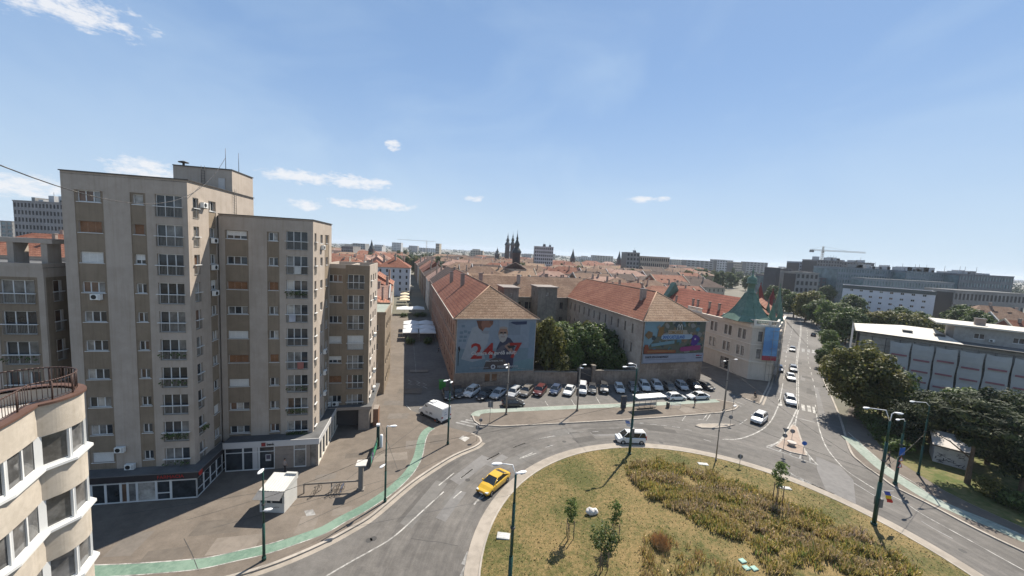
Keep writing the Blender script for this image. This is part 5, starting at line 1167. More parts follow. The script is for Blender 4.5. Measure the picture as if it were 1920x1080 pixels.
def far_block(px0, px1, yt, Y, d, label, wm, gm=None, floors=0, yb=None, group=None, name='office_building', cat='building', roof=None, ang=0., cols=0, clutter=0):
    """a block of real size standing at its own distance"""
    p = A(px0, yt, Y); q = A(px1, yt, Y); H_ = (p.z+q.z)/2; W = q.x-p.x
    t = thing(name, label, cat, (p.x, Y, 0), R(ang), group); b = MB(); fl = floors or max(2, int(H_/3.4)); fh = H_/fl; n_ = cols or max(2, int(W/4)); gm = gm or dkwin
    b.box(0, W, .25, d, 0, H_, wm, bitumen)
    for k in range(fl+1): b.box(0, W, 0, .25, max(0, k*fh-fh*.22), min(H_, k*fh+fh*.22), wm)
    for j in range(n_+1): x = W*j/n_; wj = W/n_*.2; b.box(max(0, x-wj), min(W, x+wj), -.03, .25, 0, H_, wm)
    b.box(-.2, W+.2, -.2, d+.2, H_, H_+.5, wm, roof or bitumen); b.build('wall', t)
    g_ = MB(); g_.poly([(0, .22, 0), (W, .22, 0), (W, .22, H_), (0, .22, H_)], gm); g_.poly([(-.03, d, 1), (-.03, 0.5, 1), (-.03, .5, H_-1), (-.03, d, H_-1)], gm if d > 8 else wm); g_.build('window_band', t)
    if clutter:
        rc = random.Random(int(px0))
        for k in range(clutter):
            b = MB(); x = rc.uniform(.05, .9)*W; w2 = rc.uniform(1.5, W*.12); h2 = rc.uniform(1, 3.5); b.box(x, x+w2, d*.3, d*.6, H_+.5, H_+.5+h2, rc.choice((wht, conc, wht)))
            if k % 3 == 0: b.tube((x+.5, d*.4, H_+.5), (x+.5, d*.4, H_+6), .12, .08, metal_dk, 4)
            b.build('rooftop_unit', t)
    return t
far_block(24, 118, 379, 190, 20, 'tall slab hotel with white sculpted crown and rooftop masts at far left', mat('hotel_grey', (.26, .25, .25), .9), floors=11, cols=14, clutter=9, name='hotel_tower')
t_ = None
far_block(0, 22, 415, 320, 20, 'low dark glass office block on the left edge of the skyline', conc, glassb)
far_block(1003, 1038, 463, 420, 20, 'white seven-storey hotel block with antennas on the skyline', wht, floors=9, cols=9, clutter=5)
far_block(1176, 1200, 474, 430, 22, 'tall grey end of the long office building on the skyline', conc, floors=7, cols=4, clutter=2)
far_block(1201, 1256, 482, 430, 18, 'long pale office building behind the old town roofs', wallm[0], floors=5, cols=14)
p_ = [(1288, 1338, 489, 900), (1345, 1375, 488, 900), (1376, 1392, 492, 800), (1340, 1362, 487, 1100), (735, 752, 455, 1500), (817, 824, 457, 900), (1400, 1440, 492, 1000), (1085, 1110, 482, 1500), (1120, 1150, 480, 1300), (640, 662, 462, 500), (700, 716, 462, 800), (1260, 1284, 487, 1200)]
for i, (a, c_, y_, Y) in enumerate(p_): far_block(a, c_, y_, Y, 25, 'distant pale apartment block on the horizon', [conc, wht, wallm[0]][i % 3], floors=6, cols=6, group='distant apartment blocks on the horizon', name='distant_block')
for i in range(46):
    x = RN.uniform(625, 1900); Y = RN.uniform(900, 2600); yh = 454+.0535*(x-630); w_ = RN.uniform(7, 26); far_block(x, x+w_, yh+RN.uniform(-1, 5), Y, 30, 'distant pale apartment block on the horizon', [conc, wht, wallm[0], wallm[1]][i % 4], floors=5, cols=5, group='distant apartment blocks on the horizon', name='distant_block')
# right hand skyline: offices, unfinished block, crane
far_block(1447, 1560, 520, 300, 20, 'dark curved-fin office building left of the crane, behind street trees', mat('dark_office', (.13, .12, .125), .7), glassb, floors=6, cols=12, clutter=3)
t = thing('office_building', 'office building with three dark upright fins above the road bend', 'building', (A(1455, 520, 285).x, 285, 0)); b = MB(); zt = A(1455, 502, 285).z
for k in range(4):
    x = k*8.5; b.box(x, x+2.6, 0, 14, 0, zt-k*.6, mat('dark_fin', (.05, .05, .055), .5)); b.box(x+2.6, x+8.5, 1.5, 13, 0, zt-2-k, conc)
b.build('wall', t)
far_block(1494, 1536, 512, 262, 12, 'grey concrete service block in front of the dark office building', conc, floors=5, cols=5)
far_block(1500, 1532, 492, 420, 20, 'grey-blue apartment tower left of the crane', mat('bluegrey', (.30, .33, .38), .8), floors=10, cols=7)
far_block(1533, 1580, 489, 380, 20, 'unfinished concrete apartment block with open floors beside the crane', mat('raw_concrete', (.19, .18, .18), .9), floors=12, cols=9, clutter=5)
far_block(1560, 1640, 492, 400, 24, 'second unfinished grey apartment block behind the glass offices', mat('raw_concrete', (.22, .21, .21), .9), floors=9, cols=14, clutter=8)
far_block(1572, 1700, 505, 290, 24, 'left glass office building with blue-green facade and brown panels', mat('steel_blue', (.16, .19, .21), .5), glassb, floors=7, cols=26, clutter=10)
far_block(1700, 1812, 512, 280, 24, 'middle glass office building with blue-green facade and rooftop plant', mat('steel_blue', (.16, .19, .21), .5), glassb, floors=7, cols=24, clutter=14)
far_block(1800, 1902, 517, 270, 24, 'stepped glass office building at the right end of the skyline', mat('steel_dark', (.11, .125, .14), .5), glassb, floors=6, cols=18, clutter=7)
far_block(1620, 1790, 527, 262, 10, 'low blue glass hall in front of the middle offices', mat('steel_blue', (.16, .19, .21), .5), glassb, floors=4, cols=30)
far_block(1790, 1925, 549, 215, 16, 'low grey industrial hall behind the tiled villas', conc, floors=3, cols=18)
# crane
cp = A(1543, 470, 400); t = thing('tower_crane', 'yellowish tower crane with long horizontal jib over the unfinished block', 'crane', (cp.x, 400, 0)); ym = mat('crane_steel', (.40, .36, .30), .6)
def truss(b, p, q, s, m, n_):
    p, q = Vector(p), Vector(q); d_ = (q-p)/n_; up = Vector((0, 0, 1)) if abs(d_.normalized().z) < .9 else Vector((1, 0, 0)); sd = d_.cross(up).normalized()*s; up = sd.cross(d_).normalized()*s
    cs = [up+sd, up-sd, -up+sd, -up-sd]
    for c in cs: b.tube(p+c, q+c, .16, .16, m, 4)
    for i in range(n_):
        a, e_ = p+d_*i, p+d_*(i+1)
        for c, c2 in ((cs[0], cs[1]), (cs[1], cs[3]), (cs[3], cs[2]), (cs[2], cs[0])): b.tube(a+c, e_+c2, .08, .08, m, 4)
zj = A(1543, 471, 400).z; xl = A(1519, 471, 400).x-cp.x; xr = A(1623, 472, 400).x-cp.x
b = MB(); truss(b, (0, 0, 0), (0, 0, zj), .8, ym, 20); b.build('mast', t); b = MB(); truss(b, (0, 0, zj+.8), (xr, 0, zj+.8), .6, ym, 24); b.build('jib', t)
b = MB(); truss(b, (xl, 0, zj+.8), (0, 0, zj+.8), .6, ym, 6); b.box(xl, xl+3.4, -1, 1, zj-1.6, zj+.8, conc); b.build('counter_jib', t)
b = MB(); truss(b, (0, 0, zj+.8), (0, 0, zj+5), .5, ym, 3); b.tube((0, 0, zj+5), (xr*.6, 0, zj+1.4), .08, .08, ym, 4); b.tube((0, 0, zj+5), (xl, 0, zj+1.4), .08, .08, ym, 4); b.box(-1.3, .2, -1.7, -.7, zj-1.6, zj+.6, ym); b.build('crane_cab', t)
cp = A(800, 452, 900); t = thing('tower_crane', 'faint tower crane far away above the left street', 'crane', (cp.x, 900, 0)); b = MB(); truss(b, (0, 0, 0), (0, 0, cp.z), .9, ym, 12); b.build('mast', t); b = MB(); truss(b, (-70, 0, cp.z+.5), (22, 0, cp.z), .7, ym, 20); b.build('jib', t)
# white long building on the right and its annex
def wp(px, py, Y): return A(px, py, Y)
wb_ = mat('bluish_white_render', (.50, .52, .565), .9, var=.05)
a_ = P(1574, 588); c_ = A(1574, 534, a_.y).z
bd = simple_block('long_white_building', 'long white four-storey building with a dark roof edge among trees on the right', (a_.x, a_.y), -42, 39, 16, c_, 5, wb_, mat('light_gravel_roof', (.36, .33, .29), .9), wins=(1.5, 1.2), gap=4.4, sides=(0, 1), fm=white_f)
b = MB(); q = lambda u, v: fr(-42, u, v); P4 = [q(-.15, -.15), q(39.15, -.15), q(39.15, 16.1), q(-.15, 16.1)]; kerbline(b, P4+P4[:1], .25, c_-1.9, c_+.25, mat('dark_green_grey_edge', (.07, .085, .085), .7)); bd.part(b, 'roof_edge')
# scaffolded building with white sheets
pr = P(1611, 617, 13); ang = -37
def roofed(px0, py0, zz): return P(px0, py0, zz)
c0 = P(1613, 618, 13); c1 = P(1802, 641, 13); c2 = P(1935, 660, 13)
ang = math.degrees(math.atan2(c2.y-c0.y, c2.x-c0.x))
sc = Bld('scaffolded_building', 'long building wrapped in white scaffold sheets with a pale metal roof on the right', 'building', (c0.x, c0.y))
q = lambda u, v: fr(ang, u, v); Lw = (c1-c0).length; L2 = (c2-c0).length
gw = mat('grey_wall', (.30, .285, .26), .9, var=.15)
f = sc.face(q(0, 0), q(L2+6, 0)); f.wall(0, 12.7, m=gw); sc.face(q(L2+6, 0), q(L2+6, 16)).wall(0, 12.7, m=gw); sc.face(q(L2+6, 16), q(0, 16)).wall(0, 12.7, m=gw); sc.face(q(0, 16), q(0, 0)).wall(0, 12.7, m=gw)
up = sc.face(q(Lw-1, 4), q(L2+6, 4)); hs = [(3+i*5.5, 4.6+i*5.5, 13.9, 15.1) for i in range(5)]; up.wall(12.7, 16.4, hs, m=gw)
for h in hs: up.window(h[0], h[2], 1.6, 1.2, 2, 0)
up.ac(5.2, 13.6); up.ac(11, 13.6); sc.face(q(Lw-1, 14), q(Lw-1, 4)).wall(12.7, 16.4, m=gw); sc.done()
pale = mat('pale_sheet_roof', (.40, .37, .32), .6, scale=.6, col2=(.50, .465, .41), s2=.12)
b = MB(); z0, z1 = 12.75, 14.6
b.poly([(*q(-.8, -.8), z0), (*q(Lw, -.8), z0), (*q(Lw-3.5, 8), z1), (*q(8, 8), z1)], pale); b.poly([(*q(-.8, 16.5), z0), (*q(-.8, -.8), z0), (*q(8, 8), z1)], pale); b.poly([(*q(Lw, 16.5), z0), (*q(-.8, 16.5), z0), (*q(8, 8), z1), (*q(Lw-3.5, 8), z1)], pale)
b.poly([(*q(-.8, -.8), z0-.02), (*q(-.8, 16.5), z0-.02), (*q(Lw, 16.5), z0-.02), (*q(Lw, -.8), z0-.02)], gw); kerbline(b, [q(-.9, 16.5), q(-.9, -.9), q(L2+6, -.9)], .18, 12.45, 12.76, metal_dk)
b.poly([(*q(Lw, -.8), 12.72), (*q(L2+6, -.8), 12.72), (*q(L2+6, 4), 12.9), (*q(Lw-1, 4), 12.9)], bitumen)
b.prism([q(Lw-4, 3.2), q(L2+6.5, 3.2), q(L2+6.5, 15), q(Lw-4, 15)], 16.4, 16.75, pale, pale, True); r_ = sc.part(b, 'roof')
for u in (Lw*.45, Lw*.76):
    v_ = 3.4; zz = z0+(z1-z0)*(v_+.8)/8.8; b = MB(); b.prism([q(u, v_-.7), q(u+1.7, v_-.7), q(u+1.7, v_+.9), q(u, v_+.9)], zz-.2, zz+.35, metal_dk); b.build('roof_hatch', r_)
chimney(sc, r_, L2-6, 8, 16, 18.2, q=q, s=.8)
net = mat('white_scaffold_sheet', (.31, .32, .335), .85, var=.06, scale=.7); netr = mat('sheet_print', (.22, .10, .12), .8)
so_ = thing('scaffold', 'scaffold hung with seven pale printed sheets on the long right-hand building', 'scaffold', (c0.x, c0.y, 0))
fc = f; b = MB(); n_ = int((L2+6)/2.4)
for i in range(n_+1):
    for dd in (-.5, -1.4): b.tube(fc.pt(i*2.4, dd, 0), fc.pt(i*2.4, dd, 11.9), .035, .035, metal_dk, 4)
for z in (2, 4, 6, 8, 10, 11.8):
    for dd in (-.5, -1.4): b.tube(fc.pt(0, dd, z), fc.pt(L2+6, dd, z), .03, .03, metal_dk, 4)
b.build('scaffold_frame', so_)
k = 0; u = 5.5
while u < L2+3:
    w_ = 3.55; 
    if k == 6: u += 1.6; 
    b = MB(); n1, n2 = 7, 9; g = [[None]*(n2+1) for _ in range(n1+1)]
    for i in range(n1+1):
        for j in range(n2+1):
            s = i/n1; t1 = j/n2; pinch = .16*abs(math.sin(t1*math.pi*2.0+k))*(1 if i in (0, n1) else .6 if i in (1, n1-1) else 0)
            uu = u+w_*s+(pinch if s < .5 else -pinch); zz = .5+11.0*t1-(.25*math.sin(s*math.pi) if j == n2 else 0); g[i][j] = fc.pt(uu, -1.5-.16*math.sin(s*math.pi)*abs(math.sin(t1*math.pi*3)), zz)
    for i in range(n1):
        for j in range(n2): b.poly([g[i][j], g[i+1][j], g[i+1][j+1], g[i][j+1]], net, True)
    o_ = b.build('scaffold_sheet', so_)
    b = MB()
    for z in (2.6, 5.0, 7.6) if k % 2 else (2.2, 5.2, 8.2): b.poly([fc.pt(u+.45, -1.78, z), fc.pt(u+w_-.5, -1.78, z), fc.pt(u+w_-.5, -1.78, z+.4), fc.pt(u+.45, -1.78, z+.4)], netr)
    b.build('printed_stripe', o_); u += w_+.12; k += 1
b = MB(); fc = sc.face(q(0, 16), q(0, 0)); b.poly([fc.pt(0, -1.2, .5), fc.pt(16, -1.2, .5), fc.pt(16, -1.2, 12.9), fc.pt(0, -1.2, 13.6)], net); b.build('scaffold_sheet', so_)
# tiled villas on the far right
for i, (px, py, Y, w_, d_, he, hr, rm, lb) in enumerate([(1826, 556, 165, 22, 12, 11, 4.2, tile_b, 'brown-roofed villa beyond the trees at the right'), (1882, 573, 150, 16, 11, 9.5, 3.8, tile_b, 'cream villa with a red-brown roof at the right edge'), (1868, 566, 185, 14, 10, 9, 3.4, tile_o, 'small orange-roofed villa behind the brown one'), (1910, 586, 135, 14, 10, 9, 3.5, tile_r, 'nearest red-brown roofed villa on the right edge')]):
    p = A(px, py, Y); house(p.x, Y, -20, w_, d_, he, hr, wallm[i % 2], rm, 'hip' if i % 2 == 0 else 'gable', lb, None)
# graffiti hut under the pines
p = P(1748, 866); q_ = P(1812, 884); ang = math.degrees(math.atan2(q_.y-p.y, q_.x-p.x)); hut = Bld('garden_hut', 'small pale hut with dark graffiti and grey roof under the dark pines', 'hut', (p.x, p.y))
q = lambda u, v: fr(ang, u, v); wl2 = (q_-p).length; P4 = [q(0, 0), q(wl2, 0), q(wl2, 4), q(0, 4)]
for i in range(4): hut.face(P4[i], P4[(i+1) % 4]).wall(0, 2.9, m=mat('pale_grey_hut', (.40, .38, .36), .9, var=.15))
hut.done(); b = MB(); b.poly([(*q(-.3, -.5), 2.85), (*q(wl2+.3, -.5), 2.85), (*q(wl2+.3, 4.4), 3.7), (*q(-.3, 4.4), 3.7)], mat('grey_sheet', (.42, .39, .36), .8)); kerbline(b, [q(-.3, -.5), q(wl2+.3, -.5)], .1, 2.7, 2.88, metal_dk); hut.part(b, 'roof')
fc = hut.face(q(0, 0), q(wl2, 0)); b = MB(); rr = random.Random(4); pk = mat('graffiti_paint', (.07, .07, .08), .7)
for k in range(22):
    u, z = rr.uniform(.4, wl2-.5), rr.uniform(.4, 2.4); pts = [fc.pt(u+rr.uniform(-.4, .4), -.015-.001*k, z+rr.uniform(-.25, .25)) for _ in range(3)]
    for a, c in zip(pts[:-1], pts[1:]): b.tube(a, c, .035, .035, pk, 4)
hut.part(b, 'graffiti')
# ================================================================ vegetation
barkm = mat('bark', (.12, .085, .06), .95, var=.3, scale=6, bump=.5, bscale=20)
LM = {
 'dark': [mat('leaf_a', (0.033, 0.054, 0.015), .6, scale=2, var=.3, leaf=.3), mat('leaf_b', (0.054, 0.082, 0.021), .55, scale=2, var=.3, leaf=.3), mat('leaf_c', (0.082, 0.111, 0.030), .55, scale=2, var=.25, leaf=.3)],
 'olive': [mat('leaf_d', (0.057, 0.064, 0.016), .6, scale=2, var=.3, leaf=.3), mat('leaf_e', (0.102, 0.102, 0.026), .55, scale=2, var=.3, leaf=.3), mat('leaf_f', (0.172, 0.152, 0.045), .55, scale=2, var=.25, leaf=.3)],
 'pine': [mat('needle_a', (0.015, 0.024, 0.009), .75, scale=2, var=.3, leaf=.2), mat('needle_b', (0.027, 0.038, 0.014), .7, scale=2, var=.3, leaf=.2), mat('needle_c', (0.070, 0.078, 0.028), .7, scale=2, var=.25, leaf=.2)],
 'light': [mat('leaf_g', (0.045, 0.072, 0.020), .6, scale=2, var=.3, leaf=.3), mat('leaf_h', (0.082, 0.123, 0.028), .55, scale=2, var=.3, leaf=.3), mat('leaf_i', (0.131, 0.164, 0.041), .55, scale=2, var=.25, leaf=.3)],
}
def leaf_crown(seed, rx, rz, zc, nb, nl, ls, kind, shape='round', br=.34):
    rr = random.Random(seed); b = MB(); ms = LM[kind]
    for _ in range(nb):
        while True:
            x, y, z = rr.uniform(-1, 1), rr.uniform(-1, 1), rr.uniform(-1, 1); q = x*x+y*y+z*z
            if .10 < q < 1: break
        if shape == 'cone': s = (1-z)/2*.9+.1; x *= s; y *= s
        elif shape == 'pine': z = round(z*2.5)/2.5+rr.uniform(-.06, .06); s = math.sqrt(max(.05, 1-z*z*.6)); x *= s; y *= s
        elif shape == 'column': x *= .75; y *= .75
        else: x *= 1-.25*max(0, z); 
        c = Vector((x*rx*.82, y*rx*.82, zc+z*rz*.85)); r0 = rx*br*rr.uniform(.6, 1.25); fl = .45 if shape == 'pine' else .8
        w3 = rr.random()
        for _ in range(nl):
            d = Vector((rr.gauss(0, 1), rr.gauss(0, 1), rr.gauss(.25, 1))).normalized(); r = r0*rr.uniform(.72, 1.1)
            p = c+Vector((d.x*r, d.y*r, d.z*r*fl)); s = ls*rr.uniform(.6, 1.4)
            n = (d+Vector((rr.uniform(-.7, .7), rr.uniform(-.7, .7), rr.uniform(-.3, .9)))).normalized(); u = n.orthogonal().normalized(); v = n.cross(u); a = rr.uniform(0, 6.28)
            u, v = u*math.cos(a)+v*math.sin(a), v*math.cos(a)-u*math.sin(a)
            k = rr.random()*.6+w3*.4; m = ms[0] if k < .33 else (ms[1] if k < .72 else ms[2])
            if shape == 'pine': b.poly([p-u*s*1.2, p-v*s*.3, p+u*s*1.2, p+v*s*.3], m)
            else: b.poly([p-u*s, p-v*s*.55, p+u*s, p+v*s*.55+n*s*.15], m)
    return b
def trunk(seed, h, r, zc, rx, nl=7, lean=0):
    rr = random.Random(seed); b = MB(); pts = []; x = y = 0
    for i in range(6): t = i/5; pts.append(Vector((x+lean*t*t, y, t*h))); x += rr.uniform(-.06, .06)*h*.2; y += rr.uniform(-.06, .06)*h*.2
    for i in range(5): b.tube(pts[i], pts[i+1], r*(1-.16*i), r*(1-.16*(i+1)), barkm, 8, False)
    for k in range(nl):
        i = rr.choice((2, 3, 3, 4, 5)); a = rr.uniform(0, 6.28); p = pts[i]; e_ = p+Vector((math.cos(a)*rx*rr.uniform(.4, .75), math.sin(a)*rx*rr.uniform(.4, .75), rr.uniform(.15, .45)*h)); m_ = p.lerp(e_, .5)+Vector((0, 0, .04*h)); b.tube(p, m_, r*.36, r*.24, barkm, 6, False); b.tube(m_, e_, r*.24, r*.07, barkm, 5, False)
    return b
_tr = {}
def tree_kind(key, seed, h, rx, kind, shape='round', nb=60, nl=70, ls=.3, r=.3, low=.2, br=.34, lean=0):
    zc = h*(1+low)/2; rz = h*(1-low)/2
    _tr[key] = (trunk(seed, h*.72, r, zc, rx, lean=lean).mesh('trunk'), leaf_crown(seed, rx, rz, zc, nb, nl, ls, kind, shape, br).mesh('crown'))
def tree(key, x, y, label, s=1., sz=None, rz=0., group=None, z=0., name=None):
    t = thing(name or ('pine_tree' if 'pine' in key else 'tree'), label, 'tree', (x, y, z), rz, group); t.scale = (s, s, sz or s)
    link('trunk', _tr[key][0], t); link('crown', _tr[key][1], t); return t
tree_kind('big', 1, 16, 7.0, 'olive', nb=110, nl=130, ls=.30, r=.45, low=.05, br=.26)
tree_kind('pine', 2, 14, 6.0, 'pine', 'pine', nb=90, nl=110, ls=.30, r=.35, low=.42, br=.26)
tree_kind('pine2', 9, 14, 5.5, 'pine', 'round', nb=90, nl=90, ls=.27, r=.35, low=.05, br=.28)
tree_kind('r1', 3, 12, 5.2, 'dark', nb=70, nl=80, ls=.38, r=.3, low=.1)
tree_kind('r2', 4, 12, 5.0, 'olive', nb=70, nl=80, ls=.38, r=.3, low=.1)
tree_kind('r3', 5, 12, 4.8, 'light', nb=70, nl=80, ls=.36, r=.3, low=.1)
tree_kind('pop', 6, 15, 3.0, 'dark', 'column', nb=60, nl=60, ls=.4, r=.3, low=.05, br=.4)
tree_kind('cy', 8, 4.2, 1.3, 'dark', 'round', nb=40, nl=24, ls=.10, r=.04, low=.32, br=.3)
tree_kind('cy2', 18, 4.2, .9, 'light', 'column', nb=34, nl=18, ls=.09, r=.035, low=.3, br=.3)
tree('big', 66.6, 68.5, 'big olive-green leafy tree beside the road in front of the sheeted building', .92, rz=.5)
tree('r1', 71.5, 69.0, 'dark round tree tucked behind the right side of the big olive tree', .95)
# pines on the right
for i, (px, py, s, k, lb) in enumerate([(1813, 908, .93, 'pine', 'dark pine with a bare leaning trunk beside the graffiti hut'), (1850, 872, .92, 'pine2', 'dark dense conifer behind and right of the graffiti hut'), (1912, 925, .72, 'pine2', 'dark conifer cut off by the right edge of the picture'), (1742, 832, .72, 'pine2', 'dark conifer behind the hut, left of the leaning pine'), (1890, 850, .84, 'pine2', 'tall dark pine in front of the sheeted scaffold, right'), (1700, 838, .60, 'pine2', 'narrow dark conifer between the lamp post and the hut'), (1790, 820, .82, 'r1', 'dark broadleaf tree right behind the hut'), (1950, 870, .85, 'pine2', 'dark pine just beyond the right picture edge')]):
    p = P(px, py); tree(k, p.x, p.y, lb, s, rz=i*1.3, sz=s*.95)
# bushes in the dark verge
def bush(x, y, r, h, kind, label, seed, group=None, z=.1, nl=40, ls=.16, name='bush'):
    b = leaf_crown(seed, r, h/2, h/2+.1, 26, nl, ls, kind, br=.4); o = b.build(name, None, (x, y, z)); tag(o, label, 'bush', group); return o
for i, (px, py, r, h, kd) in enumerate([(1852, 930, 1.8, 2.0, 'olive'), (1895, 950, 1.6, 1.6, 'dark'), (1680, 850, 1.8, 2.4, 'light'), (1655, 828, 2.0, 3.0, 'dark'), (1630, 805, 2.2, 3.4, 'dark'), (1608, 772, 2.0, 3.2, 'dark'), (1915, 962, 1.8, 2.2, 'dark')]):
    p = P(px, py); bush(p.x, p.y, r, h, kd, ['olive bush right of the leaning pine trunk', 'low dark bush near the right verge edge', 'pale leafy bush between two green lamp posts', 'dark bush beside the walking person', 'dark bush under the big olive tree', 'dark bush at the foot of the big olive tree by the kerb', 'dark bush at the right picture edge'][i], 50+i)
# courtyard trees
for i, (u, v, k, s, sz, lb) in enumerate([(21.5, 4.0, 'r2', .74, 1.18, 'olive-gold tree at the courtyard wall beside the medical banner'), (19.5, 9, 'r2', .7, 1.0, 'olive tree behind the first one next to the street wing'), (26.5, 9, 'r1', .8, 1.0, 'dark courtyard tree in the middle behind the gate'), (31.5, 5, 'r1', .85, 1.05, 'dark-green courtyard tree behind the gate pillar'), (36, 8, 'r1', .75, 1.0, 'dark courtyard tree against the brown-roofed wing'), (29, 15, 'r3', 1.0, .9, 'bright green tree deeper in the courtyard'), (36, 17, 'r1', .85, .85, 'dark tree deep in the courtyard along the wing'), (22, 16, 'r1', .85, .8, 'dark tree deep in the courtyard by the stair tower'), (33, 23, 'r3', .8, .8, 'green tree below the wider stair tower'), (23.8, 1.2, 'r2', .45, .5, 'small tree hanging over the courtyard wall'), (37.3, 1.8, 'r1', .6, .62, 'small dark tree at the right end of the courtyard wall'), (37.6, 5.5, 'r1', .62, .9, 'dark tree hard against the right wing near its front corner'), (37.0, 12.5, 'r2', .68, .95, 'olive tree hard against the middle of the right wing'), (27.5, 3.2, 'r3', .5, .75, 'fresh green tree right behind the courtyard gate'), (34.5, 2.6, 'r1', .6, .75, 'dark tree behind the wall, right of the gate pillar')]):
    p = qw(u, v); tree(k, p[0], p[1], lb, s, sz, rz=i*.9)
# park and street trees on the right, beyond the road
pk = [(1470, 572, 230, 'r1', 1.1), (1490, 575, 205, 'r1', 1.2), (1512, 577, 190, 'r2', 1.25), (1535, 580, 178, 'r1', 1.15), (1556, 586, 165, 'r3', 1.1), (1572, 598, 145, 'r1', 1.05), (1590, 606, 137, 'r1', 1.1), (1556, 612, 128, 'r3', .62), (1563, 632, 112, 'r3', .5), (1612, 604, 150, 'r1', 1.1), (1650, 610, 140, 'r2', 1.05), (1680, 612, 138, 'r2', 1.1), (1712, 614, 138, 'r2', 1.0), (1740, 618, 136, 'r1', .9), (1765, 620, 132, 'r2', .85), (1805, 600, 165, 'r1', 1.3), (1835, 605, 155, 'r1', 1.1), (1600, 570, 215, 'r1', 1.2), (1450, 560, 262, 'r1', 1.1), (1530, 560, 250, 'r3', 1.1), (1550, 555, 290, 'r1', 1.2), (1575, 580, 185, 'r1', 1.0), (1790, 628, 125, 'r1', .8), (1850, 632, 122, 'r2', .7), (1690, 595, 165, 'r1', 1.0), (1730, 598, 160, 'r1', 1.0), (1885, 615, 145, 'r1', .9), (1910, 635, 122, 'r2', .7), (1548, 650, 103, 'r1', .45), (1560, 672, 96, 'r2', .5)]
for i, (px, py, Y, k, s) in enumerate(pk):
    p = A(px, py, Y); tree(k, p.x, Y, '%s tree %s' % ({'r1': 'dark round', 'r2': 'olive', 'r3': 'fresh green'}[k], 'in the park row between the main road and the offices' if px < 1600 else 'among the park trees before the white building'), s*1.02, s*(1.0 if i % 2 else 1.1), rz=i*.7, group='park trees beyond the main road')
# town trees
for i in range(60):
    px = RN.choice((RN.uniform(1265, 1460), RN.uniform(755, 830), RN.uniform(630, 1460))); Y = RN.uniform(330, 620); p = A(px, 500, Y)
    tree(RN.choice(('r1', 'r1', 'r2', 'pop')), p.x, Y, 'dark tree rising among the old town roofs towards the horizon', RN.uniform(.9, 1.5), RN.uniform(1.1, 1.6), rz=i, group='trees among the far roofs')
# far woods to the horizon, one mass
fw = MB(); fm_ = [mat('far_wood_a', (.030, .048, .020), .9), mat('far_wood_b', (.05, .07, .028), .9), mat('far_wood_c', (.075, .085, .038), .9)]
rr = random.Random(5)
for k in range(1900):
    Y = 380+rr.random()**1.6*5200; X = rr.uniform(-.55, 1.55)*Y
    if Y < 700 and X/Y < .42 and rr.random() < .7: continue
    s = rr.uniform(4, 8)*(1+Y/1800); hh = rr.uniform(7, 14)
    for j in range(12 if Y > 1500 else 26):
        c = Vector((X+rr.gauss(0, s*.5), Y+rr.gauss(0, s*.4), abs(rr.gauss(.55, .25))*hh)); d = Vector((rr.gauss(0, 1), rr.gauss(-.4, 1), rr.gauss(.5, 1))).normalized(); u = d.orthogonal().normalized(); v_ = d.cross(u); q = s*rr.uniform(.14, .32)
        fw.poly([c-u*q, c-v_*q, c+u*q, c+v_*q], fm_[rr.randrange(3)])
o = fw.build('far_woods'); tag(o, 'dark woods and gardens stretching to the horizon', 'woods', kind='stuff')
# ---- the island: saplings, shrubs, dry grass
for i, (px, py, ty, k, lb) in enumerate([(1066, 1022, 935, 'cy2', 'thin staked sapling left of the white stone'), (1150, 1030, 945, 'cy2', 'thin staked sapling right of the white stone'), (1128, 1085, 993, 'cy', 'bushy staked sapling nearest the camera on the lawn'), (1455, 955, 863, 'cy2', 'staked sapling at the edge of the shrub bed near the road')]):
    p = P(px, py); z = lawn_z(p.x, p.y); h = 0
    for hh in range(10, 80):
        v_ = CM.inverted() @ Vector((p.x, p.y, hh/10)); 
        if 540-FPX*v_.y/-v_.z <= ty: h = hh/10; break
    t = tree(k, p.x, p.y, lb, h/4.3, rz=i, z=z, name='sapling')
    b = MB()
    for j in range(3): a = j*2.09+i; b.tube((.38*math.cos(a), .38*math.sin(a), -.1), (.38*math.cos(a), .38*math.sin(a), 1.7), .035, .035, mat('wooden_stake', (.16, .12, .09), .9), 6)
    for j in range(3): a, c = j*2.09+i, (j+1)*2.09+i; b.tube((.38*math.cos(a), .38*math.sin(a), 1.5), (.38*math.cos(c), .38*math.sin(c), 1.5), .02, .02, barkm, 4)
    b.build('stakes', t)
bedp = [P2(*q_) for q_ in [(1172, 880), (1235, 872), (1290, 884), (1345, 900), (1405, 922), (1455, 948), (1530, 972), (1600, 1002), (1665, 1035), (1730, 1095), (1440, 1100), (1405, 1045), (1335, 1012), (1262, 978), (1212, 942), (1180, 905)]]
bed2 = [P2(*q_) for q_ in [(1200, 1030), (1235, 1012), (1275, 1040), (1330, 1060), (1400, 1100), (1200, 1110)]]
def inpoly(x, y, pg):
    c = False
    for i in range(len(pg)):
        (x1, y1), (x2, y2) = pg[i], pg[i-1]
        if (y1 > y) != (y2 > y) and x < (x2-x1)*(y-y1)/(y2-y1)+x1: c = not c
    return c
SM = [mat('shrub_olive', (.17, .16, .05), .85, scale=3, var=.3, leaf=.25), mat('shrub_green', (.14, .18, .05), .85, scale=3, var=.3, leaf=.25), mat('shrub_tan', (.42, .32, .17), .9, scale=3, var=.25, leaf=.2), mat('shrub_mauve', (.30, .24, .19), .9, scale=3, var=.25, leaf=.2), mat('shrub_gold', (.34, .27, .08), .85, scale=3, var=.25, leaf=.25), mat('shrub_rust', (.36, .25, .11), .9, scale=3, var=.2, leaf=.2)]
dry = mat('dry_grass', (.52, .34, .17), .9, scale=3, var=.25)
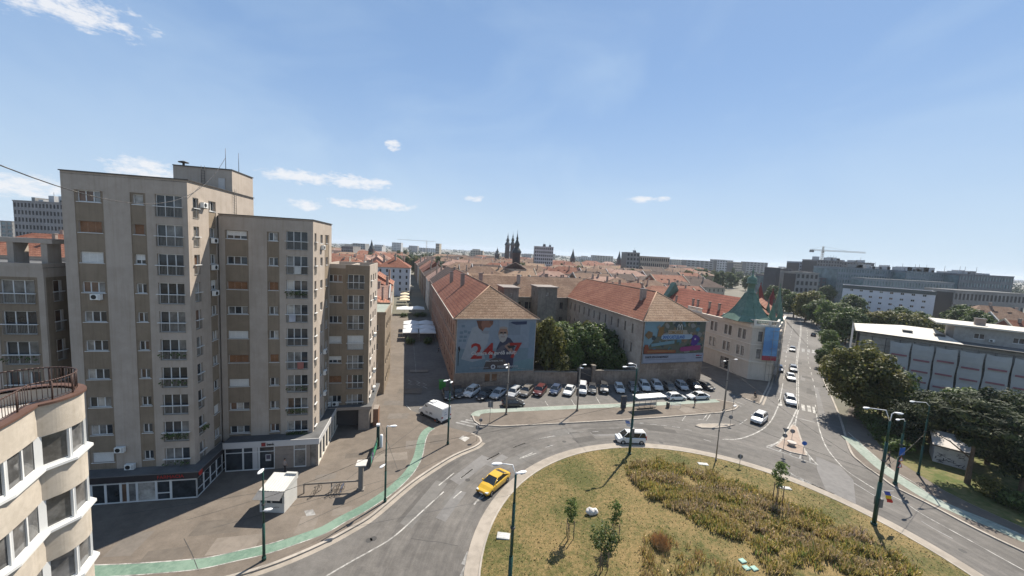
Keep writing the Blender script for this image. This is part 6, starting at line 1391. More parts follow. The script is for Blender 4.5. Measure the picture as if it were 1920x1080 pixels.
def tuft(b, x, y, z, h, r, n, ms, rr, leafy=.5, bw=.035):
    for _ in range(n):
        a = rr.uniform(0, 6.28); q = r*math.sqrt(rr.random()); p = Vector((x+q*math.cos(a), y+q*math.sin(a), z)); a2 = a+rr.uniform(-.8, .8); l_ = rr.uniform(.1, .55); hh = h*rr.uniform(.5, 1.1)
        t = p+Vector((math.cos(a2)*l_*hh, math.sin(a2)*l_*hh, hh)); s = Vector((-math.sin(a2), math.cos(a2), 0))*bw*rr.uniform(.7, 1.6); m = rr.choice(ms)
        md = p.lerp(t, .6)+Vector((0, 0, hh*.1)); b.poly([p-s, p+s, md+s*.8, t, md-s*.8], m)
        if rr.random() < leafy:
            c = p.lerp(t, rr.uniform(.4, 1)); u = Vector((rr.uniform(-1, 1), rr.uniform(-1, 1), rr.uniform(-.6, .8)))*.11; v_ = Vector((rr.uniform(-1, 1), rr.uniform(-1, 1), rr.uniform(-.6, .8)))*.08; b.poly([c-u, c-v_, c+u, c+v_], m)
rr = random.Random(31); b = MB(); xs_ = [p[0] for p in bedp]; ys_ = [p[1] for p in bedp]; n_ = 0
import mathutils
while n_ < 3100:
    x, y = rr.uniform(min(xs_), max(xs_)), rr.uniform(min(ys_), max(ys_))
    if not inpoly(x, y, bedp): continue
    nn = mathutils.noise.noise(Vector((x*.45, y*.9, 0))); n2_ = mathutils.noise.noise(Vector((x*.25+9, y*.35, 3)))
    n_ += 1
    if nn < -.13+.12*math.sin(x*1.1+y*2.3) : continue
    ms = [SM[0], SM[1], SM[4], SM[4], SM[2]] if n2_ > .02 else ([SM[3], SM[2], SM[0], SM[2]] if n2_ < -.15 else [SM[2], SM[4], SM[0], SM[2]])
    tuft(b, x, y, lawn_z(x, y), rr.uniform(.28, .80)*(1+nn*.9), .34, 13, ms, rr)
o = b.build('shrub_bed'); tag(o, 'olive and tan ornamental shrubs and grasses across the roundabout lawn', 'shrubs', kind='stuff')
b = MB(); xs_ = [p[0] for p in bed2]; ys_ = [p[1] for p in bed2]; n_ = 0
for k in range(150):
    x, y = rr.uniform(min(xs_), max(xs_)), rr.uniform(min(ys_), max(ys_))
    if inpoly(x, y, bed2): tuft(b, x, y, lawn_z(x, y), .5, .35, 16, [dry, SM[4], SM[2], SM[0]], rr, .1, .025)
c_ = P(1237, 1040)
for k in range(30): a, q = rr.uniform(0, 6.28), rr.random()*.7; tuft(b, c_.x+q*math.cos(a)*.8, c_.y+q*math.sin(a), lawn_z(c_.x, c_.y), .85, .3, 30, [dry], rr, .0, .02)
o = b.build('dry_grass_clumps'); tag(o, 'straw-coloured dry grass clumps on the lawn near the camera', 'dry grass', kind='stuff')
grass_g = mat('grass_blade_green', (.11, .13, .035), .9, var=.3, scale=2); grass_t = mat('grass_blade_straw', (.27, .20, .095), .9, var=.3, scale=2)
b = MB()
for k in range(15000):
    a = rr.uniform(0, 6.28); q = 22.7*math.sqrt(rr.random()); x, y = IC[0]+q*math.cos(a), IC[1]+q*math.sin(a)
    if y < 24 or inpoly(x, y, bedp): continue
    nn = mathutils.noise.noise(Vector((x*.3, y*.3, 7)))+rr.uniform(-.3, .3); z = lawn_z(x, y); h = rr.uniform(.05, .13); a2 = rr.uniform(0, 6.28); s = Vector((math.cos(a2), math.sin(a2), 0))*rr.uniform(.03, .07)
    b.poly([Vector((x, y, z))-s, Vector((x, y, z))+s, Vector((x+rr.uniform(-.1, .1), y+rr.uniform(-.1, .1), z+h))], grass_g if nn > 0 else grass_t)
o = b.build('grass_blades'); tag(o, 'short green and straw grass growing over the roundabout lawn', 'grass', kind='stuff')
b = MB(); soil = mat('dry_soil', (.20, .155, .10), .95, scale=2.2, col2=(.33, .265, .18), s2=.6, bump=.5)
# ================================================================ vehicles
def paint(name, col): return mat('car_paint_'+name, col, .32, var=.02, scale=.5, spec=.5, coat=.6)
PC = {n: paint(n, c) for n, c in dict(white=(.60, .60, .59), silver=(.40, .41, .42), grey=(.16, .165, .175), black=(.018, .019, .022), blue=(.03, .05, .10), red=(.085, .014, .014), yellow=(.52, .31, .015), taupe=(.17, .15, .13)).items()}
cglass = mat('car_glass', (.015, .018, .02), .05, var=.1, spec=.8); tyre = mat('tyre_rubber', (.018, .018, .018), .85); rimm = mat('alloy_rim', (.45, .45, .46), .35, metal=.8)
hlm = mat('headlight_lens', (.55, .57, .58), .15, spec=.8); tlm = mat('tail_light_lens', (.30, .02, .015), .2); platem = mat('number_plate', (.7, .7, .68), .5); trimb = mat('black_bumper', (.03, .03, .032), .6)
# L, W, H, belt, [cowl, roof start, roof end, tail] fractions from the nose, hood nose height, tail deck height
CK = {'hatch': (4.1, 1.75, 1.48, .92, (.24, .42, .84, .985), .66, .93), 'sedan': (4.6, 1.8, 1.46, .92, (.26, .43, .72, .90), .66, .96), 'suv': (4.4, 1.85, 1.66, 1.04, (.24, .38, .86, .985), .82, 1.04),
      'coupe': (4.8, 1.85, 1.42, .93, (.27, .47, .70, .93), .64, .98), 'wagon': (4.6, 1.8, 1.5, .95, (.25, .41, .90, .99), .68, .95), 'mpv': (4.4, 1.8, 1.82, 1.08, (.17, .34, .96, .995), .86, 1.06)}
_cm = {}
def car_proto(kind):
    if kind in _cm: return _cm[kind]
    L, W, H, zb, (c, r0, r1, t), hn, td = CK[kind]; hw = W/2
    BODY = bpy.data.materials.get('car_paint_white')
    b = MB(); st = [(0, .45, hn*.80, .80), (.02, .30, hn, .90), (.10, .22, hn+.05, .97), (c*.7, .20, zb*.93, .995), (c, .20, zb, 1), (.5, .20, zb, 1), (.75, .20, zb, 1), (t-.04, .22, zb if td >= zb else zb, .985), (.985, .28, td*.97, .93), (1, .42, td*.80, .84)]
    prev = None
    for s, z0, z1, wf in st:
        x = L*(.5-s); w_ = hw*wf; ring_ = [(x, -w_*.86, z0), (x, -w_, z0+.16), (x, -w_*1.0, (z0+z1)/2+.05), (x, -w_*.965, z1-.09), (x, -w_*.86, z1), (x, 0, z1+.035)]
        ring_ = ring_+[(p[0], -p[1], p[2]) for p in ring_[:-1][::-1]]
        if prev:
            for i in range(len(ring_)-1): b.poly([prev[i], prev[i+1], ring_[i+1], ring_[i]][::-1], BODY, True)
            b.poly([prev[-1], prev[0], ring_[0], ring_[-1]][::-1], trimb)
        else: b.poly(ring_, BODY)
        prev = ring_
    b.poly(prev[::-1], BODY)
    # lower grille and bumpers
    b.box(L/2-.02, L/2+.012, -hw*.55, hw*.55, .28, .46, trimb); b.box(L/2-.06, L/2-.015, -hw*.35, hw*.35, hn*.66, hn*.80, trimb); b.box(-L/2-.012, -L/2+.03, -hw*.6, hw*.6, .30, .42, trimb)
    # roof and pillars
    xs_ = [L*(.5-v) for v in (c, r0, r1, t)]; wb, wr = hw*.86, hw*.70; zr_ = H-.035
    def P_(i, sgn, top=0.): return (xs_[i], sgn*(wb if i in (0, 3) else wr), zb if i in (0, 3) else zr_)
    rf = [(xs_[1]-.02, wr+.02), (xs_[2]+.02, wr+.02)]; m_ = (xs_[1]+xs_[2])/2
    g0 = [(xs_[1]+.04, -wr-.0), (m_, -wr-.03), (xs_[2]-.05, -wr), (xs_[2]-.05, wr), (m_, wr+.03), (xs_[1]+.04, wr)]; 
    b.prism(g0, zr_-.05, H-.012, BODY); b.prism([(p[0]*.96+m_*.04, p[1]*.86) for p in g0], H-.014, H, BODY)
    for sg in (-1, 1):
        b.tube(P_(0, sg), P_(1, sg), .045, .04, BODY, 6); b.tube(P_(3, sg), P_(2, sg), .075, .055, BODY, 6)
        for s in (.40, .68) if kind != 'coupe' else (.5,):
            xm = xs_[0]+(xs_[3]-xs_[0])*s; xt = xs_[1]+(xs_[2]-xs_[1])*min(1, max(0, (s-.18)/.64)); b.tube((xm, sg*(wb+.005), zb), (xt, sg*(wr+.02), zr_), .03, .03, BODY if s > .6 else trimb, 5)
        b.box(-L*.36, L*.33, sg*hw-.004-(.012 if sg < 0 else 0), sg*hw+.004+(.012 if sg > 0 else 0), .24, .34, trimb)
    if kind in ('suv', 'wagon', 'mpv'):
        for sg in (-1, 1): b.tube((xs_[1]-.1, sg*wr*.92, H+.04), (xs_[2]+.1, sg*wr*.92, H+.04), .022, .022, trimb, 5)
    body = b.mesh('body')
    g = MB(); v = [P_(i, s) for s in (-1, 1) for i in range(4)]
    g.poly([v[0], v[3], v[2], v[1]], cglass); g.poly([v[4], v[5], v[6], v[7]], cglass); g.poly([v[0], v[1], v[5], v[4]], cglass); g.poly([v[2], v[3], v[7], v[6]], cglass); g.poly([v[1], v[2], v[6], v[5]], cglass)
    win = g.mesh('windows')
    wr_ = .33 if H > 1.6 else .31
    wm = MB(); wm.ring([(wr_*.62, -.10), (wr_*.97, -.10), (wr_, -.06), (wr_, .06), (wr_*.97, .10), (wr_*.62, .10)], tyre, 18, axis='y'); wm.ring([(wr_*.62, -.1), (wr_*.62, .1)], tyre, 18, axis='y')
    rm = MB(); rm.ring([(.001, -.085), (wr_*.16, -.09), (wr_*.2, -.075), (wr_*.64, -.09)], rimm, 16, axis='y'); rm.ring([(wr_*.64, .09), (wr_*.2, .075), (wr_*.16, .09), (.001, .085)], rimm, 16, axis='y')
    wh, ri = wm.mesh('wheel'), rm.mesh('rim')
    ar = MB(); ar.ring([(wr_*1.0, 0), (wr_*1.16, 0)], trimb, 18, axis='y')
    arm_ = ar.mesh('wheel_arch')
    hl = MB(); hl.prism([(0, -.17), (.10, -.14), (.06, .17), (-.22, .20), (-.16, 0)], 0, .13, hlm); hl = hl.mesh('headlight')
    tl = MB(); tl.box(-.03, .12, -.16, .10, 0, .2 if kind not in ('mpv',) else .6, tlm); tl = tl.mesh('tail_light')
    pl = MB(); pl.box(-.01, .01, -.26, .26, 0, .11, platem); pl = pl.mesh('number_plate')
    mi_ = MB(); mi_.box(-.06, .06, -.09, .09, 0, .13, BODY); mi_ = mi_.mesh('wing_mirror')
    _cm[kind] = (body, win, wh, ri, hl, tl, pl, mi_, arm_, (L, W, H, zb, hn, td, wr_, c)); return _cm[kind]
_cc = {}
def colour_mesh(me, col):
    k = (me.name, col)
    if k not in _cc:
        m = me.copy()
        for i, x in enumerate(m.materials):
            if x.name.startswith('car_paint'): m.materials[i] = PC[col]
        _cc[k] = m
    return _cc[k]
def car(kind, col, x, y, hd, label, group=None, parts=True, name='car', z=0, s=1.0):
    bo, wi, wh, ri, hl, tl, pl, mi_, ar, (L, W, H, zb, hn, td, wr_, c) = car_proto(kind)
    t = thing(name, label, 'car', (x, y, z), R(hd), group); t.scale = (s, s, s); link('body', colour_mesh(bo, col), t); link('windows', wi, t)
    for fx in (L*.5-.82, -L*.5+.78):
        for sg in (-1, 1):
            w_ = link('wheel', wh, t, (fx, sg*(W/2-.085), wr_)); link('wheel_arch', ar, t, (fx, sg*(W/2+.006), wr_+.02))
            if parts: link('rim', ri, w_)
    for sg in (-1, 1):
        o = link('headlight', hl, t, (L*.5-.14, sg*(W/2-.30), hn-.10)); o.scale = (1, sg, 1)
        o = link('tail_light', tl, t, (-L*.5+.01, sg*(W/2-.24), td-.34 if kind != 'mpv' else .75)); o.scale = (1, -sg, 1)
        link('wing_mirror', colour_mesh(mi_, col), t, (L*(.5-c)-.25, sg*(W/2+.07), zb-.03))
    link('number_plate', pl, t, (L/2+.015, 0, .40)); link('number_plate', pl, t, (-L/2-.015, 0, .62))
    return t
GP = 'cars parked nose-in along the old wall'
row = [(839, 745, 'hatch', 'black', -72, 'black hatchback parked first by the street corner of the old wing'), (859, 741, 'hatch', 'black', -76, 'dark hatchback parked beside the white one under the medical banner'), (884, 740, 'suv', 'white', -112, 'white SUV parked askew below the left half of the medical banner'),
 (908, 746, 'hatch', 'black', -115, 'black hatchback parked between the white SUV and a silver car'), (934, 743, 'sedan', 'silver', -115, 'silver sedan parked behind the black side-on hatchback'), (963, 741, 'wagon', 'silver', -112, 'silver estate car parked right of the silver sedan'), (987, 739, 'suv', 'taupe', -112, 'taupe SUV with bright roof at the edge of the tree shade'),
 (1012, 738, 'suv', 'red', -112, 'dark red SUV parked in the tree shade'), (1041, 736, 'hatch', 'blue', -112, 'dark blue hatchback parked in the tree shade'), (1067, 737, 'sedan', 'white', -112, 'white sedan parked in front of the gate, at the right of the tree shade'), (1092, 735, 'mpv', 'white', -102, 'white high-roofed car parked right in front of the gate'),
 (1110, 734, 'hatch', 'black', -102, 'black hatchback parked between the white high-roofed car and a black SUV'), (1132, 733, 'suv', 'black', -102, 'black SUV parked beside the gate pillar'), (1161, 733, 'hatch', 'white', -96, 'white hatchback parked alone at the left end of the right shade'), (1187, 731, 'hatch', 'grey', -96, 'grey hatchback half hidden behind the green twin lamp post'),
 (1208, 729, 'suv', 'white', -96, 'left white SUV parked under the promotion banner'), (1231, 728, 'suv', 'white', -96, 'right white SUV parked under the promotion banner'), (1255, 730, 'hatch', 'taupe', -92, 'dark taupe hatchback parked behind the white side-on hatchback'), (1278, 728, 'hatch', 'silver', -92, 'silver hatchback parked under the right part of the promotion banner'),
 (1301, 728, 'suv', 'black', -90, 'black SUV parked last under the promotion banner'), (1321, 728, 'hatch', 'black', -60, 'black hatchback parked at the corner in the sun')]
for px, py, k, col, hd, lb in row:
    p = P(px, py); car(k, col, p.x, p.y, hd+0, lb, GP)
p = P(962, 761); car('hatch', 'black', p.x, p.y, 10, 'black hatchback standing side-on in the car park beside a grey mast')
p = P(1267, 749.5); car('hatch', 'white', p.x, p.y, 12, 'white hatchback with dark windows standing behind the bus shelter')
p = P(1308, 748); car('sedan', 'white', p.x, p.y, 192, 'white sedan standing ahead of the white hatchback, pointing left')
p = P(925, 912); car('coupe', 'yellow', p.x, p.y, 237, 'yellow fastback taxi driving round the island', name='taxi')
p = P(1181, 829); car('mpv', 'white', p.x, p.y, 183, 'white high-roofed family van driving behind the green twin lamp post', name='passenger_van')
for px, py, k, col, hd, lb in [(1423, 790, 'suv', 'white', 222, 'white SUV leaving the main road towards the roundabout'), (1481, 756, 'suv', 'white', 240, 'white SUV on the zebra crossing, nearest of the queue'), (1482, 711, 'sedan', 'white', 240, 'white saloon behind another queue car on the main road'), (1487, 695, 'hatch', 'grey', 237, 'grey hatchback behind the white saloon on the main road'),
 (1460.5, 695, 'hatch', 'blue', 237, 'dark car in the kerb lane beside the blue banner'), (1485.6, 658, 'hatch', 'grey', 232, 'dark grey car alone in the middle of the main road'), (1525, 630, 'hatch', 'black', 50, 'black car driving away on the right lane'), (1515, 600, 'hatch', 'black', 50, 'dark car driving away near the bend'), (1464, 594, 'hatch', 'black', 228, 'dark car at the far bend by the left pavement'), (1467, 580, 'suv', 'black', 200, 'left one of two dark cars at the far end of the road'), (1477, 580, 'hatch', 'black', 200, 'right one of two dark cars at the far end of the road')]:
    p = P(px, py); car(k, col, p.x, p.y, hd, lb, parts=py > 650)
for i, (px, py, col) in enumerate([(1545, 616, 'grey'), (1548, 622, 'silver'), (1550, 629, 'black'), (1552, 637, 'blue'), (1531, 603, 'silver'), (1541, 609, 'grey')]):
    p = P(px, py); car('hatch', col, p.x, p.y, 150 if i != 4 else 60, ['grey car parked second in the far roadside row', 'silver car parked in the middle of the far roadside row', 'black car parked fourth in the far roadside row', 'dark blue car nearest in the far roadside row', 'silver car parked along the kerb by the far bend', 'grey car parked at the far end of the roadside row'][i], 'cars parked beside the main road', parts=False)
# delivery van with the box body
p0, p1 = P(792, 776), P(829, 793); hd = math.degrees(math.atan2(p0.y-p1.y, p0.x-p1.x)); c = (p0+p1)/2
hd = 143
t = thing('delivery_van', 'white high-roofed delivery van with black lettering parked at the street mouth', 'van', (c.x+.3, c.y+.4, 0), R(hd)); W_ = PC['white']; b = MB(); L, W, H = 5.7, 1.98, 2.55
prof = [(2.85, .35), (2.85, .78), (2.72, 1.02), (2.05, 1.28), (1.35, 2.2), (1.0, 2.42), (.6, H), (-2.8, H), (-2.85, 2.4), (-2.85, .35)]
def sec(y, k): return [(x, y*(k if z > 1.3 else 1), z) for x, z in prof]
for y0, y1, k0, k1 in ((-W/2, -W/2+.12, .93, .80), (-W/2+.12, W/2-.12, .80, .80), (W/2-.12, W/2, .80, .93)): pass
lft, rgt = sec(-W/2, .94), sec(W/2, .94)
for i in range(len(prof)-1): b.poly([lft[i], rgt[i], rgt[i+1], lft[i+1]], W_)
b.poly(lft[::-1], W_); b.poly(rgt, W_); b.box(2.84, 2.9, -.9, .9, .3, .62, trimb); b.box(-2.9, -2.84, -.95, .95, .3, .55, trimb)
for sg in (-1, 1): b.box(-2.6, 2.4, sg*W/2-.015, sg*W/2+.015, .3, .5, trimb)
b.box(-.1, .8, -.45, .45, H, H+.16, mat('roof_unit', (.6, .6, .58), .5)); b.build('body', t)
b = MB(); b.poly([(2.02, -.86, 1.33), (2.02, .86, 1.33), (1.38, .82, 2.18), (1.38, -.82, 2.18)], cglass); b.v = [(x+.025, y, z+.02) for x, y, z in b.v]
for sg in (-1, 1): b.poly([(1.75, sg*.975, 1.35), (1.2, sg*.955, 2.05), (.7, sg*.955, 2.05), (.7, sg*.975, 1.35)], cglass)
b.build('windows', t)
_, _, wh, ri, hl, tl, pl, mi_, ar, _q = car_proto('suv')
for fx in (1.95, -1.75):
    for sg in (-1, 1): w_ = link('wheel', wh, t, (fx, sg*(W/2-.08), .33)); link('rim', ri, w_); link('wheel_arch', ar, t, (fx, sg*(W/2+.018), .35))
for sg in (-1, 1): o = link('headlight', hl, t, (2.78, sg*.72, .85)); o = link('tail_light', tl, t, (-2.84, sg*.88, 1.0)); link('wing_mirror', mi_, t, (1.6, sg*1.08, 1.35))
link('number_plate', pl, t, (-2.9, 0, .6))
for s_t, x, z, sz_ in (('Pro', -.2, 1.95, .5), ('Ex', -1.4, 1.85, .75), ('po', -.1, 1.15, .65), ('TV', -1.1, 1.0, .45)):
    link('lettering', text_mesh(s_t, sz_, black_m, bold=.012, ext=.004), t, (-x, W/2*.955 if z > 1.3 else W/2+.006, z-.2), math.pi)
for s_t, y, z, sz_ in (('www', .5, 1.35, .3), ('.ro', .5, 1.75, .34)): link('lettering', text_mesh(s_t, sz_, mat('blue_ink', (.08, .12, .25), .5), ext=.004), t, (-2.865, .5, z), -math.pi/2)
p = P(824, 790); b = MB(); om = mat('orange_plastic', (.75, .14, .02), .5); b.box(-.28, .28, -.28, .28, 0, .05, om); b.ring([(.22, .05), (.05, .7), (.001, .72)], om, 12); b.ring([(.155, .26), (.115, .42)], white_f, 12); tag(b.build('traffic_cone', None, (p.x, p.y, .0)), 'orange traffic cone behind the white delivery van', 'cone')
p = P(820, 789); b = MB(); b.box(-.4, .4, -.25, .25, 0, .55, om); b.box(-.42, .42, -.27, .27, .55, .6, om); tag(b.build('orange_crate', None, (p.x, p.y, 0), .5), 'orange crate standing at the rear corner of the delivery van', 'crate')

# ================================================================ lamps and masts
greenp = mat('green_lamp_paint', (.014, .052, .040), .45, var=.15, scale=4); concp = mat('grey_mast', (.20, .18, .155), .8, var=.15, scale=3); lampw = mat('lamp_head', (.70, .70, .70), .4, var=.04); lens = mat('lamp_lens', (.55, .56, .55), .2)
def lamp(bx_, by_, ty, heads, m, label, r=.13, hh=None, arm=None, step=True, name='street_lamp', boxes=(), zbase=KZ):
    g_ = P(bx_, by_, zbase)
    if hh is None:
        for k in range(20, 1600):
            v_ = CM.inverted() @ Vector((g_.x, g_.y, k/100))
            if 540-FPX*v_.y/-v_.z <= ty: hh = k/100; break
    t = thing(name, label, 'street lamp', (g_.x, g_.y, zbase)); b = MB(); hz_ = hh-zbase
    if step: b.tube((0, 0, 0), (0, 0, hz_*.42), r, r*.95, m, 12); b.tube((0, 0, hz_*.42), (0, 0, hz_*.8), r*.74, r*.7, m, 12); b.tube((0, 0, hz_*.8), (0, 0, hz_), r*.55, r*.5, m, 10); b.tube((0, 0, 0), (0, 0, .35), r*1.5, r*1.4, m, 12)
    else: b.tube((0, 0, 0), (0, 0, hz_), r, r*.55, m, 10); b.tube((0, 0, 0), (0, 0, .3), r*1.6, r*1.5, m, 10)
    b.ring([(r*1.1, hz_*.62), (r*1.15, hz_*.62+.12), (r*.7, hz_*.62+.14)], metal_dk, 10); b.build('pole', t)
    for (hx, hy, dY) in heads:
        q = A(hx, hy, g_.y+dY); d = Vector((q.x-g_.x, q.y-g_.y, q.z-zbase)); h2 = Vector((d.x, d.y, 0)); a = h2.normalized() if h2.length > .05 else Vector((1, 0, 0))
        b = MB(); j = Vector((0, 0, min(hz_-.2, d.z-.3) if d.z < hz_-1 else hz_-.15)); e_ = d-a*.35; mid = j.lerp(e_, .25)+Vector((0, 0, max(.25, (e_.z-j.z)*.6))); b.path([j, mid, e_], .04, lampw if m is not concp else m, 7); arm_o = b.build('arm', t)
        b = MB(); up = Vector((0, 0, 1)); sd = a.cross(up); n_ = 10
        pr5 = [(-.38, .05), (-.25, .12), (0, .17), (.22, .16), (.36, .09), (.42, .01)]; prevr = None
        for x, w_ in pr5:
            rg = [d+a*x+sd*(w_*math.cos(k*2*math.pi/n_))+up*(w_*.55*math.sin(k*2*math.pi/n_)+.02) for k in range(n_)]
            if prevr:
                for k in range(n_): b.poly([prevr[k], prevr[(k+1) % n_], rg[(k+1) % n_], rg[k]], lampw, True)
            prevr = rg
        b.poly([d+a*.3+sd*.09-up*.085, d+a*.3-sd*.09-up*.085, d-a*.1-sd*.12-up*.10, d-a*.1+sd*.12-up*.10], lens); b.build('lamp_head', arm_o)
    for (z, w_, h_, mm, nm) in boxes:
        b = MB(); b.box(-.02, r+.03, -w_/2, w_/2, z, z+h_, mm); b.box(r+.02, r+.10, -w_/2, w_/2, z, z+h_, mm); b.build(nm, t)
    return t, g_, hh
lamp(839.6, 833, 713, [(836, 714, -.5), (846, 717, .3)], greenp, 'green lamp post at the pavement edge beside the white delivery van')
mB = lamp(949, 777, 682, [(948, 684, -.5), (950.5, 689, -.9)], concp, 'grey twin-headed mast at the left end of the bus stop island', step=False, r=.16)
mC = lamp(1082, 770, 686, [(1096, 684, .3), (1090, 690, .0)], concp, 'grey mast in the middle of the bus stop island, lamp to the right', step=False, r=.16)
sgm = mat('sign_back', (.16, .16, .16), .6, metal=.3)
mD = lamp(1180, 853, 690, [(1172, 688, -.7), (1183, 682, -.1)], greenp, 'tall green twin-headed lamp post on the top edge of the roundabout lawn', r=.19, boxes=[(2.9, .9, 1.2, sgm, 'sign_back')], zbase=.15)
mE = lamp(1357, 770, 679, [(1359, 677, -1.0), (1380, 674, .4)], concp, 'grey mast with two spread arms at the right end of the bus stop island', step=False, r=.16)
mF = lamp(1342, 864, 774, [(1378, 761, 3.0)], concp, 'thin dark mast with one long straight arm at the lawn edge', step=False, r=.09, zbase=.12)
mG = lamp(1638, 985, 789, [(1625, 765, -.3), (1685, 775, -.2)], greenp, 'green lamp post with two wide arms at the right edge of the lawn', r=.2, zbase=.15, boxes=[(2.3, .7, 1.0, sgm, 'sign_back')])
mH = lamp(1678, 908, 789, [(1684, 787, -.6)], greenp, 'green single-headed lamp post carrying blue and triangular signs', r=.17)
mI = lamp(1721.5, 890, 760, [(1711, 753, -.2)], greenp, 'green lamp post on the right, in front of the dark pines')
mJ = lamp(722, 941, 801, [(737, 799, .2), (717, 874, -.5)], greenp, 'green lamp post beside the bicycle rack with a second low lamp', r=.11)
mK = lamp(495, 1050, 883, [(489, 884, -.3), (501, 956, .1)], greenp, 'green lamp post in front of the white kiosk', r=.12)
p = P(971, 888, 11.6); gL = Vector((p.x-.15, p.y, .25)); v_ = CM.inverted() @ Vector((gL.x, gL.y, .2)); bxp = (960+FPX*v_.x/-v_.z, 540-FPX*v_.y/-v_.z)
mL = lamp(bxp[0], bxp[1], 888, [(932, 870, -.3), (978, 886, .2)], greenp, 'nearest green lamp post rising from the bottom edge over the lawn', r=.17, hh=11.6, zbase=.3)
for i, (px, py, ty, hx) in enumerate([(1443, 628, 570, 1447), (1493, 600, 560, 1500), (1462, 601, 556, 1458), (1483, 577, 548, 1487), (1503, 586, 553, 1508), (1535, 600, 562, 1541)]):
    Y = P(px, py).y; lamp(px, py, ty, [(hx, ty-1, 0)], concp, 'grey lamp post %s' % ['on the pavement right of the corner building', 'in mid distance right of the road bend', 'left of the far bend', 'farthest away at the bend', 'at the far park edge', 'above the far row of parked cars'][i], step=False, r=.12, zbase=.1)
# wires
def wire(p, q, sag, label, r=.018, n=14):
    b = MB(); p, q = Vector(p), Vector(q); pts = [p.lerp(q, i/n)-Vector((0, 0, sag*4*(i/n)*(1-i/n))) for i in range(n+1)]; b.path(pts, r, metal_dk, 4); return tag(b.build('cable'), label, 'cable')
top = lambda M_, dz=-.6: (M_[1].x, M_[1].y, M_[2]+dz)
lA = P(839.6, 833)
wire((lA.x, lA.y, 7.0), top(mB, -1.4), .3, 'upper span wire from the van-side lamp post to the grey mast'); wire((lA.x, lA.y, 6.6), top(mB, -1.9), .3, 'lower span wire from the van-side lamp post to the grey mast')
wire(top(mB), top(mC), .4, 'contact wire between the first two grey island masts'); wire(top(mC), top(mE), .6, 'contact wire between the middle and right island masts')
wire(top(mC, -1), top(mD, -3), .3, 'span wire from the middle island mast to the lawn lamp post'); wire(top(mD, -3), top(mF, -.2), .3, 'contact wire between the lawn lamp post and the thin mast'); wire(top(mF, -.2), top(mG, -6), .3, 'contact wire from the thin mast towards the flag lamp post')
wire(top(mJ, -2.5), top(mD, -5), .3, 'contact wire following the roundabout on the left'); wire(top(mK, -2.5), top(mJ, -2.5), .2, 'wire between the two left pavement lamp posts'); wire(top(mG, -5.6), top(mI, -4), .2, 'span wire from the flag lamp post to the pavement lamp post')
wire(top(mE, -1.2), top(mG, -6.2), .4, 'span wire crossing the road from the right island mast')
q_ = Q(-.9, 9.2); wire(A(-60, 285, 11), (-33.2+q_[0], 38.2+q_[1], 37.6), 3.2, 'long black cable hanging from the upper left to the tower roof antenna', r=.022, n=30)
# flags
def flag(px, py, Y, cols, label, w_=1.0, h=.5, vert=True):
    c = A(px, py, Y); t = thing('flag', label, 'flag', c, R(-8)); b = MB(); b.tube((-.65, .0, .55), (.55, 0, .75), .015, .015, lampw, 5); b.build('flag_pole', t)
    for i, col in enumerate(cols):
        b = MB(); m = mat('flag_%d_%s' % (i, label[:6].strip()), col, .8, var=.05)
        for k in range(5):
            z0 = .6-(i*.42+k*.084); z1 = z0-.084; x0 = -.35+.10*(i*5+k)*.30; f0 = .05*math.sin((i*5+k)*.9); f1 = .05*math.sin((i*5+k+1)*.9)
            b.poly([(x0, f0, z0), (x0+.62, f0+.05, z0-.05), (x0+.65, f1+.05, z1-.05), (x0+.03, f1, z1)], m, True)
        b.build('flag_stripe', t)
flag(1663, 931, mG[1].y+.1, [(.06, .08, .30), (.62, .42, .02), (.45, .03, .02)], 'blue, yellow and red flag hanging from the right lawn lamp post')
flag(1176, 796, mD[1].y-.3, [(.16, .20, .38), (.60, .60, .62)], 'blue and white flag on the upper lawn lamp post')
# ================================================================ street furniture
postm = mat('galvanised_post', (.30, .30, .30), .5, metal=.4, var=.1); bluem = mat('sign_blue', (.02, .10, .36), .5); redm = mat('sign_red', (.45, .03, .03), .5)
def sign(px, py, plates, label, h, z=0, face=250):
    g_ = P(px, py, z); t = thing('road_sign', label, 'road sign', (g_.x, g_.y, z), R(face+90)); b = MB(); b.tube((0, 0, 0), (0, 0, h), .035, .035, postm, 8); b.build('post', t)
    for kind, zz, s, front, back in plates:
        b = MB()
        if kind == 'o': b.tube((0, -.045, zz), (0, -.06, zz), s, s, front, 16); b.tube((0, -.04, zz), (0, -.045, zz), s, s, back, 16)
        elif kind == 'v': b.prism([(-s, 0), (s, 0), (s, .02), (-s, .02)], 0, 0.01, back); b = MB(); b.poly([(-s, -.05, zz+s*.8), (0, -.05, zz-s*.9), (s, -.05, zz+s*.8)], front); b.poly([(-s, -.04, zz+s*.8), (s, -.04, zz+s*.8), (0, -.04, zz-s*.9)], back)
        elif kind == 't': b.poly([(-s, -.05, zz-s*.8), (s, -.05, zz-s*.8), (0, -.05, zz+s*.9)], redm); b.poly([(-s*.62, -.055, zz-s*.58), (s*.62, -.055, zz-s*.58), (0, -.055, zz+s*.5)], front); b.poly([(s, -.04, zz-s*.8), (-s, -.04, zz-s*.8), (0, -.04, zz+s*.9)], back)
        else: b.box(-s, s, -.06, -.04, zz-s*1.2, zz+s*1.2, front)
        b.build('sign_plate', t)
    return t
sign(894, 826, [('o', 2.0, .3, bluem, sgm)], 'round sign on the pavement tip left of the island', 2.35, KZ, 80)
sign(918, 792, [('b', 3.0, .42, sgm, sgm)], 'tall sign panel seen from behind on the left tip of the bus island', 3.6, KZ, 80)
sign(901, 797, [('o', .8, .28, bluem, sgm)], 'low round keep-right sign on the left nose of the bus island', 1.1, KZ, 80)
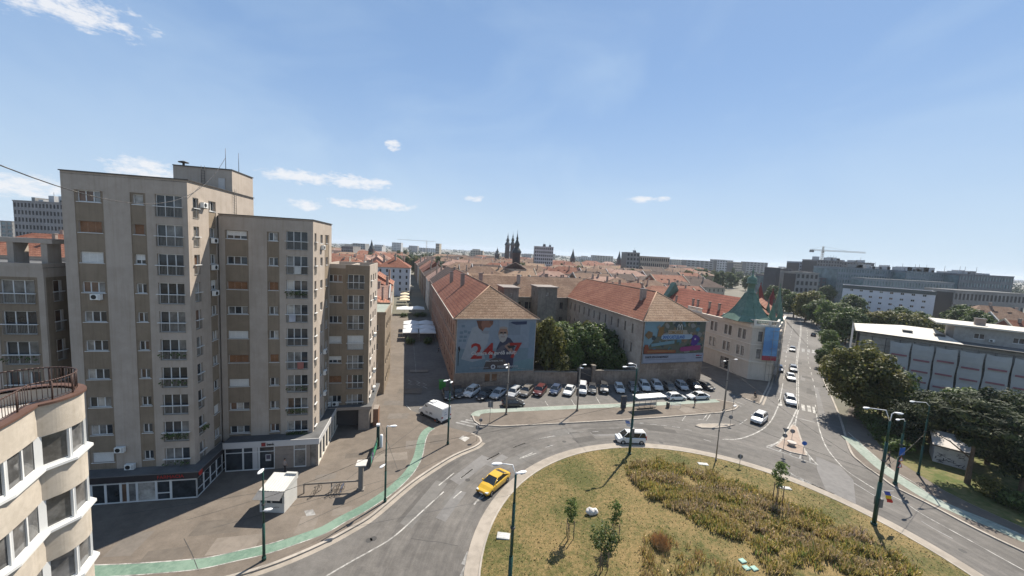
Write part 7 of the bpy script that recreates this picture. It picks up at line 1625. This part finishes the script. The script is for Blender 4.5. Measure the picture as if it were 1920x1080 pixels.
sign(1386, 877, [('o', 1.6, .34, sgm, sgm)], 'low round sign seen from behind on the lawn edge', 1.9, .12, 80)
sign(1468, 848, [('v', 3.4, .42, sgm, sgm), ('o', 2.6, .32, sgm, sgm)], 'give-way and round sign on the left of the triangular island', 3.7, KZ, 60)
sign(1484.6, 822, [('o', 1.2, .34, bluem, sgm)], 'round blue sign at the top of the triangular island', 1.5, KZ, 60)
sign(1505, 855, [('o', 2.0, .32, bluem, sgm)], 'round sign at the right corner of the triangular island', 2.3, KZ, 250)
sign(1369, 797, [('o', 1.4, .34, bluem, sgm)], 'round sign on the right end of the small lens-shaped island', 1.7, KZ, 80)
sign(1373, 775, [('o', 3.0, .30, bluem, sgm)], 'tall round sign at the right tip of the bus stop island', 3.3, KZ, 80)
p = mH[1]
t = thing('road_sign', 'blue panel above two red triangular warning signs on the green lamp post', 'road sign', (p.x-.0, p.y-.22, 0), R(12)); b = MB(); b.box(-.45, .45, -.03, .0, 4.3, 5.3, bluem); b.build('blue_panel', t)
for zz in (3.8, 2.95): b = MB(); b.poly([(-.42, -.03, zz-.35), (.42, -.03, zz-.35), (0, -.03, zz+.38)], redm); b.poly([(-.27, -.035, zz-.26), (.27, -.035, zz-.26), (0, -.035, zz+.22)], white_f); b.build('warning_triangle', t)
p = P(1484, 835, KZ); b = MB(); b.ring([(.35, 0), (.5, .25), (.62, .5), (.62, .56), (.5, .5), (.001, .46)], mat('planter_white', (.45, .40, .36), .7), 14); tag(b.build('planter', None, (p.x, p.y, KZ)), 'shallow round concrete planter in the middle of the triangular island', 'planter')
# bus shelter
p0 = P(1195, 771, KZ); p1 = P(1238, 767.5, KZ); a = math.atan2(p1.y-p0.y, p1.x-p0.x); Ls = (p1-p0).length
t = thing('bus_shelter', 'glass bus shelter with a pale flat roof on the island', 'bus shelter', (p0.x, p0.y, KZ), a); b = MB(); b.box(-.3, Ls+.9, -.4, 1.5, 2.45, 2.6, mat('shelter_roof', (.60, .60, .57), .6)); b.build('roof', t)
for k in range(5):
    b = MB(); x = k*Ls/4; b.tube((x, 1.2, 0), (x, 1.2, 2.45), .04, .04, postm, 6); b.tube((x, 1.2, 2.3), (x, 0, 2.45), .03, .03, postm, 6); b.build('post', t)
b = MB(); clear = mat('shelter_glass', (.28, .31, .31), .1, var=.05); b.box(.05, Ls-.05, 1.24, 1.26, .3, .9, clear); b.build('glass_panel', t); b = MB(); b.box(.6, Ls-.8, .6, 1.0, .42, .48, mat('bench_wood', (.12, .09, .07), .7)); b.tube((.9, .8, 0), (.9, .8, .42), .03, .03, postm, 6); b.tube((Ls-1.1, .8, 0), (Ls-1.1, .8, .42), .03, .03, postm, 6); b.build('bench', t)
p = P(1168, 769, KZ); b = MB(); b.box(-.5, .5, -.12, .12, .35, 2.7, metal_dk); b.box(-.42, .42, -.13, -.12, .5, 2.55, mat('dark_poster', (.05, .055, .07), .4)); b.box(-.3, .3, -.1, .1, 0, .35, metal_dk); tag(b.build('advertising_panel', None, (p.x, p.y, KZ), .2), 'dark upright advertising panel left of the bus shelter', 'sign')
p = P(1252, 764, KZ); b = MB(); b.ring([(.28, 0), (.32, .1), (.32, .95), (.2, 1.0), (.001, 1.02)], metal_dk, 12); tag(b.build('litter_bin', None, (p.x, p.y, KZ)), 'dark litter bin right of the bus shelter', 'bin')
p = P(1258, 765, KZ); b = MB()
for x in (0, 2.0): b.tube((x, 0, 0), (x, 0, .95), .03, .03, lampw, 6)
b.tube((0, 0, .95), (2, 0, .95), .03, .03, lampw, 6); b.tube((0, 0, .5), (2, 0, .5), .025, .025, lampw, 6); tag(b.build('railing', None, (p.x, p.y, KZ), .2), 'short white railing beside the litter bin on the island', 'railing')
# kiosk
p = P(487, 960, KZ); p1 = P(533, 962, KZ); p2_ = P(546, 931, KZ); a = math.atan2(p1.y-p.y, p1.x-p.x); wk = (p1-p).length; dk_ = 2.35
kw = mat('kiosk_white', (.50, .49, .455), .6, var=.06); t = thing('kiosk', 'small white kiosk with a corrugated sloping roof and grey awning', 'kiosk', (p.x, p.y, KZ), a)
b = MB(); b.box(0, wk, 0, dk_, 0, .95, kw); b.box(0, wk, .03, dk_, .95, 1.75, kw); b.box(0, wk, 0, dk_, 1.75, 2.35, kw); b.poly([(wk, 0, 2.35), (wk, dk_, 2.35), (wk, dk_, 2.75)], kw); b.poly([(0, dk_, 2.35), (0, 0, 2.35), (0, dk_, 2.75)], kw); b.poly([(wk, dk_, 2.35), (0, dk_, 2.35), (0, dk_, 2.75), (wk, dk_, 2.75)], kw)
b.build('wall', t); b = MB()
for k in range(9):
    x = wk*k/9; b.poly([(x-.03, -.05, 2.38), (x+wk/9*.6, -.05, 2.38), (x+wk/9*.6, dk_+.1, 2.80), (x-.03, dk_+.1, 2.80)], kw); b.poly([(x+wk/9*.6, -.05, 2.38), (x+wk/9-.03, -.05, 2.34), (x+wk/9-.03, dk_+.1, 2.76), (x+wk/9*.6, dk_+.1, 2.80)], kw)
b.poly([(wk+.06, -.05, 2.30), (wk+.06, dk_+.1, 2.30), (wk+.06, dk_+.1, 2.95), (wk+.06, -.05, 2.45)], kw); b.box(wk*.55, wk, dk_-.2, dk_+.1, 2.76, 2.95, kw); b.build('roof', t)
b = MB(); b.poly([(-.15, -.9, 1.95), (wk+.05, -.9, 1.95), (wk+.02, 0, 2.36), (-.1, 0, 2.36)], mat('grey_awning', (.17, .165, .16), .7)); b.poly([(-.1, 0, 2.34), (wk+.02, 0, 2.34), (wk+.05, -.9, 1.93), (-.15, -.9, 1.93)], metal_dk); b.build('awning', t)
for x0 in (.12, .72, 1.25):
    b = MB(); w_ = .45 if x0 < 1.2 else wk-1.4; b.box(x0, x0+w_, -.02, .02, 1.0, 1.7, kw); b.box(x0+.05, x0+w_-.05, -.03, -.02, 1.06, 1.64, G1); b.build('window', t)
link('lettering', text_mesh('A S T R', .16, sgm), t, (wk*.58, -.02, .55))
# gantry-like bicycle rack with column
p = P(570, 925, KZ); p1 = P(672, 918, KZ); a = math.atan2(p1.y-p.y, p1.x-p.x); Lr = (p1-p).length; rk = mat('rack_steel', (.17, .15, .13), .7, var=.2)
t = thing('bicycle_rack', 'long low steel bicycle rack ending at a tall column on the plaza', 'bicycle rack', (p.x, p.y, KZ), a); b = MB(); b.box(-.08, Lr, -.08, .08, 1.0, 1.16, rk); b.box(-.06, .06, -.06, .06, 0, 1.0, rk); b.box(Lr*.5-.05, Lr*.5+.05, -.06, .06, 0, 1.0, rk); b.build('rack_bar', t)
b = MB(); b.box(Lr, Lr+.5, -.22, .22, 0, 3.1, rk); b.box(Lr+.08, Lr+.42, -.225, -.215, .3, 2.8, sgm); b.box(Lr-.25, Lr+.85, -.6, .65, 3.1, 3.2, mat('column_cap', (.45, .43, .40), .7)); b.box(Lr-.15, Lr+.65, -.35, .35, 0, .12, rk); b.build('column', t)
def bicycle(x, y, rz, label, col, z=KZ, lean=0.):
    t = thing('bicycle', label, 'bicycle', (x, y, z), rz, None); t.rotation_euler = (lean, 0, rz)
    fm = mat('bike_%s' % col, dict(black=(.02, .02, .02), grey=(.25, .25, .25), blue=(.03, .08, .2))[col], .4)
    for cx in (-.52, .52):
        b = MB(); n_ = 18; pts = [(cx+.33*math.cos(i*2*math.pi/n_), 0, .34+.33*math.sin(i*2*math.pi/n_)) for i in range(n_+1)]; b.path(pts, .02, tyre, 5)
        for i in range(6): aa = i*math.pi/3; b.tube((cx, 0, .34), (cx+.32*math.cos(aa), 0, .34+.32*math.sin(aa)), .004, .004, postm, 4)
        b.build('wheel', t)
    b = MB(); A_, B_, S_, H_, F_ = (-.52, 0, .34), (-.05, 0, .30), (-.2, 0, .82), (.36, 0, .84), (.52, 0, .34)
    for p_, q__ in ((A_, B_), (B_, S_), (A_, S_), (S_, H_), (B_, H_), (H_, F_)): b.tube(p_, q__, .022, .022, fm, 6)
    b.tube(H_, (.33, 0, 1.0), .018, .018, fm, 6); b.build('frame', t); b = MB(); b.tube((.33, -.28, 1.02), (.33, .28, 1.02), .016, .016, fm, 6); b.build('handlebar', t); b = MB(); b.tube(S_, (-.22, 0, .95), .015, .015, fm, 6); b.blob((-.24, 0, .96), (.13, .07, .035), black_m); b.build('saddle', t)
    return t
ca, sa = math.cos(a), math.sin(a)
for i, (d_, col, lb) in enumerate([(1.35, 'black', 'black bicycle locked alone at the left end of the rack'), (3.05, 'grey', 'grey bicycle locked at the middle of the rack'), (3.55, 'black', 'black bicycle locked in the middle of three'), (4.0, 'blue', 'blue bicycle locked nearest the tall column')]):
    bicycle(p.x+ca*d_+.25*sa, p.y+sa*d_-.25*ca, a+1.15+i*.1, lb, col)
# colourful banner fence with post, and small white bollard column
p = P(694, 878, KZ); p1 = P(708, 838, KZ); a = math.atan2(p1.y-p.y, p1.x-p.x); Lb = (p1-p).length
t = thing('banner_fence', 'dark green banner fence with bright lettering, seen end-on beside the plaza lamp', 'sign', (p.x, p.y, KZ), a); b = MB(); dg_ = mat('dark_green_panel', (.012, .04, .035), .5); b.box(0, Lb, -.05, .05, .15, 1.45, dg_); b.build('panel', t)
b = MB(); b.box(Lb, Lb+.35, -.18, .18, 0, 3.0, dg_); b.box(Lb-.05, Lb+.4, -.22, .22, 3.0, 3.25, lampw); b.build('post', t)
for k, cl in enumerate([(.10, .45, .30), (.30, .10, .40), (.12, .60, .25), (.12, .60, .25), (.10, .5, .35), (.2, .6, .2)]):
    b = MB(); x0 = .3+k*(Lb-.5)/6; m = mat('banner_ink_%d' % k, cl, .5)
    for sg in (-1, 1): y = sg*.053; pts = [(x0, y, .4), (x0+.5, y, .5), (x0+.62, y, 1.2), (x0+.2, y, 1.3), (x0+.3, y, .85)]; b.poly(pts[::sg], m)
    b.build('bright_lettering', t)
p = P(712, 838, KZ); b = MB(); b.ring([(.22, 0), (.22, 1.7), (.16, 1.8), (.001, 1.82)], lampw, 14); tag(b.build('round_post', None, (p.x+.2, p.y, KZ)), 'short round white post behind the banner fence', 'post')
# white stone and drain covers on the lawn
p = P(1107, 975); b = MB(); rr = random.Random(2)
for k, (dx, dy, r) in enumerate(((0, 0, .42), (.42, .05, .34), (-.3, -.05, .3))): b.blob((dx, dy, .28), (r, r*.8, r*.95), mat('white_stone', (.55, .52, .49), .9, scale=6, var=.25, bump=.8, bscale=8), 10)
b.v = [(x+mathutils.noise.noise(Vector((x*3, y*3, z*3)))*.12, y+mathutils.noise.noise(Vector((x*3+5, y*3, z*3)))*.12, z+mathutils.noise.noise(Vector((x*3, y*3+9, z*3)))*.10) for x, y, z in b.v]
tag(b.build('white_stone', None, (p.x, p.y, lawn_z(p.x, p.y))), 'rough white stone lying on the lawn between the saplings', 'stone')
for i, (px, py, w_, h_, col, lb) in enumerate([(944, 1006, 1.25, .8, (.42, .42, .40), 'square pale manhole cover on the left edge of the lawn'), (1318, 871, 1.3, .6, (.42, .40, .37), 'pale slab on the top edge of the lawn'), (1472, 916, 1.3, .6, (.42, .40, .37), 'pale slab near the staked sapling by the road'), (1392, 1053, .55, .45, (.28, .42, .36), 'topmost of three pale green tiles'), (1399, 1066, .55, .45, (.28, .42, .36), 'middle of three pale green tiles'), (1414, 1067, .55, .45, (.28, .42, .36), 'right of three pale green tiles')]):
    p = P(px, py, lawn_z(*P2(px, py))); b = MB(); b.box(-w_/2, w_/2, -h_/2, h_/2, -.1, .12, mat('slab_%d' % (i > 2), col, .9, var=.2, scale=5)); b.box(-w_*.42, w_*.42, -h_*.4, h_*.4, .12, .135, mat('slab_%d' % (i > 2), col)); tag(b.build('ground_slab', None, (p.x, p.y, p.z), -.1 if i < 3 else .3), lb, 'slab')
# ---- people
skin = mat('skin', (.42, .25, .17), .6)
def person(x, y, rz, label, top, legs, z=KZ, ride=False):
    t = thing('person', label, 'person', (x, y, z), rz)
    tm = mat('cloth_%02x%02x%02x' % tuple(int(v*255) for v in top), top, .9); lm = mat('cloth_%02x%02x%02x' % tuple(int(v*255) for v in legs), legs, .9); hm = mat('hair_dark', (.03, .02, .015), .8)
    J = [((0, 0, .95), .15), ((0, 0, 1.15), .14), ((0, 0, 1.38), .16), ((0, 0, 1.50), .06), ((.02, 0, 1.60), .085), ((.02, 0, 1.70), .09)]; E_ = [(i, i+1) for i in range(5)]
    def ch(base, pts):
        i = base
        for p_, r in pts: J.append((p_, r)); E_.append((i, len(J)-1)); i = len(J)-1
    if ride: ch(0, [((.1, .1, .9), .1), ((.42, .12, .72), .075), ((.2, .13, .3), .05), ((.34, .13, .28), .045)]); ch(0, [((.1, -.1, .9), .1), ((.35, -.12, .95), .075), ((.3, -.13, .5), .05), ((.42, -.13, .48), .045)])
    else: ch(0, [((.0, .1, .88), .1), ((.12, .1, .5), .072), ((.20, .1, .08), .045), ((.34, .1, .05), .04)]); ch(0, [((.0, -.1, .88), .1), ((-.04, -.1, .5), .072), ((-.25, -.1, .12), .045), ((-.14, -.1, .05), .04)])
    for sg in (1, -1): ch(2, [((0, sg*.19, 1.40), .06), ((-.06*sg if not ride else .2, sg*.25, 1.13), .045), ((.12 if not ride else .5, sg*.25, .93 if not ride else 1.05), .036), ((.18 if not ride else .58, sg*.25, .86 if not ride else 1.02), .03)])
    me = bpy.data.meshes.new('body'); me.from_pydata([j[0] for j in J], E_, []); o = bpy.data.objects.new('body', me); C.objects.link(o)
    md = o.modifiers.new('s', 'SKIN'); md.use_smooth_shade = True
    for i, j in enumerate(J): me.skin_vertices[0].data[i].radius = (j[1], j[1]); me.skin_vertices[0].data[i].use_root = (i == 0)
    o.modifiers.new('u', 'SUBSURF').levels = 1; dg = bpy.context.evaluated_depsgraph_get(); dg.update(); m2 = bpy.data.meshes.new_from_object(o.evaluated_get(dg)); bpy.data.objects.remove(o)
    m2.materials.clear()
    for m_ in (tm, lm, skin): m2.materials.append(m_)
    for f_ in m2.polygons: c_ = f_.center; f_.material_index = 2 if c_.z > 1.49 or (abs(c_.y) > .2 and c_.z < 1.12) else (0 if c_.z > .96 else 1)
    link('body', m2, t); b = MB(); b.blob((-.01, 0, 1.72), (.105, .095, .08), hm, 8); b.build('hair', t); return t
p = P(1302, 761.5, KZ); person(p.x, p.y, .3, 'person in dark clothes walking on the island behind the white saloon', (.03, .03, .04), (.03, .03, .04))
p = P(1665, 868, KZ); person(p.x, p.y, 2.2, 'person in dark clothes walking on the right pavement', (.04, .04, .05), (.03, .03, .035))
p = P(534, 886, KZ); person(p.x, p.y, 1.2, 'person in a pale top and dark trousers passing the bank', (.35, .30, .27), (.05, .04, .04))
p = P(1415, 750, KZ); person(p.x-.1, p.y, .2, 'cyclist in black at the corner kerb', (.02, .02, .025), (.03, .03, .03), z=KZ+.05, ride=True); bicycle(p.x, p.y, .2, 'black bicycle ridden by the cyclist at the corner kerb', 'black')
for i, (px, py) in enumerate([(822, 661), (799, 612), (768, 616), (812, 620)]):
    p = P(px, py, KZ); person(p.x, p.y, i*1.3, 'person %s' % ['walking alone in the shaded street close to the barracks wall', 'in the shade at the end of the market tents', 'in pale top left of the market tents', 'standing under the barracks wall near the tents'][i], [(.05, .05, .06), (.2, .05, .05), (.4, .38, .35), (.05, .08, .15)][i], (.04, .04, .05), z=.0)
# ---- market tents and parasols in the far street
tent_w = mat('tent_canvas', (.62, .62, .62), .8, var=.05); para = mat('parasol_canvas', (.62, .52, .36), .8, var=.05)
def tent(x, y, w_, d_, h, label, m, name='market_tent', cat='tent'):
    t = thing(name, label, cat, (x, y, 0), R(WA)); b = MB(); 
    for i in range(4):
        c_ = [(-w_/2, -d_/2), (w_/2, -d_/2), (w_/2, d_/2), (-w_/2, d_/2)]; p_, q__ = c_[i], c_[(i+1) % 4]; b.poly([(*p_, h), (*q__, h), (0, 0, h+.9)], m); b.poly([(*p_, h-.25), (*q__, h-.25), (*q__, h), (*p_, h)], m)
    b.build('canopy', t); b = MB()
    if name == 'parasol': b.tube((0, 0, 0), (0, 0, h+.8), .04, .04, postm, 6)
    else:
        for c_ in ((-w_/2, -d_/2), (w_/2, -d_/2), (w_/2, d_/2), (-w_/2, d_/2)): b.tube((*c_, 0), (*c_, h), .04, .04, postm, 5)
    b.build('post', t)
for i, (u, v, w_) in enumerate([(-7.6, 54, 5), (-2.8, 54, 4.6), (-7.6, 47.5, 5), (-2.8, 47, 4.8), (-8, 41.5, 4.5), (-3.0, 41, 4.8)]): p = qw(u, v); tent(p[0], p[1], w_, 5, 2.6, '%s white market tent in the shaded street' % ['rear left', 'rear right', 'middle left', 'middle right', 'front left', 'front right'][i], tent_w)
for i, (u, v, w_) in enumerate([(-10, 84, 6), (-5, 85, 6), (-10, 110, 4.5), (-10, 120, 4.5), (-10, 132, 4.5), (-10, 145, 4.5), (-10, 160, 4.5), (-7, 172, 4.5)]): p = qw(u, v); tent(p[0], p[1], w_, w_, 2.6, '%s cream terrace parasol down the far street' % ['', '', 'nearest', 'second', 'third', 'fourth', 'fifth', 'farthest'][i] if i > 1 else ('left' if i == 0 else 'right')+' large pale parasol beyond the market tents', para if i > 1 else tent_w, 'parasol', 'parasol'); 
for i, (u, v) in enumerate([(-10, 78), (-5, 79), (-2.5, 80), (-8, 36), (-3, 36)]): p = qw(u, v); bush(p[0], p[1], 1.6, 1.6, 'dark', ['left', 'middle', 'right', 'left', 'right'][i]+(' dark potted hedge beyond the market tents' if i < 3 else ' dark planting in front of the market tents'), 90+i, z=0, name='hedge')
p = P(829, 728, 0); b = MB(); b.box(-.6, .6, -.6, .6, 0, 1.5, mat('green_container', (.05, .22, .04), .5)); b.box(-.65, .65, -.65, .65, 1.5, 1.62, mat('green_container', (.05, .22, .04))); tag(b.build('recycling_container', None, (p.x, p.y, 0), .3), 'bright green recycling container at the corner of the street wing', 'container')

# the air between here and the horizon
hz = MB(); hm_ = bpy.data.materials.new('haze_air'); hm_.use_nodes = True; nt = hm_.node_tree
for n in list(nt.nodes):
    if n.type != 'OUTPUT_MATERIAL': nt.nodes.remove(n)
pv = nt.nodes.new('ShaderNodeVolumePrincipled'); pv.inputs['Color'].default_value = (.80, .88, 1.0, 1); pv.inputs['Density'].default_value = .00010; pv.inputs['Anisotropy'].default_value = .2
nt.links.new(pv.outputs[0], nt.nodes['Material Output'].inputs['Volume'])
hz.box(-6100, 12600, -500, 8100, -1.2, 72, hm_); tag(hz.build('haze'), 'pale summer haze over the city', 'haze', kind='stuff')

# things that look alike and share a label: tell them apart by their order from the left
from collections import defaultdict
bpy.context.view_layer.update(); same = defaultdict(list); CI = CM.inverted()
for o in scene.objects:
    if o.parent is None and 'label' in o and 'category' in o: same[o['label']].append(o)
def ordinal(n): return '%d%s' % (n, 'th' if 10 <= n % 100 <= 20 else {1: 'st', 2: 'nd', 3: 'rd'}.get(n % 10, 'th'))
for lb, os_ in same.items():
    if len(os_) < 2: continue
    os_.sort(key=lambda o: (lambda v: v.x/-v.z)(CI @ o.matrix_world.translation))
    for i, o in enumerate(os_):
        wd = lb.replace(' the ', ' ').split()[:11]
        while wd[-1] in ('the', 'of', 'in', 'and', 'to', 'on', 'main', 'old', 'between', 'middle', 'far'): wd.pop()
        o['label'] = ' '.join(wd).rstrip(',')+', %s such from the left' % ordinal(i+1)
